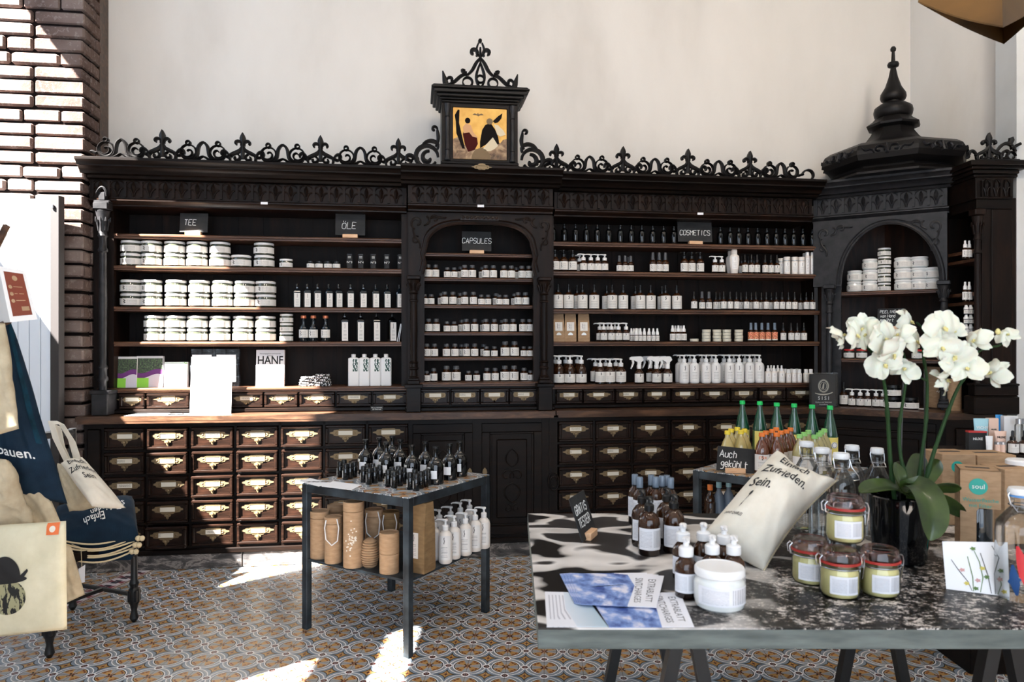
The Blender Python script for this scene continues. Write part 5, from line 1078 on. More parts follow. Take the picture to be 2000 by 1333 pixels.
# SISI book box at the corner
p = Vector((2.235, 5.20, .98)); t = thing('book', 'dark blue SISI book wrapped in clear film at corner of worktop', 'book', (p.x-.01, p.y+.03, .98), -.02)
part('cover', MB().bbox(-.085, .085, 0, .045, .0005, .235, .002), 'chalkboard', t); part('film', MB().box(-.10, .10, -.006, .06, .0006, .245), 'thin_glass', t, 0)
link('title', text_mesh('title', 'S I S I', .036, .0005, 'white_ink', M=Matrix.Translation((0, -.001, .062)) @ UPR, bold=.0006), t)
for k_, s_ in enumerate(('Mythos und Wahrheit', 'Ausstellung')): link('subtitle', text_mesh('subtitle', s_, .013, .0004, 'white_ink', M=Matrix.Translation((0, -.001, .034-.016*k_)) @ UPR), t)
mb = MB(); 
for r_, w_ in ((.04, .006), (.028, .003), (.047, .002)): mb.ribbon([(r_*.8*math.cos(a*PI/14), .15+r_*math.sin(a*PI/14)) for a in range(29)], [w_]*29, -.0016, -.0004)
mb.ribbon([(-.004, .13), (0, .16), (.004, .172)], [.012, .01, .004], -.0016, -.0004); mb.ribbon(bez((-.06, .1), (-.02, .085), (.02, .085), (.065, .105)), .01, -.0016, -.0004); part('emblem', mb, 'tin_label', t, 0)
# kraft tubes, incense, papers and sticks in the corner
for i, (px_, py, D, H, lb) in enumerate(((1832, 797, .112, .29, 'tall kraft cardboard tube with white tree print on corner worktop'), (1866, 803, .105, .215, 'shorter kraft cardboard tube with seam, right of the tree-print tube'))):
    p = onz(px_, py, .98); t = thing('kraft_tube', lb, 'tube', (p.x, p.y+.03, .9804), .0); s_ = (0 if i else H*.12)
    part('tube', MB().lathe([(0, 0), (D/2, 0), (D/2, H*(.42 if i else .88))], 28), 'kraft', t); part('lid', MB().lathe([(D/2*.96, H*(.42 if i else .88)), (D/2, H*(.43 if i else .885)), (D/2, H), (D/2*.95, H), (0, H*.995)], 28), 'kraft', t)
    if i == 0:
        mb = MB(); rnd2 = random.Random(5)
        for q in range(46):
            a = AF+rnd2.gauss(0, .22); zz = .1+abs(rnd2.gauss(0, .045)); r_ = D/2+.0006
            mb.arc(r_, zz, zz+.006, a-.05, a+.05, 2)
        mb.arc(D/2+.0006, .05, .11, AF-.02, AF+.02, 2); part('tree_print', mb, 'paper', t, 0)
for i, (px_, py) in enumerate(((1665, 789), (1690, 793), (1725, 796), (1752, 798), (1785, 800))):
    p = onz(px_, py, .98); t = thing('leaflet', ORD[i]+' leaflet from left lying before bottles on corner worktop', 'leaflet', (p.x, p.y+.02, .9803+.0009*i), CF.a+.15*(i % 3-1), 'leaflets on the corner worktop'); part('sheet', MB().box(-.10, .10, -.045, .045, 0, .0008), 'white_paper', t, 0)
for i in range(2):
    p = onz(1806+i*4, 796, .98); t = thing('wooden_stick', ('left', 'right')[i]+' pale upright wooden stick beside tree-print kraft tube', 'stick', (p.x, p.y, .98), 0, 'upright wooden sticks'); part('stick', MB().tube([(0, 0, .0), (.004*i-.002, 0, .24+.03*i)], .004, 8), 'beech', t); part('holder', MB().lathe([(0, 0), (.007, 0), (.007, .06), (.005, .065)], 10), 'blue_glass', t)
# ------------------------------------------------------------------ tile-topped steel tables
def tile_table(label, c, ang, half, top, shelf, t_=.035):
    t = thing('display_table', label, 'table', (c[0], c[1], 0), ang)
    for x in (-1, 1):
        for y in (-1, 1): part('leg', MB().bbox(x*half-(t_ if x > 0 else 0), x*half+(t_ if x < 0 else 0), y*half-(t_ if y > 0 else 0), y*half+(t_ if y < 0 else 0), 0, top-.004, .002), 'steel_dark', t)
    mb = MB(); h = half
    for a in (((-h+t_, h-t_), (-h, -h+t_)), ((-h+t_, h-t_), (h-t_, h)), ((-h, -h+t_), (-h+t_, h-t_)), ((h-t_, h), (-h+t_, h-t_))): mb.bbox(a[0][0], a[0][1], a[1][0], a[1][1], top-.045, top-.003, .002)
    part('apron', mb, 'steel_dark', t); part('tile_top', MB().box(-h+.002, h-.002, -h+.002, h-.002, top-.008, top), 'tiles_top', t, 0); part('lower_shelf', MB().box(-h+.01, h-.01, -h+.01, h-.01, shelf-.012, shelf), 'steel_dark', t, 0); return t
A1 = math.atan2(-.352, .587)
tile_table('tall black steel table with patterned tile top carrying black glass bottles', (-.589, 3.808), A1, .343, .735, .355)
d1, d2 = Vector((.75, -.66)).normalized(), Vector((.66, .75)).normalized(); L_ = Vector((.956, 3.874)); c2 = L_+(d1+d2)*.34
tile_table('grey steel table with tile top carrying green bottles behind front table', c2, math.atan2(d1.y, d1.x), .34, .77, .37)
def std(k, px, py, z, D, H, lab_, name=None, cat='bottle', rz=None, group=None, push=True, Y=None):
    p = onz(px, py, z) if Y is None else Vector(((px-CX)/F*Y, Y, z))
    if push and Y is None: p = Vector((p.x*(1+D/2/p.y), p.y+D/2, z))
    _, D0, H0 = KM[k]; o = place(k, (p.x, p.y, z+.0006), random.uniform(-.15, .15)-math.atan2(p.x, p.y)*.7 if rz is None else rz, D/D0, H/H0); o.name = name or NAME[k][0]; return tag(o, lab_, cat, group)
kind('apothecary', [P('body', lathe([(0, 0), (.037, 0), (.041, .004), (.041, .088), (.037, .104), (.026, .120), (.014, .130), (.012, .140), (.012, .168), (.015, .170), (.015, .178)], 28), 'black_glass'), P('cap', lathe([(0, .176), (.016, .177), (.016, .186), (0, .187)]), 'black_plastic'),
    P('label', MB().arc(.0416, .030, .070, AF-.5, AF+.5, 8), 'white_paper'), P('neck_label', MB().arc(.0416, .072, .086, AF-1.2, AF-.35, 6), 'label_wide')], .082, .187)
for i, (px_, tp) in enumerate(((714, 859), (741, 855), (754.5, 864), (766, 852), (782, 859), (805, 869), (831, 863), (851, 873), (878, 867), (898, 862))):
    py = tp+74 - (0 if tp > 862 else 1); Y = .529*F/(tp-HY); std('apothecary', px_, 0, .735, .081, .187, (ORD[i] if i else 'leftmost')+' round black glass bottle from left on black tile table' if i < 9 else 'rightmost round black glass bottle on black tile table', 'apothecary_bottle', Y=Y, rz=-.25)
kind('pill', [P('body', lathe([(0, 0), (.013, 0), (.015, .003), (.015, .055), (.012, .060)], 16), 'black_glass'), P('cap', lathe([(0, .059), (.0125, .059), (.0125, .078), (.011, .08), (0, .08)], 16), 'black_plastic'), P('label', MB().arc(.0153, .012, .048, AF-2.2, AF-.9, 6), 'label_wide')], .03, .08)
NAME['pill'] = ('small_bottle', '', 'bottle')
for g_, (gn, pts) in enumerate((('left front cluster', ((664, 934), (675, 939), (684, 937), (672, 930), (692, 934))), ('second cluster', ((710, 944), (721, 948), (732, 946), (717, 939), (728, 938), (742, 942))), ('third cluster', ((758, 952), (770, 955), (781, 951), (766, 946), (778, 944), (789, 947))), ('right cluster', ((801, 958), (813, 961), (822, 956), (810, 951), (831, 953), (836, 950))))):
    for i, (px_, py) in enumerate(pts): std('pill', px_, py, .735, .032, .082, 'small black bottle with grey highlights standing in the '+gn+' on the tile table', 'small_bottle', group='small black bottles, '+gn)
# leaflets on the table
def sheet(label, pts, z, m, name='leaflet', cat='leaflet', th=.0012, group=None, uvx=True):
    W_ = [onz(a, b, z) for a, b in pts]; c = sum(W_, Vector())/4; t = thing(name, label, cat, (c.x, c.y, z), 0, group)
    mb = MB(); a = [mb.vert(p-c) for p in W_]; b = [mb.vert(p-c+Vector((0, 0, th))) for p in W_]; mb.face(b, [(0, 0), (1, 0), (1, 1), (0, 1)]); mb.face(a[::-1])
    for j in range(4): mb.face((a[j], a[(j+1) % 4], b[(j+1) % 4], b[j]))
    part('sheet', mb, m, t, 0); return t, W_, c
t, W_, c = sheet('white leaflet with black piano-key print at left corner of tile table', [(581, 940), (622, 951), (651, 945), (606, 935)], .7355, 'white_paper')
mb = MB()
for i in range(5): a = Vector((-.045+.022*i, -.012+.004*(i % 2), .0013)); mb.prism([(a.x, a.y+.012-.3*a.x*0), (a.x+.018, a.y+.004), (a.x+.03, a.y+.02), (a.x+.012, a.y+.028)], .0013, .0018, 'z')
part('print', mb, 'ink', t, 0)
sheet('plain white leaflet lying beside piano-key leaflet on tile table', [(628, 951), (686, 958), (706, 948), (650, 941)], .7358, 'white_paper')
# under the table: tubes, hive, bag, lotion bottles
ZS = .3553
def tube(label, px, py, D, H, split=None, cord=True, m='kraft', lid_m=None):
    p = onz(px, py, ZS); p = Vector((p.x, p.y+D/2, ZS)); t = thing('kraft_tube', label, 'tube', p); s_ = split or .86
    part('tube', MB().lathe([(0, 0), (D/2, 0), (D/2, H*s_-.002), (D/2*.94, H*s_)], 28), m, t); part('lid', MB().lathe([(D/2*.95, H*s_), (D/2+.001, H*s_+.002), (D/2+.001, H), (D/2*.96, H+.0015), (D/2*.9, H-.003), (0, H-.003)], 28), m, t)
    if cord:
        pts = [(D*.3, -D*.42, H-.005), (D*.45, -D*.6, H*.8), (D*.38, -D*.62, H*.52), (D*.05, -D*.6, H*.42), (-D*.28, -D*.6, H*.55), (-D*.36, -D*.58, H*.8), (-D*.3, -D*.4, H-.002)]
        q = []
        for i in range(len(pts)-1):
            for k_ in range(5): u_ = k_/5; q.append(Vector(pts[i]).lerp(Vector(pts[i+1]), u_))
        part('cord', MB().tube(q, .003, 6), 'white_plastic', t)
    return t
tube('kraft tube at far left under black tile table', 620, 1094, .098, .235, cord=False)
tube('kraft tube with white cord loop, second from left under tile table', 647, 1103, .086, .225)
tl = tube('tallest kraft tube with white tree print under tile table', 686, 1112, .098, .315, cord=False)
mb = MB(); rnd2 = random.Random(9)
for q in range(40): a = AF+.1+rnd2.gauss(0, .3); zz = .13+rnd2.gauss(0, .03); mb.arc(.0496, zz, zz+.006, a-.07, a+.07, 2)
part('tree_print', mb, 'paper', tl, 0)
tube('kraft tube with white cord behind ribbed hive under tile table', 727, 1092, .09, .24)
tube('darker kraft tube behind the split tube under tile table', 760, 1090, .088, .225, m='kraft_dark')
tube('kraft tube behind the corded one at left under tile table', 652, 1078, .085, .235, cord=False)
tube('short split kraft tube at front corner under tile table', 757, 1124, .092, .19, split=.49, cord=False)
p = onz(719, 1113, ZS); t = thing('honey_hive', 'ribbed brown beehive-shaped wooden pot under tile table', 'pot', (p.x, p.y+.045, ZS)); prof = [(0, 0), (.028, 0)]
for k_ in range(11):
    zz = .004+k_*.0115; r_ = .044*math.sin(PI*(.24+.62*k_/11))**.55; prof += [(r_*.86, zz), (r_, zz+.004), (r_, zz+.0075), (r_*.86, zz+.011)]
prof += [(.024, .133), (.018, .138), (0, .14)]; part('body', MB().lathe(prof, 28), 'kraft', t)
p = onz(822, 1122, ZS); t = thing('kraft_bag', 'tall kraft gift bag with white label under tile table', 'bag', (p.x-.015, p.y+.06, ZS), -.5)
part('bag', MB().loft([[(-w, -d, z), (w, -d, z), (w, d, z), (-w, d, z)] for w, d, z in ((.06, .045, 0), (.062, .047, .01), (.061, .044, .20), (.06, .03, .33))]), 'kraft_dark', t, 20); part('label', MB().quad((-.022, -.0495, .07), (.028, -.0495, .07), (.028, -.0475, .19), (-.022, -.0475, .19)), 'label_tall', t, 0)
for i, (px_, py) in enumerate(((847, 1096), (870, 1102), (887, 1093), (909, 1086), (928, 1078), (945, 1072))): std('lotion_beige', px_, py+2, ZS, .068, .215, ('leftmost', 'second', 'third', 'fourth', 'fifth', 'rightmost')[i]+(' front' if 0 < i < 5 else '')+' cream lotion pump bottle'+(' from left' if 0 < i < 5 else '')+' under black tile table', 'lotion_bottle', rz=-.1)
for i, (px_, py) in enumerate(((858, 1080), (880, 1072), (899, 1062), (917, 1056))): std('lotion_beige', px_, py, ZS, .068, .215, 'rear cream lotion pump bottle, '+('leftmost', 'second from left', 'third from left', 'rightmost')[i]+', under tile table', 'lotion_bottle')

# ------------------------------------------------------------------ table with drinks
def gbottle(): 
    return [P('body', lathe([(0, 0), (.038, 0), (.042, .005), (.042, .15), (.039, .18), (.028, .235), (.018, .275), (.0145, .30), (.0145, .315)], 28), 'green_glass'), P('cap', lathe([(0, .312), (.016, .312), (.0175, .315), (.0165, .318), (.0165, .333), (.014, .335), (0, .335)], 20), 'cap_green'),
        P('label', MB().arc(.0424, .025, .155, AF-1.25, AF+1.25, 14), 'juice_y' if 0 else 'pale_yellow'), P('seal', MB().prism([(.018*math.cos(a*PI/10), .112+.018*math.sin(a*PI/10)) for a in range(20)], -.0445, -.0415, 'y'), 'white_paper', 0), P('seal_ring', MB().ribbon([(.014*math.cos(a*PI/10), .112+.014*math.sin(a*PI/10)) for a in range(21)], [.0022]*21, -.0452, -.044), 'ink', 0)]
mat('pale_yellow', lin(232, 216, 120), .6); kind('green_bottle', gbottle(), .084, .335); NAME['green_bottle'] = ('green_bottle', '', 'bottle')
for i, (px_, tp) in enumerate(((1450, 783), (1484, 784.5), (1517, 787), (1551, 789), (1586, 791), (1621, 793))):
    Y = (CH-.77-.322)*F/(tp-HY); std('green_bottle', px_, 0, .77, .083, .322, ('leftmost', 'second', 'third', 'fourth', 'fifth', 'rightmost')[i]+' tall green glass bottle with green cap'+(' from left' if 0 < i < 5 else '')+' on rear table', 'green_bottle', Y=Y, rz=.15)
def jb(cap, juice, lab_='label_tall'): return [P('body', lathe([(0, 0), (.036, 0), (.039, .004), (.039, .110), (.036, .130), (.026, .158), (.0145, .180), (.0135, .198)], 24), juice), P('cap', lathe([(0, .196), (.016, .196), (.017, .199), (.016, .202), (.016, .214), (.014, .216), (0, .216)], 18), cap), P('label', MB().arc(.0394, .02, .105, AF-1.3, AF+1.3, 12), lab_)]
def ct(s): return text_mesh('lettering', s, .020, .0003, 'cap_orange', M=Matrix.Translation((0, -.0397, .088)) @ UPR)
kind('juice_y', jb('cap_yellow', 'juice_y'), .078, .216); kind('juice_o', jb('cap_orange', 'juice_o'), .078, .216); kind('juice_g', jb('cap_light', 'juice_g'), .078, .216)
for k_, n_, d_ in (('juice_y', 'lemon_bottle', 'round pale juice bottle with yellow cap'), ('juice_o', 'juice_bottle', 'round amber juice bottle with orange cap'), ('juice_g', 'juice_bottle', 'round pale juice bottle with light green cap')): NAME[k_] = (n_, d_, 'bottle')
JP = dict(juice_y=((1421, 842), (1428, 838), (1440, 835), (1447, 841), (1454, 838)), juice_o=((1488, 846), (1496, 842), (1508, 839), (1516, 835.5), (1517, 846), (1525, 842), (1536, 840), (1544, 836)), juice_g=((1562, 849), (1571, 845), (1579, 841), (1591, 850), (1600, 846), (1604, 842), (1610, 838)))
for k_, ps in JP.items():
    s_ = sorted(ps); n = len(s_)
    for i, (px_, tp) in enumerate(s_):
        Y = (CH-.77-.21)*F/(tp-HY); o = std(k_, px_, 0, .77, .074, .21, NAME[k_][1]+(', leftmost' if i == 0 else ', rightmost' if i == n-1 else ', '+ORD[i]+' from left')+' of its colour', NAME[k_][0], Y=Y, rz=-.2)
        if k_ == 'juice_o' and tp > 845: link('lettering', ct(('STER', 'AST')[i > 2]), o)
pS = Vector((1.150, 3.775, .77)); t = chalk_sign('black chalkboard sign reading Auch gekühlt on corner of rear tile table', MF, 0, 0, 0, .19, .125, [('Auch', -.082, .070, .036), ('gekühlt', -.074, .022, .034)], .0042, loc=pS, yaw=-.12, bw=.1, z0=.006, tilt=-.2)
for o in t.children:
    if o.name.startswith('board'): o.rotation_euler = (0, .09, 0)
# bottles half hidden under that table
for i, (px_, H, m, cp, lb) in enumerate(((1387, .295, 'amber', 'cap_orange', 'brown bottle with orange cap under grey steel table'), (1404, .31, 'clear_cap', 'sky_tube', 'pale blue capped bottle under grey steel table, left'), (1423, .315, 'clear_cap', 'sky_tube', 'pale blue capped bottle under grey steel table, right'))):
    Y = 4.02; t = thing('bottle', lb, 'bottle', ((px_-CX)/F*Y, Y, .3705)); part('body', MB().lathe([(0, 0), (.03, 0), (.033, .004), (.033, H*.66), (.025, H*.76), (.012, H*.84), (.012, H*.9)], 20), m, t); part('cap', MB().lathe([(0, H*.89), (.015, H*.89), (.015, H*.99), (0, H)], 14), cp, t)

# ------------------------------------------------------------------ big front table
TX0, TX1, TY0, TY1, TZ = (1050-CX)/F*1.80, 1.80, 1.786, 2.975, .75
t = thing('front_table', 'large low table in front with black-and-white pebble photograph top', 'table', (0, 0, 0)); FT = t
mb = MB(); fw = .03
for x0, x1, y0, y1 in ((TX0, TX1, TY0, TY0+fw), (TX0, TX1, TY1-fw, TY1), (TX0, TX0+fw, TY0+fw, TY1-fw), (TX1-fw, TX1, TY0+fw, TY1-fw)): mb.bbox(x0, x1, y0, y1, TZ-.052, TZ-.004, .0015)
part('frame', mb, 'frame_grey', t); part('photo_top', MB().box(TX0+.001, TX1-.001, TY0+.001, TY1-.001, TZ-.006, TZ), 'photo_top', t, 0); part('underside', MB().box(TX0+fw, TX1-fw, TY0+fw, TY1-fw, TZ-.035, TZ-.0065), 'black_metal', t, 0)
for k_, x in enumerate((.48, 1.35)):
    t = thing('trestle', ('left', 'right')[k_]+' black A-frame trestle under the front table', 'trestle', (x, 2.38, 0), 0)
    part('beam', MB().bbox(-.04, .04, -.45, .45, TZ-.09, TZ-.053, .003), 'black_metal', t)
    for y in (-.36, .36):
        for q in (-1, 1):
            M_ = Matrix.Translation((0, y, 0)); mb = MB(); mb.loft([[(q*.15-.018, y-.02, 0), (q*.15+.018, y-.02, 0), (q*.15+.018, y+.02, 0), (q*.15-.018, y+.02, 0)], [(q*.02-.018, y-.02, TZ-.09), (q*.02+.018, y-.02, TZ-.09), (q*.02+.018, y+.02, TZ-.09), (q*.02-.018, y+.02, TZ-.09)]]); part('leg', mb, 'black_metal', t, 0)
        part('crossbar', MB().box(-.10, .10, y-.008, y+.008, .30, .34), 'black_metal', t, 0)
# leaflets
Zt = TZ+.0006
t, _, _ = sheet('open white leaflet with fine text at front left of the front table', [(1068, 1226), (1188, 1226), (1137, 1159), (1064, 1157)], Zt, 'flyer_text')
def flyer(label, pts, z, words=True, group=None):
    t, W_, c = sheet(label, pts, z, 'flyer', 'flyer', 'flyer', group=group)
    if words:
        a, b, cc, d = W_; ex = b-a; ey = d-a
        for s_, u_ in (('EXTRABLATT', .88), ('SINTCHARGES', .74)):
            def fn(v, u_=u_): 
                q = a.lerp(b, u_+v.y).lerp(d.lerp(cc, u_+v.y), .5-v.x); return Vector((q.x-c.x, q.y-c.y, .0014))
            link('lettering', text_mesh('lettering', s_, .12, 0, 'grey_cap', fn=fn), t)
    for k_ in range(1):
        mb = MB(); q = W_[0].lerp(W_[1], .3).lerp(W_[3].lerp(W_[2], .3), .55)-c
        for j in range(3): mb.ribbon([(q.x-.02+.028*j, q.y+.006*j), (q.x+.0+.028*j, q.y+.004+.006*j), (q.x+.012+.028*j, q.y+.002+.006*j)], [.001, .004, .001], -.0018, -.0014, M=Matrix.Rotation(-PI/2, 4, 'X'))
        part('print', mb, 'ink', t, 0)
flyer('sky-blue flyer at the very front edge of the front table', [(1190, 1227), (1356, 1226), (1328, 1158), (1150, 1163)], Zt+.0016)
for i in range(4): flyer(('bottom', 'second', 'third', 'top')[i]+' sky-blue flyer in the fanned pile on front table', [(1128+i*4-6, 1180+i*.6), (1282-(3-i)*9, 1188-(3-i)*2), (1297-(3-i)*11, 1126-(3-i)*2), (1101+i*6-8, 1122-(i)*.5)], Zt+.0034+.0016*i, words=i == 3, group=None)
# chalk sign seen almost edge on
p = onz(1154, 1058, TZ); t = chalk_sign('small chalkboard sign seen edge-on, standing near left of front table', MF, 0, 0, 0, .17, .155, [('GRATIS', -.07, .09, .03), ('TESTER', -.07, .045, .03)][:2], .004, loc=Vector((p.x+.0, p.y+.045, TZ+.0006)), yaw=1.18, bw=.085, z0=.004, tilt=-.32)
# amber spray bottles with clear caps
def slimspray(): return [P('body', lathe([(0, 0), (.022, 0), (.025, .004), (.025, .118), (.021, .132), (.012, .142), (.011, .146)], 24), 'amber'), P('collar', lathe([(.0, .144), (.012, .144), (.012, .154), (0, .155)], 16), 'black_plastic'), P('cap', lathe([(.0125, .150), (.0125, .186), (.011, .189), (0, .189)], 20), 'clear_cap'), P('label', MB().arc(.0254, .030, .105, AF-1.6, AF+1.3, 14), 'label_code')]
kind('slim_spray', slimspray(), .05, .189); NAME['slim_spray'] = ('spray_bottle', '', 'bottle')
for i, (px_, tp) in enumerate(((1240, 927), (1249.5, 932.5), (1272, 928), (1280.5, 932), (1293, 930), (1302, 929), (1310, 933.5))):
    Y = (CH-TZ-.189)*F/(tp-HY); std('slim_spray', px_, 0, TZ, .05, .189, ('leftmost' if i == 0 else 'rightmost' if i == 6 else ORD[i]+' from left')+' slim amber spray bottle with clear cap on front table', Y=Y, rz=-.1)
def ramber(): return [P('body', lathe([(0, 0), (.032, 0), (.036, .005), (.036, .100), (.033, .118), (.022, .134), (.013, .140), (.013, .146)], 28), 'amber'), P('pump', MB().lathe([(0, .144), (.0155, .144), (.016, .162), (.011, .168), (.0055, .169), (.005, .180), (.012, .181), (.012, .188), (.009, .190), (0, .190)], 20).tube([(0, 0, .185), (0, -.02, .187), (0, -.034, .184), (0, -.038, .178)], [.006, .005, .004, .003], 8), 'black_plastic'), P('label', MB().arc(.0365, .022, .092, AF-1.35, AF+1.0, 16), 'label_code'), P('side_label', MB().arc(.0365, .028, .085, AF+1.08, AF+1.6, 6), 'label_code')]
kind('round_amber', ramber(), .072, .19); NAME['round_amber'] = ('pump_bottle', '', 'bottle')
for px_, py, lb in ((1268, 1090, 'front left'), (1254, 1071, 'rear left'), (1316, 1084, 'front right'), (1302, 1066, 'rear right')): std('round_amber', px_, py, TZ, .072, .19, lb+' round amber bottle with black pump among four on front table', rz=.1)
def samber(): return [P('body', lathe([(0, 0), (.027, 0), (.0305, .005), (.0305, .078), (.028, .093), (.018, .106), (.013, .110), (.013, .114)], 28), 'amber'), P('pump', MB().lathe([(0, .112), (.0195, .112), (.020, .115), (.020, .134), (.016, .138), (.008, .139), (.0075, .150), (.010, .152), (.011, .160), (.008, .163), (0, .163)], 24).tube([(0, 0, .158), (0, -.016, .160), (0, -.028, .156)], [.0065, .005, .0035], 8), 'white_plastic'), P('label', MB().arc(.031, .018, .070, AF-1.5, AF+.9, 16), 'label_code'), P('side_label', MB().arc(.031, .020, .068, AF+.95, AF+1.5, 6), 'label_code')]
kind('small_amber', samber(), .061, .163); NAME['small_amber'] = ('pump_bottle', '', 'bottle')
for px_, tp, lb in ((1334, 1023, 'rear left'), (1340, 1050, 'front left, fully visible'), (1374, 1022, 'rear middle'), (1391, 1046, 'front middle'), (1414, 1028, 'rear right'), (1433, 1047, 'front right')):
    Y = (CH-TZ-.163)*F/(tp-HY); std('small_amber', px_, 0, TZ, .061, .163, lb+' small amber bottle with white pump behind white jar', Y=Y, rz=.0)
p = onz(1406, 1203, TZ); t = thing('cosmetic_jar', 'large white jar with white lid at front of the front table', 'jar', (p.x*1.034, p.y+.066, TZ+.0006), -.1)
part('body', MB().lathe([(0, 0), (.054, 0), (.062, .006), (.066, .022), (.066, .064), (.062, .074), (.058, .080), (.058, .085)], 40), 'jar_cream', t); part('lid', MB().lathe([(.0, .083), (.062, .083), (.065, .087), (.065, .101), (.062, .106), (.058, .107), (.056, .105), (0, .105)], 40), 'white_plastic', t); part('label', MB().arc(.0665, .018, .066, AF-1.1, AF+1.2, 18), 'label_code', t)

# ------------------------------------------------------------------ cloth
def cloth(t, name, m, Q, bulge=.03, fold=.006, seed=0, nu=26, nv=26, th=.012, pin=.6, extra=None):
    Q = [Vector(q) for q in Q]                                # tl, tr, br, bl
    n = (Q[1]-Q[0]).cross(Q[3]-Q[0]).normalized(); n = n if n.y < 0 else -n; c = sum(Q, Vector())/4
    def S(s, u, side=1):                                      # s left->right, u bottom->top
        p = Q[3].lerp(Q[2], s).lerp(Q[0].lerp(Q[1], s), u); e = (max(0, math.sin(PI*s))*max(0, math.sin(PI*u)))**pin
        f = noise.noise(Vector((s*3.2+seed*7.1, u*2.1, seed)))*1.0+noise.noise(Vector((s*7+u*4, u*6+seed, 3)))*.5
        d = e*(bulge if side > 0 else -th*2)+(f*fold)*min(1, e*3)+(th/2 if side > 0 else -th/2)*min(1, e*6)
        q = p+n*d
        if extra: q = q+extra(s, u)*(1 if side > 0 else 1)
        return q
    o0 = Vector(t.location)
    mb = MB(); mb.grid(lambda a, b: S(a, b)-o0, nu, nv); mb.grid(lambda a, b: S(a, b, -1)-o0, nu, nv, True)
    bmn = mb.mesh(name, m, 60); bm = bmesh.new(); bm.from_mesh(bmn); bmesh.ops.remove_doubles(bm, verts=bm.verts, dist=.0004); bmesh.ops.recalc_face_normals(bm, faces=bm.faces); bm.to_mesh(bmn); bm.free()
    o = link(name, bmn, t); return S, n, o0, o
def cloth_text(parent, S, n, o0, s, size, s0, u0, ang=0, m='ink', asp=1.0, off=.002, name='lettering', bold=.012):
    ca, sa = math.cos(ang), math.sin(ang)
    def fn(v): x, y = v.x*ca-v.y*sa, v.x*sa+v.y*ca; return S(s0+x, u0+y*asp)+n*off-o0
    return link(name, text_mesh(name, s, size, 0, m, fn=fn, sub=1, bold=bold*size), parent)
def cloth_blob(parent, S, n, o0, pts, m, off=.0015, name='print'):
    mb = MB(); c = (sum(p[0] for p in pts)/len(pts), sum(p[1] for p in pts)/len(pts)); K = 6; rings = []
    idx = []
    for k_ in range(K+1): idx.append([mb.vert(S(c[0]+(p[0]-c[0])*k_/K, c[1]+(p[1]-c[1])*k_/K)+n*off-o0) for p in pts])
    for k_ in range(K):
        for j in range(len(pts)): mb.face((idx[k_][j], idx[k_][(j+1) % len(pts)], idx[k_+1][(j+1) % len(pts)], idx[k_+1][j]))
    return part(name, mb, m, parent, 60)
# stuffed cotton pouch leaning on the front table
t = thing('cotton_pouch', 'stuffed white cotton pouch reading Einfach Zufrieden Sein, tilted on front table', 'pouch', onz(1490, 1112, TZ))
Q = [at(1519, 878, 2.52), at(1636, 938, 2.42), at(1492, 1116, 2.235), at(1372, 1046, 2.33)]
def ears(s, u): return Vector((0, 0, 0))-(Q[0]-Q[3])*.10*max(0, math.sin(PI*s))**.8*u**4+(Q[3]-Q[0])*0+(Q[0]-Q[1])*.09*max(0, math.sin(PI*u))**.8*(s**4)
S, n, o0, cl_ = cloth(t, 'cloth', 'canvas', Q, .10, .016, 2, 44, 44, .03, .5, ears)
for s_, u_, sz in (('Einfach', .87, .17), ('Zufrieden.', .70, .17), ('Sein.', .53, .17)): cloth_text(cl_, S, n, o0, s_, sz, .46 if s_[0] != 'S' else .26, u_-.02, 0, asp=.8)
cloth_blob(cl_, S, n, o0, [(.235+.018*math.cos(a*PI/6)+(0), .385+.026*math.sin(a*PI/6)) for a in range(12)], 'ink')
cloth_blob(cl_, S, n, o0, [(.23, .37), (.24, .37), (.232, .33), (.222, .30), (.226, .27), (.214, .25), (.214, .28), (.224, .31)], 'ink'); cloth_text(cl_, S, n, o0, 'SAINT CHARLES', .035, .21, .19)
seam = [S(i/30, 0)-o0 for i in range(31)]; part('seam', MB().tube([S(1, i/30)-o0 for i in range(31)], .0035, 6), 'canvas_tan', cl_)

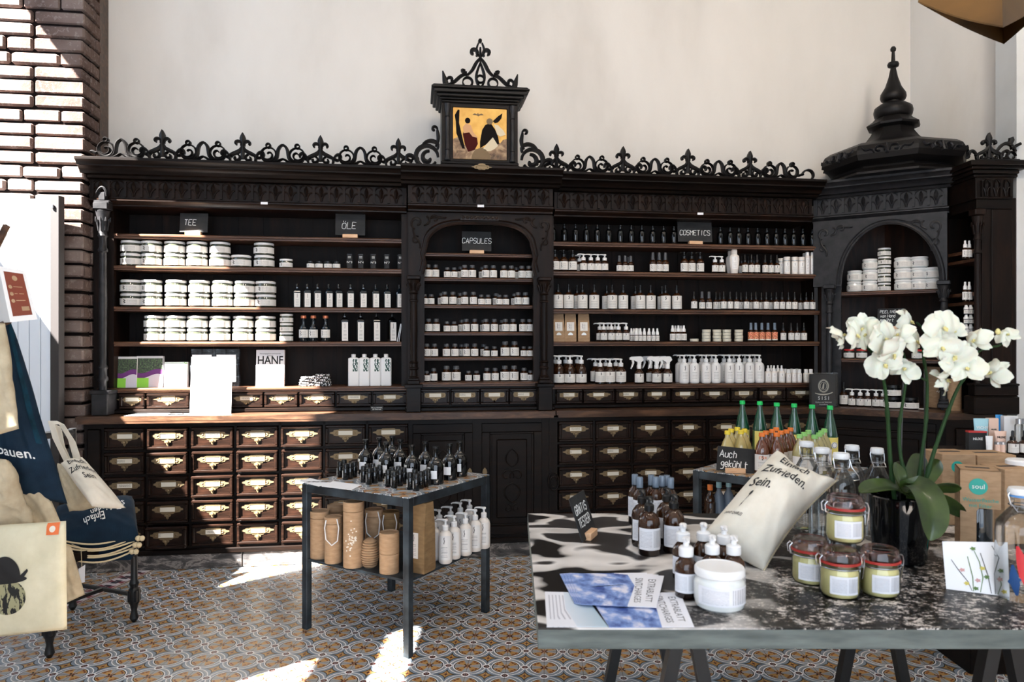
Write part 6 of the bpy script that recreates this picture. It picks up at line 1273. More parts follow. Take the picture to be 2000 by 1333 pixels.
# ------------------------------------------------------------------ clip-top jars, swing-top bottles
def clip_jar(label, px, py, z, D=.104, H=.128, rz=0, Y=None):
    p = onz(px, py, z); p = Vector((p.x*(1+D/2/p.y), p.y+D/2, z+.0006)); r = D/2
    t = thing('clip_top_jar', label, 'jar', p, rz)
    part('balm', MB().lathe([(0, .004), (r*.86, .004), (r*.93, .012), (r*.93, H*.52), (r*.86, H*.60), (0, H*.60)], 32), 'balm', t)
    part('glass_body', MB().lathe([(0, 0), (r*.86, 0), (r*.98, .008), (r, .02), (r, H*.52), (r*.92, H*.60), (r*.90, H*.66), (r*1.0, H*.68), (r*1.0, H*.72)], 40), 'thin_glass', t)
    part('rubber_ring', MB().lathe([(r*.88, H*.71), (r*1.03, H*.715), (r*1.04, H*.74), (r*1.03, H*.765), (r*.88, H*.77), (r*.88, H*.71)], 40), 'rubber_red', t)
    part('glass_lid', MB().lathe([(r*.98, H*.77), (r*1.01, H*.80), (r*.96, H*.88), (r*.90, H*.97), (r*.84, H*1.0), (r*.80, H*.975), (r*.6, H*.95), (0, H*.95)], 40), 'lid_glass', t)
    mb = MB(); mb.tube([(r*1.02*math.cos(a*PI/16), r*1.02*math.sin(a*PI/16), H*.64) for a in range(33)], .0016, 6, False)
    mb.tube([(r*1.0, -.014, H*.86), (r*1.12, -.014, H*.84), (r*1.22, -.012, H*.72), (r*1.2, -.010, H*.55), (r*1.16, -.006, H*.36), (r*1.14, 0, H*.32), (r*1.16, .006, H*.36), (r*1.2, .010, H*.55), (r*1.22, .012, H*.72), (r*1.12, .014, H*.84), (r*1.0, .014, H*.86)], .0018, 6)
    mb.tube([(r*1.02, -.012, H*.64), (r*1.2, -.010, H*.60), (r*1.24, 0, H*.62), (r*1.2, .010, H*.60), (r*1.02, .012, H*.64)], .0016, 6)
    mb.tube([(-r*1.0, -.012, H*.64), (-r*1.16, -.012, H*.66), (-r*1.2, -.012, H*.82), (-r*1.05, -.012, H*.88), (-r*1.05, .012, H*.88), (-r*1.2, .012, H*.82), (-r*1.16, .012, H*.66), (-r*1.0, .012, H*.64)], .0018, 6); part('wire_clasp', mb, 'wire', t)
    part('label', MB().arc(r*1.012, H*.12, H*.50, AF-.95, AF+.55, 14), 'label_code', t); return t
clip_jar('front middle clip-top jar of yellow balm with red seal', 1640, 1176, TZ, rz=.05)
clip_jar('left clip-top jar of yellow balm beside cotton pouch', 1583, 1148, TZ, rz=-.1)
clip_jar('right clip-top jar of yellow balm with red seal', 1718, 1173, TZ, rz=.12)
p_ = onz(1640, 1176, TZ); j4 = clip_jar('topmost clip-top jar of yellow balm standing on the other three', 1650, 1110, TZ, rz=.0); j4.location = ((1650-CX)/F*2.10, 2.10, TZ+.130)
def swing(label, px, top, D, H, open_=False, Y=None, stopper='white_plastic', ring=None, rz=0, wire_open=False):
    Y = Y or (CH-TZ-H)*F/(top-HY); r = D/2; t = thing('swing_top_bottle', label, 'bottle', ((px-CX)/F*Y, Y, TZ+.0006), rz)
    part('glass_body', MB().lathe([(0, .002), (r*.9, 0), (r, .008), (r, H*.60), (r*.95, H*.68), (r*.62, H*.77), (r*.42, H*.82), (r*.40, H*.90), (r*.46, H*.91), (r*.46, H*.93), (r*.38, H*.935)], 36), 'thin_glass', t)
    if not open_: part('stopper', MB().lathe([(0, H*.925), (r*.40, H*.925), (r*.52, H*.94), (r*.54, H*.965), (r*.48, H*.995), (0, H)], 24), stopper, t)
    else: part('rim', MB().lathe([(r*.40, H*.925), (r*.56, H*.935), (r*.60, H*.96), (r*.54, H*.99), (r*.42, H*.985), (r*.38, H*.94), (r*.40, H*.925)], 28), stopper, t)
    if ring: part('seal', MB().lathe([(r*.36, H*.915), (r*.5, H*.918), (r*.5, H*.935), (r*.36, H*.94)], 24), ring, t)
    mb = MB()
    for q in (-1, 1): mb.tube([(q*r*.5, 0, H*.965), (q*r*.58, 0, H*.93), (q*r*.55, -.006, H*.86), (q*r*.48, -.004, H*.83)], .0018, 6)
    mb.tube([(r*.47*math.cos(a*PI/12), r*.47*math.sin(a*PI/12), H*.84) for a in range(25)], .0016, 6, False)
    if wire_open: mb.tube([(r*.5, -.01, H*.93), (r*.62, -.015, H*.85), (r*1.05, -.02, H*.77), (r*1.1, -.02, H*.73), (r*.7, -.02, H*.72)], .002, 6)
    else: mb.tube([(-r*.5, -.004, H*.86), (-r*.5, -r*.5, H*.80), (r*.5, -r*.5, H*.80), (r*.5, -.004, H*.86)], .0018, 6)
    part('wire_clasp', mb, 'wire', t); return t
swing('tall open-necked clear swing-top bottle with white tag, leftmost behind cotton pouch', 1575, 861, .09, .33, True, 2.72)
swing('clear swing-top bottle with grey rim, second behind cotton pouch', 1606, 880, .09, .33, True, 2.56)
swing('clear swing-top bottle with bent wire, third behind cotton pouch', 1643, 890, .092, .33, True, 2.44, wire_open=True)
swing('clear swing-top bottle farthest back right of the bent-wire bottle', 1664, 888, .086, .325, True, 2.66)
swing('clear swing-top bottle with white stopper left of black orchid pot', 1713, 883, .084, .325, False, 2.58)
ga = swing('large clear swing-top bottle with blue seal and painted sea creatures at right', 1995, 946, .125, .30, False, 2.0, ring='ring_blue')
r = .0636; mb = MB()
def on_cyl(t_, pts, w, m, name): 
    mb = MB(); rings = []
    for i, (a, z) in enumerate(pts):
        a0_ = AF+a; ww = w if not isinstance(w, list) else w[i]
        j = pts[min(i+1, len(pts)-1)], pts[max(i-1, 0)]; ta, tz = (j[0][0]-j[1][0])*r, j[0][1]-j[1][1]; l_ = math.hypot(ta, tz) or 1; na, nz = -tz/l_, ta/l_
        f = lambda s_: (r*math.cos(a0_+na*ww*s_/2/r), r*math.sin(a0_+na*ww*s_/2/r), z+nz*ww*s_/2)
        rings.append([f(-1), f(-.5), f(0), f(.5), f(1)])
    mb.loft(rings, close=False, caps=False); part(name, mb, m, t_)
on_cyl(ga, [(-.75, .152), (-.66, .13), (-.60, .105), (-.52, .075), (-.35, .05), (-.15, .06), (.0, .09), (.1, .12)], [.006, .018, .022, .022, .022, .02, .018, .008], 'red_print', 'sea_creature_print')
on_cyl(ga, [(-.62, .112), (-.5, .125), (-.35, .127), (-.2, .12)], [.006, .014, .012, .004], 'red_print', 'sea_creature_print')
on_cyl(ga, [(-.92, .10), (-.88, .075), (-.84, .05), (-.76, .02)], [.006, .02, .024, .006], 'blue_print', 'starfish_print'); on_cyl(ga, [(-1.08, .05), (-.95, .058), (-.8, .058), (-.62, .065)], [.006, .016, .016, .004], 'blue_print', 'starfish_print')
# thing: white-lidded jar at the far right edge
t = thing('glass_jar', 'clear jar with white lid at right edge before the cosmetics', 'jar', ((1992-CX)/F*2.62, 2.62, TZ+.0006)); part('glass_body', MB().lathe([(0, 0), (.04, 0), (.045, .006), (.045, .22), (.036, .24), (.036, .25)], 28), 'thin_glass', t); part('lid', MB().lathe([(0, .249), (.042, .249), (.045, .253), (.045, .272), (.04, .277), (0, .277)], 28), 'white_plastic', t)

# ------------------------------------------------------------------ boxes and cosmetics
def kbox(label, px, topy, Y, w, d, rz=0, circle=True, window=False, name='kraft_box'):
    H = CH-(topy-HY)*Y/F-TZ; x = (px-CX)/F*Y; t = thing(name, label, 'box', (x, Y, TZ+.0006), rz)
    if not window:
        part('body', MB().bbox(-w/2, w/2, 0, d, 0, H, .002), 'kraft', t)
    else:
        mb = MB(); mb.prism([(-w/2, 0), (-w/2+.045, 0), (-w/2+.045, H*.55), (-w/2+.052, H*.58), (w/2, H*.58), (w/2, H), (-w/2, H)], 0, .002, 'y'); mb.box(-w/2, -w/2+.002, 0, d, 0, H); mb.box(-w/2, w/2, d-.002, d, 0, H); mb.box(-w/2, w/2, 0, d, H-.002, H); mb.box(w/2-.002, w/2, 0, d, H*.58, H); mb.box(-w/2, w/2, 0, d, 0, .002); part('body', mb, 'kraft', t, 0)
        part('band', MB().box(-w/2-.0006, -w/2+.045, -.0006, .0, 0, .05), 'teal', t, 0); part('bottle', MB().lathe([(0, .003), (w*.36, .003), (w*.38, .01), (w*.38, H*.6), (w*.2, H*.72), (w*.14, H*.9), (0, H*.9)], 24, (.0, d/2)), 'blue_glass', t)
        for k_, s_ in enumerate(('Wasserflasche', 'mit Filter')): link('lettering', text_mesh('lettering', s_, .017, .0003, 'teal', M=Matrix.Translation((0, -.0008, H*.67-.018*k_)) @ UPR), t)
        link('lettering', text_mesh('lettering', 'soul', .022, .0003, 'white_ink', M=Matrix.Translation((-.006, -.002, H*.82)) @ UPR), t)
    part('handle_slot', MB().bbox(-w*.3, w*.3, d*.42, d*.58, H-.001, H+.0008, .0004), 'ink', t, 0)
    if circle: r_ = .026 if window else .022; part('emblem', MB().prism([(-.006+r_*math.cos(a*PI/14), H*.82+r_*math.sin(a*PI/14)) for a in range(28)], -.0012, .0, 'y'), 'teal', t, 0)
    return t
kbox('kraft bottle box with teal circle and window cut-out, frontmost', 1915, 920, 2.33, .112, .12, rz=-.42, window=True)
kbox('closed kraft box with teal circle right behind orchid leaves', 1873, 888, 2.78, .125, .14, rz=-.05)
kbox('closed kraft box with black handle slot below peach tube', 1947, 890, 2.80, .15, .14, rz=.0, circle=False)
kbox('closed kraft box at right edge behind painted bottle', 1992, 917, 2.52, .11, .12, rz=.1, circle=False)
# small watercolour card
t = thing('greeting_card', 'white card with painted wild flowers standing at right of front table', 'card', (0, 0, 0)); Wc = [at(1848, 1160, 2.065), at(1972, 1175, 2.0), at(1968, 1060, 2.06), at(1840, 1058, 2.12)]
Wc[0].z = TZ+.001; Wc[1].z = TZ+.001; nC = (Wc[1]-Wc[0]).cross(Wc[3]-Wc[0]).normalized(); nC = nC if nC.y < 0 else -nC
t.location = Wc[0]; oc = Vector(Wc[0])
mb = MB(); a = [mb.vert(p-oc) for p in Wc]; b = [mb.vert(p-oc-nC*.002) for p in Wc]; mb.face(a); mb.face(b[::-1]); [mb.face((a[j], b[j], b[(j+1) % 4], a[(j+1) % 4])) for j in range(4)]; cd = part('card', mb, 'white_paper', t, 0)
def oncard(x, y, e=.0006): return Wc[0].lerp(Wc[1], x).lerp(Wc[3].lerp(Wc[2], x), y)+nC*e-oc
def cstroke(pts, w, m, name='painted_stem'):
    mb = MB(); rr = []
    for i, (x, y) in enumerate(pts): d_ = w*(.4+.6*math.sin(PI*(i+.7)/(len(pts)+.4))); rr.append([oncard(x-d_, y), oncard(x+d_, y)])
    for i in range(len(rr)-1): q = [mb.vert(p) for p in (rr[i][0], rr[i][1], rr[i+1][1], rr[i+1][0])]; mb.face(q)
    part(name, mb, m, cd, 0)
mat('paint_green', lin(96, 124, 72), .8); mat('paint_dark', lin(70, 74, 70), .8); mat('paint_yellow', lin(206, 190, 96), .8); mat('paint_pink', lin(206, 160, 156), .8)
for pts, m in (((( .42, .02), (.36, .2), (.22, .42), (.12, .62)), 'paint_dark'), (((.44, .02), (.44, .3), (.38, .7)), 'paint_green'), (((.55, .02), (.6, .3), (.56, .6), (.48, .84)), 'paint_green'), (((.72, .02), (.68, .35), (.58, .78)), 'paint_dark'), (((.78, .02), (.78, .4), (.86, .7), (.76, .93)), 'paint_dark'), (((.82, .02), (.88, .2), (.86, .36)), 'paint_green')): cstroke([(p[0], p[1]) for p in pts], .008, m)
for x, y, m in ((.47, .86, 'paint_green'), (.28, .42, 'paint_pink'), (.60, .48, 'paint_yellow'), (.52, .24, 'paint_pink'), (.88, .46, 'paint_green'), (.86, .3, 'paint_pink'), (.34, .16, 'paint_yellow'), (.48, .08, 'paint_green'), (.66, .32, 'paint_green'), (.92, .08, 'paint_yellow')):
    mb = MB(); i = [mb.vert(oncard(x+.055*math.cos(a*PI/5)*(1 if a % 2 else .6), y+.045*math.sin(a*PI/5)*(1 if a % 2 else .6), .0012)) for a in range(10)]; mb.face(i); part('painted_bloom', mb, m, cd, 0)
# dark display stand behind the boxes with cosmetics
SY, SZ = 3.16, .958; t = thing('display_stand', 'dark display stand behind kraft boxes carrying cosmetics at right', 'stand', (2.25, SY+.14, 0)); part('top', MB().bbox(-.28, .42, -.14, .16, SZ-.03, SZ-.0006, .003), 'wood', t); part('body', MB().bbox(-.26, .40, -.12, .14, 0, SZ-.03, .004), 'wood', t)
def on_stand(px, dy=0): Y = SY+.04+dy; return Vector(((px-CX)/F*Y, Y, SZ))
def tube_cos(label, px, w, H, m, capm='white_plastic', dy=0, txt=None, tm='ink'):
    t = thing('cosmetic_tube', label, 'tube', on_stand(px, dy), -.15); part('cap', MB().lathe([(0, 0), (w*.36, 0), (w*.38, .004), (w*.38, H*.18)], 20), capm, t)
    part('tube', MB().loft([[(w*.38*(1-k_)*math.cos(a*PI/10)+w*.5*k_*math.cos(a*PI/10), (w*.38*(1-k_)+.001*k_)*math.sin(a*PI/10), H*(.18+.82*k_)) for a in range(20)] for k_ in (0, .3, .6, .85, 1)]), m, t, 60)
    if txt: link('lettering', text_mesh('lettering', txt, w*.26, .0003, tm, M=Matrix.Translation((0, -w*.2, H*.72)) @ UPR, bold=.0003), t)
def box_cos(label, px, w, H, m, dy=0, txt=None, tm='ink', d=.03, band=None):
    t = thing('cosmetic_box', label, 'box', on_stand(px, dy), -.1); part('body', MB().bbox(-w/2, w/2, 0, d, 0, H, .001), m, t)
    if band: part('band', MB().box(-w/2-.0005, w/2+.0005, -.0006, d, H-.006, H+.0005), band, t, 0)
    if txt: link('lettering', text_mesh('lettering', txt, w*.2, .0003, tm, M=Matrix.Translation((0, -.0006, H*.66)) @ UPR, bold=.0003), t)
tube_cos('pale blue tube reading VICHY standing upright among cosmetics', 1916, .064, .145, 'sky_tube', dy=.09, txt='VICHY', tm='white_ink')
box_cos('pale pink cosmetic box right of the blue tube', 1941, .042, .145, 'peach', .09, 'NUXE')
tube_cos('tube with vivid blue cap end behind the pale pink box', 1951, .03, .158, 'vivid_blue', dy=.13)
box_cos('black cosmetic box with red edge, leftmost cosmetic', 1910, .075, .098, 'chalkboard', 0, 'NUXE', 'white_ink', band='red')
tube_cos('small white tube with green print before the black box', 1932, .03, .082, 'white_plastic', dy=-.03); 
tube_cos('peach tube standing behind two clear tubes', 1954, .05, .096, 'peach', dy=.03, txt='NUXE')
for i, px_ in enumerate((1948, 1958)): t = thing('clear_tube', ('left', 'right')[i]+' clear capped tube before the peach tube', 'tube', on_stand(px_, -.03)); part('body', MB().lathe([(0, 0), (.010, 0), (.011, .003), (.011, .045)], 14), 'peach', t); part('cap', MB().lathe([(.010, .045), (.0115, .046), (.0115, .056), (0, .057)], 14), 'wire', t)
for i, px_ in enumerate((1978, 2001)): p = on_stand(px_, -.02); o = place('dropper', (p.x, p.y, SZ+.0005), -.1, 1.05, .80); o.name = 'dropper_bottle'; tag(o, ('left', 'right')[i]+' amber dropper bottle with label among cosmetics by white wall', 'bottle')
box_cos('tall white cosmetic box at right back of stand', 1975, .06, .155, 'white_plastic', .09)
for i, px_ in enumerate((1990, 2002)): t = thing('glass_tube', ('left', 'right')[i]+' tall clear glass tube at right end of stand', 'tube', on_stand(px_, .04)); part('body', MB().lathe([(0, 0), (.016, 0), (.017, .003), (.017, .12), (.012, .128)], 18), 'thin_glass', t); part('cap', MB().lathe([(0, .126), (.013, .126), (.013, .148), (0, .15)], 14), 'wire', t)

# ------------------------------------------------------------------ orchid in a black pot
PO = Vector(((1757-CX)/F*2.34, 2.34, TZ+.0006)); t = thing('potted_orchid', 'potted white orchid in glossy black pot on the front table', 'plant', PO); OR = t
part('pot', MB().lathe([(0, 0), (.070, 0), (.078, .006), (.086, .10), (.088, .19), (.090, .205), (.085, .208), (.080, .19), (.078, .16), (0, .16)], 40), 'black_glass', t)
part('soil', MB().lathe([(0, .168), (.05, .172), (.078, .165)], 20), 'kraft_dark', t)
def leaf(pts, w, droop=0, tw=0):
    Pn = [Vector(p)-PO for p in pts]; n_ = 18; C_ = []
    for i in range(n_+1):
        u_ = i/n_; a, b, c, d = (1-u_)**3, 3*u_*(1-u_)**2, 3*u_*u_*(1-u_), u_**3; C_.append(Pn[0]*a+Pn[1]*b+Pn[2]*c+Pn[3]*d)
    mb = MB(); rings = []
    for i, p in enumerate(C_):
        tg = (C_[min(i+1, n_)]-C_[max(i-1, 0)]).normalized(); side = tg.cross(Vector((0, -1, .25))).normalized(); side = (side*math.cos(tw)+tg.cross(side)*math.sin(tw)); nn = side.cross(tg).normalized()
        u_ = i/n_; ww = w*(.35+.65*math.sin(PI*min(1, u_*.62+.12)))*(1 if u_ < .75 else math.sqrt(max(0.02, 1-((u_-.75)/.25)**2)))/1
        rings.append([p+side*(ww/2*s_)+nn*(abs(s_)**1.4*ww*.16) for s_ in (-1, -.6, -.2, 0, .2, .6, 1)]+[p+side*(ww/2*s_)+nn*(abs(s_)**1.4*ww*.16-.003) for s_ in (1, .6, .2, 0, -.2, -.6, -1)])
    mb.loft(rings); part('leaf', mb, 'leafgreen', OR, 50)
B0 = at(1772, 965, 2.33)
leaf([at(1768, 950, 2.30), at(1795, 930, 2.22), at(1838, 985, 2.14), at(1816, 1056, 2.12)], .085, tw=.15)
leaf([B0, at(1745, 945, 2.3), at(1715, 948, 2.25), at(1679, 962, 2.22)], .062, tw=.9)
leaf([B0, at(1775, 935, 2.4), at(1790, 905, 2.42), at(1800, 888, 2.42)], .062, tw=.0)
leaf([at(1785, 965, 2.34), at(1805, 940, 2.4), at(1822, 915, 2.42), at(1836, 900, 2.42)], .055, tw=.2)
leaf([at(1770, 962, 2.3), at(1757, 940, 2.28), at(1752, 920, 2.3), at(1752, 905, 2.32)], .045, tw=.3)
leaf([B0, at(1815, 955, 2.28), at(1845, 945, 2.25), at(1878, 955, 2.22)], .045, tw=.95)
leaf([B0, at(1825, 965, 2.35), at(1855, 980, 2.35), at(1885, 1010, 2.36)], .05, tw=.7)
leaf([B0, at(1740, 955, 2.4), at(1735, 925, 2.45), at(1760, 905, 2.5)], .05, tw=.4)
def stemp(pts, r0, r1, nodes=True):
    Pn = [at(a, b, c)-PO for a, b, c in pts]; C_ = []
    for i in range(len(Pn)-1):
        p0, p1, p2, p3 = Pn[max(i-1, 0)], Pn[i], Pn[i+1], Pn[min(i+2, len(Pn)-1)]
        for k_ in range(6): u_ = k_/6; C_.append(.5*((2*p1)+(p2-p0)*u_+(2*p0-5*p1+4*p2-p3)*u_*u_+(3*p1-p0-3*p2+p3)*u_**3))
    C_.append(Pn[-1]); n_ = len(C_); part('stem', MB().tube(C_, [(r0+(r1-r0)*i/n_)*(1.35 if nodes and i % 9 == 4 else 1) for i in range(n_)], 8), 'stem', OR, 60)
stemp([(1750, 1000, 2.33), (1739, 900, 2.32), (1734, 820, 2.3), (1728, 755, 2.27), (1716, 712, 2.24), (1695, 680, 2.22), (1655, 655, 2.2)], .0075, .003)
stemp([(1778, 970, 2.35), (1759, 890, 2.36), (1757, 830, 2.36), (1766, 770, 2.34), (1771, 725, 2.32), (1765, 690, 2.3)], .0065, .003)
stemp([(1792, 970, 2.35), (1799, 900, 2.37), (1808, 830, 2.38), (1811, 750, 2.37), (1803, 690, 2.35), (1806, 650, 2.33), (1790, 630, 2.32)], .0065, .003)
stemp([(1800, 970, 2.33), (1822, 890, 2.32), (1848, 815, 2.30), (1868, 765, 2.28), (1888, 735, 2.26), (1920, 728, 2.24), (1938, 722, 2.22)], .0068, .003)
stemp([(1872, 758, 2.28), (1900, 700, 2.26), (1926, 680, 2.24), (1950, 676, 2.24), (1962, 665, 2.24)], .004, .002, False)
stemp([(1908, 697, 2.26), (1901, 676, 2.25), (1914, 668, 2.25)], .003, .002, False); stemp([(1811, 745, 2.37), (1790, 735, 2.33), (1770, 730, 2.3)], .003, .002, False)
part('support_stake', MB().tube([at(1716+90, 1000, 2.36)-PO, at(1806, 720, 2.40)-PO], .0025, 6), 'black_metal', OR); part('support_stake', MB().tube([at(1757, 1000, 2.38)-PO, at(1764, 740, 2.38)-PO], .0025, 6), 'black_metal', OR)
def petal(mb, L, w, ang, curl=.2, cup=.12, z0=0):
    c, s = math.cos(ang), math.sin(ang)
    def f(a, b, o=0):
        x = (a-.5)*w*math.sin(PI*min(1, b*.80+.1))**.65*(1 if b < .95 else .8); y = L*b; z = z0+curl*L*b*b*.6-cup*w*(1-(2*a-1)**2)*math.sin(PI*b)+.004*math.sin(b*7+a*5)+o
        return (c*x+s*y, z, -s*x+c*y)
    mb.grid(lambda a, b: f(a, b), 8, 8); mb.grid(lambda a, b: f(a, b, .0012), 8, 8, True)
FM = {}
def flower_mesh(kind_):
    mb = MB()
    if kind_ == 'open':
        petal(mb, .044, .034, 0, .1); petal(mb, .044, .032, 2.25, .15); petal(mb, .044, .032, -2.25, .15); petal(mb, .052, .064, 1.18, .12, .10, -.002); petal(mb, .052, .064, -1.18, .12, .10, -.002)
    else:
        petal(mb, .042, .034, 0, .9); petal(mb, .042, .03, 2.3, .8); petal(mb, .042, .03, -2.3, .8); petal(mb, .046, .05, 1.2, .8, .1, -.002); petal(mb, .046, .05, -1.2, .8, .1, -.002)
    return mb.mesh('flower', 'petal', 60)
for k_ in ('open', 'half'): FM[k_] = flower_mesh(k_)
lm = MB(); lm.lathe([(0, .0), (.007, .002), (.009, .008), (.006, .013), (0, .015)], 12, M=Matrix.Rotation(PI/2, 4, 'X')); petal(lm, .020, .016, PI, -1.2, .3, -.006); petal(lm, .014, .012, 2.2, -1.4, .3, -.004); petal(lm, .014, .012, -2.2, -1.4, .3, -.004); LIPM = lm.mesh('lip', 'lip', 60)
rf = random.Random(21)
FL = [(1643, 656, 2.18, .95, .5, 'half'), (1668, 655, 2.17, 1.0, .3, 'open'), (1684, 640, 2.22, .95, -.2, 'half'), (1695, 655, 2.19, 1.0, -.5, 'open'), (1724, 662, 2.17, 1.1, .1, 'open'), (1757, 655, 2.2, .95, -.3, 'half'), (1742, 690, 2.15, 1.15, .2, 'open'), (1728, 712, 2.17, 1.05, -.2, 'open'), 
      (1774, 628, 2.28, .95, .2, 'half'), (1785, 668, 2.24, 1.0, .3, 'open'), (1768, 722, 2.22, .95, -.4, 'half'), (1840, 640, 2.2, 1.15, .1, 'open'), (1862, 648, 2.22, .9, -.3, 'half'), (1838, 682, 2.18, 1.2, .05, 'open'), (1866, 694, 2.17, 1.1, -.2, 'open'), (1858, 722, 2.18, 1.0, .3, 'half'),
      (1888, 722, 2.16, 1.1, -.4, 'open'), (1845, 745, 2.2, .95, .1, 'half'), (1906, 665, 2.2, .95, -.6, 'half'), (1940, 728, 2.2, 1.0, -.7, 'half'), (1968, 655, 2.22, .75, -.3, 'half')]
for x, y, Y, s_, yaw, k_ in FL:
    o = link('flower', FM[k_], OR, at(x, y, Y)-PO); o.scale = (s_*1.02,)*3; o.rotation_euler = (rf.uniform(-.7, .5), rf.uniform(-.7, .7), yaw*1.8+rf.uniform(-.5, .5)); lp = link('lip', LIPM, o, (0, -.006, -.002)); lp.scale = (.5,)*3
part('bud', MB().lathe([(0, 0), (.006, .004), (.008, .011), (.004, .019), (0, .021)], 12), 'lip', OR, loc=at(1949, 655, 2.24)-PO)

# ------------------------------------------------------------------ left edge: panel, chair and bags
t = thing('board_panel', 'white vertical-board panel with dark frame before brick wall at left', 'panel', (-2.83, 4.47, 0))
xr = (100-CX)/F*4.47+2.83
mb = MB(); bw_ = .069; x = xr
while x > -.75: mb.bbox(x-bw_+.004, x, 0, .03, .12, 2.32, .003); x -= bw_
part('boards', mb, 'white_boards', t); part('frame', MB().bbox(xr, xr+.055, -.012, .045, .0, 2.34, .003).box(-.75, xr, .03, .04, .1, 2.32), 'dark_frame', t)
part('hinge', MB().lathe([(0, 0), (.008, 0), (.008, .02), (0, .022)], 12, (xr+.02, -.02)), 'wire', t, loc=(0, 0, 2.26))
# chair with turned legs
LA, LB, LCc, LD = Vector((-1.953, 3.784)), Vector((-2.119, 3.355)), Vector((-2.37, 3.95)), Vector((-2.53, 3.52))
t = thing('chair', 'antique dark wooden chair with turned legs buried under cloth bags', 'chair', (-2.24, 3.65, 0)); oc = Vector((-2.24, 3.65))
def tleg(p, top): mb = MB(); q = p-oc; mb.lathe([(.010, 0), (.022, .02), (.014, .06), (.020, .09), (.026, .10), (.026, .17), (.018, .18), (.024, .2), (.017, .22), (.015, .34), (.019, .345), (.016, .36), (.028, .39), (.022, .41), (.018, .43), (.018, top)], 16, (q.x, q.y)); mb.bbox(q.x-.024, q.x+.024, q.y-.024, q.y+.024, .105, .165, .003); part('leg', mb, 'black_metal', t)
for p in (LA, LB): tleg(p, .40)
for p in (LCc, LD): tleg(p, .98)
part('seat', MB().prism([tuple(p-oc) for p in (LA, LB, LD, LCc)], .40, .44, 'z'), 'wood', t); mb = MB()
def rail(a, b, z, r_=.012, nm='stretcher'): a = a-oc; b = b-oc; part(nm, MB().tube([(a.x, a.y, z), (b.x, b.y, z)], r_, 8), 'black_metal', t)
rail(LA, LCc, .14); rail(LB, LD, .14); rail((LA+LCc)/2, (LB+LD)/2, .14); rail(LCc, LD, .96, .02, 'top_rail'); rail(LCc, LD, .75, .014, 'back_rail')
# coat stand (its post stands just outside the frame)
t = thing('coat_stand', 'wooden coat stand arm reaching in at the left edge above sign box', 'stand', (-2.08, 2.75, 0)); part('post', MB().tube([(0, 0, 0), (0, 0, 1.95)], .02, 12), 'wood_shelf', t); a0_ = at(-30, 530, 2.75); a1_ = at(13, 441, 2.72)
part('arm', MB().tube([Vector((0, 0, 1.62)), a0_-Vector(t.location), a1_-Vector(t.location)], [.014, .014, .013], 12), 'wood_shelf', t); part('base', MB().lathe([(0, 0), (.17, 0), (.17, .02), (.05, .04), (0, .05)], 24), 'wood_shelf', t)
for k_, (a, b) in enumerate(((at(-25, 645, 2.75), at(18, 628, 2.72)),)): part('peg', MB().tube([Vector((0, 0, 1.50)), a-Vector(t.location), b-Vector(t.location)], .010, 10), 'wood_shelf', t)
t = thing('sign_box', 'white box with dark brown printed label tilted on stand at left edge', 'sign', at(30, 575, 2.66)); o0 = Vector(t.location)
F4 = [at(-3, 520, 2.66), at(50, 529, 2.72), at(73, 624, 2.72), at(20, 630, 2.66)]; bk = Vector((-.10, .09, 0))
mb = MB(); a = [mb.vert(p-o0) for p in F4]; b = [mb.vert(p-o0+bk) for p in F4]; mb.face(a); mb.face(b[::-1]); [mb.face((a[j], b[j], b[(j+1) % 4], a[(j+1) % 4])) for j in range(4)]; bx = part('box', mb, 'white_plastic', t, 0)
def onF(x, y, e=.0008): n_ = (F4[1]-F4[0]).cross(F4[3]-F4[0]).normalized(); n_ = n_ if n_.y < 0 else -n_; return F4[0].lerp(F4[1], x).lerp(F4[3].lerp(F4[2], x), y)+n_*e-o0
mb = MB(); mb.face([mb.vert(onF(*q)) for q in ((.14, .08), (.86, .08), (.86, .90), (.14, .90))]); lbm = part('label', mb, 'brown_label', t, 0)
mb = MB(); mb.face([mb.vert(onF(.5+.1*math.cos(a*PI/6), .19+.05*math.sin(a*PI/6), .0014)) for a in range(12)])
for y in (.36, .49, .62): mb.face([mb.vert(onF(.27+.07*math.cos(a*PI/6), y+.035*math.sin(a*PI/6), .0014)) for a in range(12)]); mb.face([mb.vert(onF(*q, .0014)) for q in ((.38, y-.012), (.72, y-.012), (.72, y+.0), (.38, y+.0))])
mb.face([mb.vert(onF(*q, .0014)) for q in ((.52, .73), (.8, .73), (.8, .81), (.52, .81))]); part('print', mb, 'kraft', lbm, 0)
def bag(label, name, m, Q, bulge, fold, seed, cat='bag', th=.012, **k): t = thing(name, label, cat, Q[2]); S, n, o0, o = cloth(t, 'cloth', m, Q, bulge, fold, seed, th=th, **k); return t, S, n, o0, o
bag('pale cotton tote hanging lengthwise at left edge beside dark blue bag', 'tote_bag', 'canvas_tan', [at(-40, 628, 2.62), at(10, 632, 2.62), at(37, 838, 2.58), at(-45, 862, 2.58)], .03, .012, 1)
t, S, n, o0, o = bag('long dark navy and teal bag hanging at left, reading uen', 'hanging_bag', 'navy', [at(6, 630, 2.80), at(22, 632, 2.80), at(132, 985, 2.95), at(-10, 960, 2.85)], .04, .012, 4, nu=30, nv=40)
cloth_text(o, S, n, o0, 'bauen.', .26, .44, .275, .06, 'white_ink', asp=.30)
mb = MB(); rr = []
for i in range(31): u_ = .35+.65*i/30; rr.append([S(.86, u_)+n*.004-o0, S(.93, u_)+n*.006-o0, S(1.0, u_)-o0])
mb.loft(rr, close=False, caps=False); part('teal_edge', mb, 'teal_cloth', o, 60)
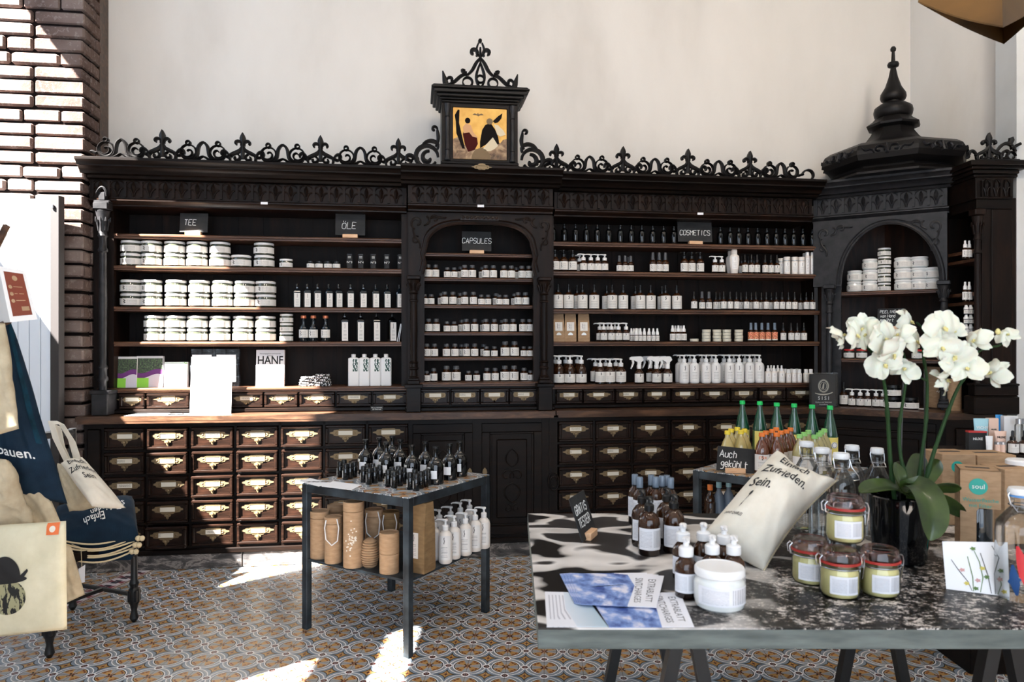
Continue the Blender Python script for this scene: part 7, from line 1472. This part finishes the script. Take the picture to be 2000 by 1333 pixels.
bag('brown-shaded cotton bag with deep folds at left edge above tote', 'tote_bag', 'canvas_tan', [at(-40, 892, 2.74), at(12, 898, 2.72), at(66, 1024, 2.80), at(-40, 1035, 2.76)], .05, .03, 6, th=.02)
bag('tan cotton bag with open top behind the watermelon tote', 'tote_bag', 'canvas_tan', [at(28, 886, 2.93), at(60, 884, 2.95), at(120, 1024, 2.93), at(40, 1030, 2.88)], .03, .02, 8, th=.02)
t, S, n, o0, o = bag('natural cotton tote with bowler-hatted watermelon print and orange tag', 'tote_bag', 'canvas_natural', [at(-66, 1030, 2.70), at(129, 1018, 2.70), at(131, 1230, 2.72), at(-66, 1252, 2.72)], .02, .007, 9, th=.02)
px2s = lambda x: (x+66)/196.5; py2u = lambda y: 1-(y-1024)/(1236-1024)
EL = lambda cx, cy_, rx, ry, n_=28, a0=0, a1=360: [(px2s(cx+rx*math.cos(math.radians(a0+(a1-a0)*i/n_))), py2u(cy_-ry*math.sin(math.radians(a0+(a1-a0)*i/n_)))) for i in range(n_)]
mat('melon', rough=.8, fn=lambda: xmix(xnoise(coords('Object', (1, 1, .25)), 60, 3, .6) > .5, lin(28, 28, 26), lin(150, 146, 112)))
cloth_blob(o, S, n, o0, EL(24, 1158, 36, 34), 'melon', .0012, 'watermelon_print'); cloth_blob(o, S, n, o0, EL(20, 1124, 44, 8), 'ink', .0024, 'hat_brim_print'); cloth_blob(o, S, n, o0, EL(20, 1122, 32, 42, 28, 0, 180)+EL(20, 1122, 32, 5, 10, 180, 360), 'ink', .0034, 'hat_print')
cloth_blob(o, S, n, o0, [(px2s(a), py2u(b)) for a, b in ((45, 1122), (56, 1113), (64, 1106), (66, 1110), (58, 1122), (46, 1130))], 'ink', .0034, 'hat_brim_print')
mb = MB(); mb.grid(lambda a, b: S(px2s(97+24*a), py2u(1047-22*b))+n*.003-o0, 4, 4); tg_ = part('leather_tag', mb, 'leather_tag', o, 60); cloth_blob(tg_, S, n, o0, EL(109, 1036, 6, 6, 14), 'canvas', .0042, 'emblem')
bag('lower tan cotton bag hanging behind the watermelon tote', 'hanging_bag', 'canvas_tan', [at(96, 1045, 3.02), at(140, 1070, 3.06), at(166, 1162, 3.06), at(100, 1192, 3.0)], .03, .012, 12)
# bags heaped on the chair
t, S, n, o0, o = bag('sunlit white cotton tote reading Einfach Zufrieden Sein on the chair', 'tote_bag', 'canvas', [at(118, 905, 3.45), at(160, 893, 3.50), at(246, 993, 3.42), at(180, 990, 3.30)], .05, .008, 14, nu=30, nv=30, th=.02)
for s_, u_ in (('Einfach', .84), ('Zufrieden', .66), ('Sein', .48)): cloth_text(o, S, n, o0, s_, .24, .52, u_, -.12, 'ink', asp=.62)
mb = MB()
for k_, pts in enumerate((((132, 905), (110, 860), (101, 826), (118, 826), (140, 860), (152, 896)), ((150, 898), (140, 862), (126, 838), (112, 832), (120, 870), (136, 905)))):
    C_ = [at(a, b, 3.46+.03*k_)-o0 for a, b in pts]; D_ = []
    for i in range(len(C_)-1):
        for q in range(5): D_.append(C_[i].lerp(C_[i+1], q/5))
    D_.append(C_[-1]); rr = [[p+Vector((-.018, 0, .008)), p+Vector((.018, -.004, -.008)), p+Vector((.018, .0, -.008)), p+Vector((-.018, .004, .008))] for p in D_]; mb.loft(rr)
part('strap', mb, 'canvas', o, 60)
bag('greyish tan bag lying under the sunlit white tote', 'tote_bag', 'canvas_tan', [at(112, 905, 3.60), at(150, 915, 3.58), at(196, 988, 3.50), at(135, 1000, 3.45)], .04, .010, 15, th=.03)
t, S, n, o0, o = bag('dark blue drawstring bag with white upside-down lettering on the chair', 'drawstring_bag', 'navy', [at(108, 1002, 3.75), at(262, 978, 3.90), at(270, 1045, 3.66), at(118, 1062, 3.48)], .07, .012, 16, nu=34, nv=26, th=.05, pin=.4)
for s_, s0, u0, z_ in (('Einfach', .46, .20, .10), ('Zufrieden', .62, .38, .10), ('Sein.', .78, .56, .10)): cloth_text(o, S, n, o0, s_, z_, s0, u0, PI+.15, 'white_ink', asp=1.9, off=.003)
for k_ in range(3):
    y = 1050+k_*13; t, S, n, o0, o = bag(('upper', 'middle', 'lowest')[k_]+' dark bag in the pile below the dark blue drawstring bag', 'drawstring_bag', 'navy', [at(118, y-2, 3.72), at(256, y-6, 3.86), at(262, y+8, 3.68), at(122, y+13, 3.50)], .02, .006, 20+k_, th=.035, pin=.35)
    for j in range(2):
        C_ = [at(118+(268-118)*i/14, y+6+j*5+ (14+5*j)*math.sin(PI*i/14)-14*(i/14), 3.46+.22*i/14)-o0 for i in range(15)]; part('cord', MB().tube(C_, .0045, 6), 'rope', o)
    kn = at(268-k_*6, y+4, 3.66)-o0; mb = MB()
    for q in range(2): mb.lathe([(0, 0), (.012, .004), (.015, .012), (.010, .022), (0, .026)], 10, M=Matrix.Translation(kn+Vector((.02*q, -.01, .0))) @ Matrix.Rotation(.9, 4, 'Y'))
    part('knot', mb, 'rope', o, 60)
t = thing('price_tag', 'small white paper tag on thread hanging below the drawstring bags', 'tag', at(160, 1122, 3.4)); o0 = Vector(t.location); mb = MB(); mb.face([mb.vert(at(a, b, 3.4)-o0) for a, b in ((153, 1112), (166, 1104), (165, 1138), (156, 1140))]); mb.face([mb.vert(at(a, b, 3.4)-o0+Vector((0, .002, 0))) for a, b in ((153, 1112), (156, 1140), (165, 1138), (166, 1104))]); part('card', mb, 'white_paper', t, 0); part('thread', MB().tube([at(160, 1108, 3.4)-o0, at(158, 1070, 3.42)-o0, at(140, 1064, 3.44)-o0], .0012, 5), 'rope', t)

# ------------------------------------------------------------------ lamp at the top right
t = thing('pendant_lamp', 'large bronze pendant lampshade cut by the top right corner', 'lamp', (1.95, 2.5, 2.9))
c0 = Vector((0, 0, 0)); A4, B4, C4 = at(1793, 5, 2.6), at(1959, 54, 2.35), at(2075, -25, 2.6); o0 = Vector(t.location)
mb = MB(); top = Vector((1.82, 2.75, 3.10))
def edge(p, q, sag, n_=12): return [p.lerp(q, i/n_)+Vector((0, 0, -sag*math.sin(PI*i/n_))) for i in range(n_+1)]
E1 = edge(A4, B4, .012); E2 = edge(B4, C4, .012); E3 = edge(C4, Vector((2.15, 3.2, 2.75)), .01); E4 = edge(Vector((2.15, 3.2, 2.75)), A4, .01)
rim = E1[:-1]+E2[:-1]+E3[:-1]+E4[:-1]; K = 8; R2 = []
for k_ in range(K+1):
    f_ = k_/K; R2.append([p.lerp(top, f_*.8)+Vector((0, 0, .05*math.sin(PI*f_)))-o0 for p in rim])
I = [[mb.vert(p) for p in r_] for r_ in R2]; J = [[mb.vert(p+Vector((0, 0, .006))) for p in r_] for r_ in R2]; N = len(rim)
for k_ in range(K):
    for j in range(N): mb.face((I[k_][j], I[k_][(j+1) % N], I[k_+1][(j+1) % N], I[k_+1][j])); mb.face((J[k_][j], J[k_+1][j], J[k_+1][(j+1) % N], J[k_][(j+1) % N]))
for j in range(N): mb.face((I[0][j], J[0][j], J[0][(j+1) % N], I[0][(j+1) % N])); mb.face((I[K][j], I[K][(j+1) % N], J[K][(j+1) % N], J[K][j]))
part('shade', mb, 'bronze', t, 30); part('cable', MB().tube([top-o0, Vector((top.x, top.y, TOPZ))-o0], .004, 6), 'black_metal', t)
# ------------------------------------------------------------------ light and camera
def area(name, loc, size, power, col=(1, 1, 1), rot=(0, 0, 0), sy=None, spread=PI):
    l = bpy.data.lights.new(name, 'AREA'); l.energy = power; l.color = col; l.shape = 'RECTANGLE'; l.size = size; l.size_y = sy or size; l.spread = spread
    o = bpy.data.objects.new(name, l); COL.objects.link(o); o.location = loc; o.rotation_euler = rot; return o
sd = Vector((.84, .756, -1.163)).normalized()
l = bpy.data.lights.new('sun', 'SUN'); l.energy = 120; l.angle = math.radians(.55); l.color = (1, .96, .90)
o = bpy.data.objects.new('sun', l); COL.objects.link(o); o.rotation_euler = sd.to_track_quat('-Z', 'Y').to_euler()
w = bpy.data.worlds.new('World'); sc.world = w; w.use_nodes = True
w.node_tree.nodes['Background'].inputs[0].default_value = (.62, .78, 1, 1); w.node_tree.nodes['Background'].inputs[1].default_value = 3.2
# frontal fill light added behind the camera, and the ceiling spots
area('front_fill_light', (.2, -1.75, 2.1), 4.4, 60, (.95, .97, 1), (PI/2, 0, 0), 2.4)
for i, (x, y) in enumerate(((-1.6, 1.6), (0, 1.9), (1.4, 1.7), (2.6, 2.6))): area('ceiling_lamp_light', (x, y, 4.55), .25, (13, 16, 23, 29)[i], (1, .84, .67), (.95, 0, 0))
cam = bpy.data.cameras.new('camera'); co = bpy.data.objects.new('camera', cam); COL.objects.link(co); sc.camera = co
co.location = (0, 0, CH); co.rotation_euler = (PI/2, 0, 0); cam.sensor_width = 36; cam.lens = F/2000*36; cam.clip_start = .05; cam.clip_end = 50
cam.shift_y = (HY-666.5)/2000
cam.dof.use_dof = True; cam.dof.focus_distance = 4.9; cam.dof.aperture_fstop = 4.5
sc.view_settings.view_transform = 'Standard'; sc.view_settings.look = 'None'; sc.view_settings.gamma = 1; sc.view_settings.exposure = 0
cy = sc.cycles; cy.max_bounces = 7; cy.diffuse_bounces = 4; cy.glossy_bounces = 3; cy.transmission_bounces = 6; cy.transparent_max_bounces = 10; cy.caustics_reflective = False; cy.caustics_refractive = False; cy.sample_clamp_indirect = 4; cy.use_denoising = True
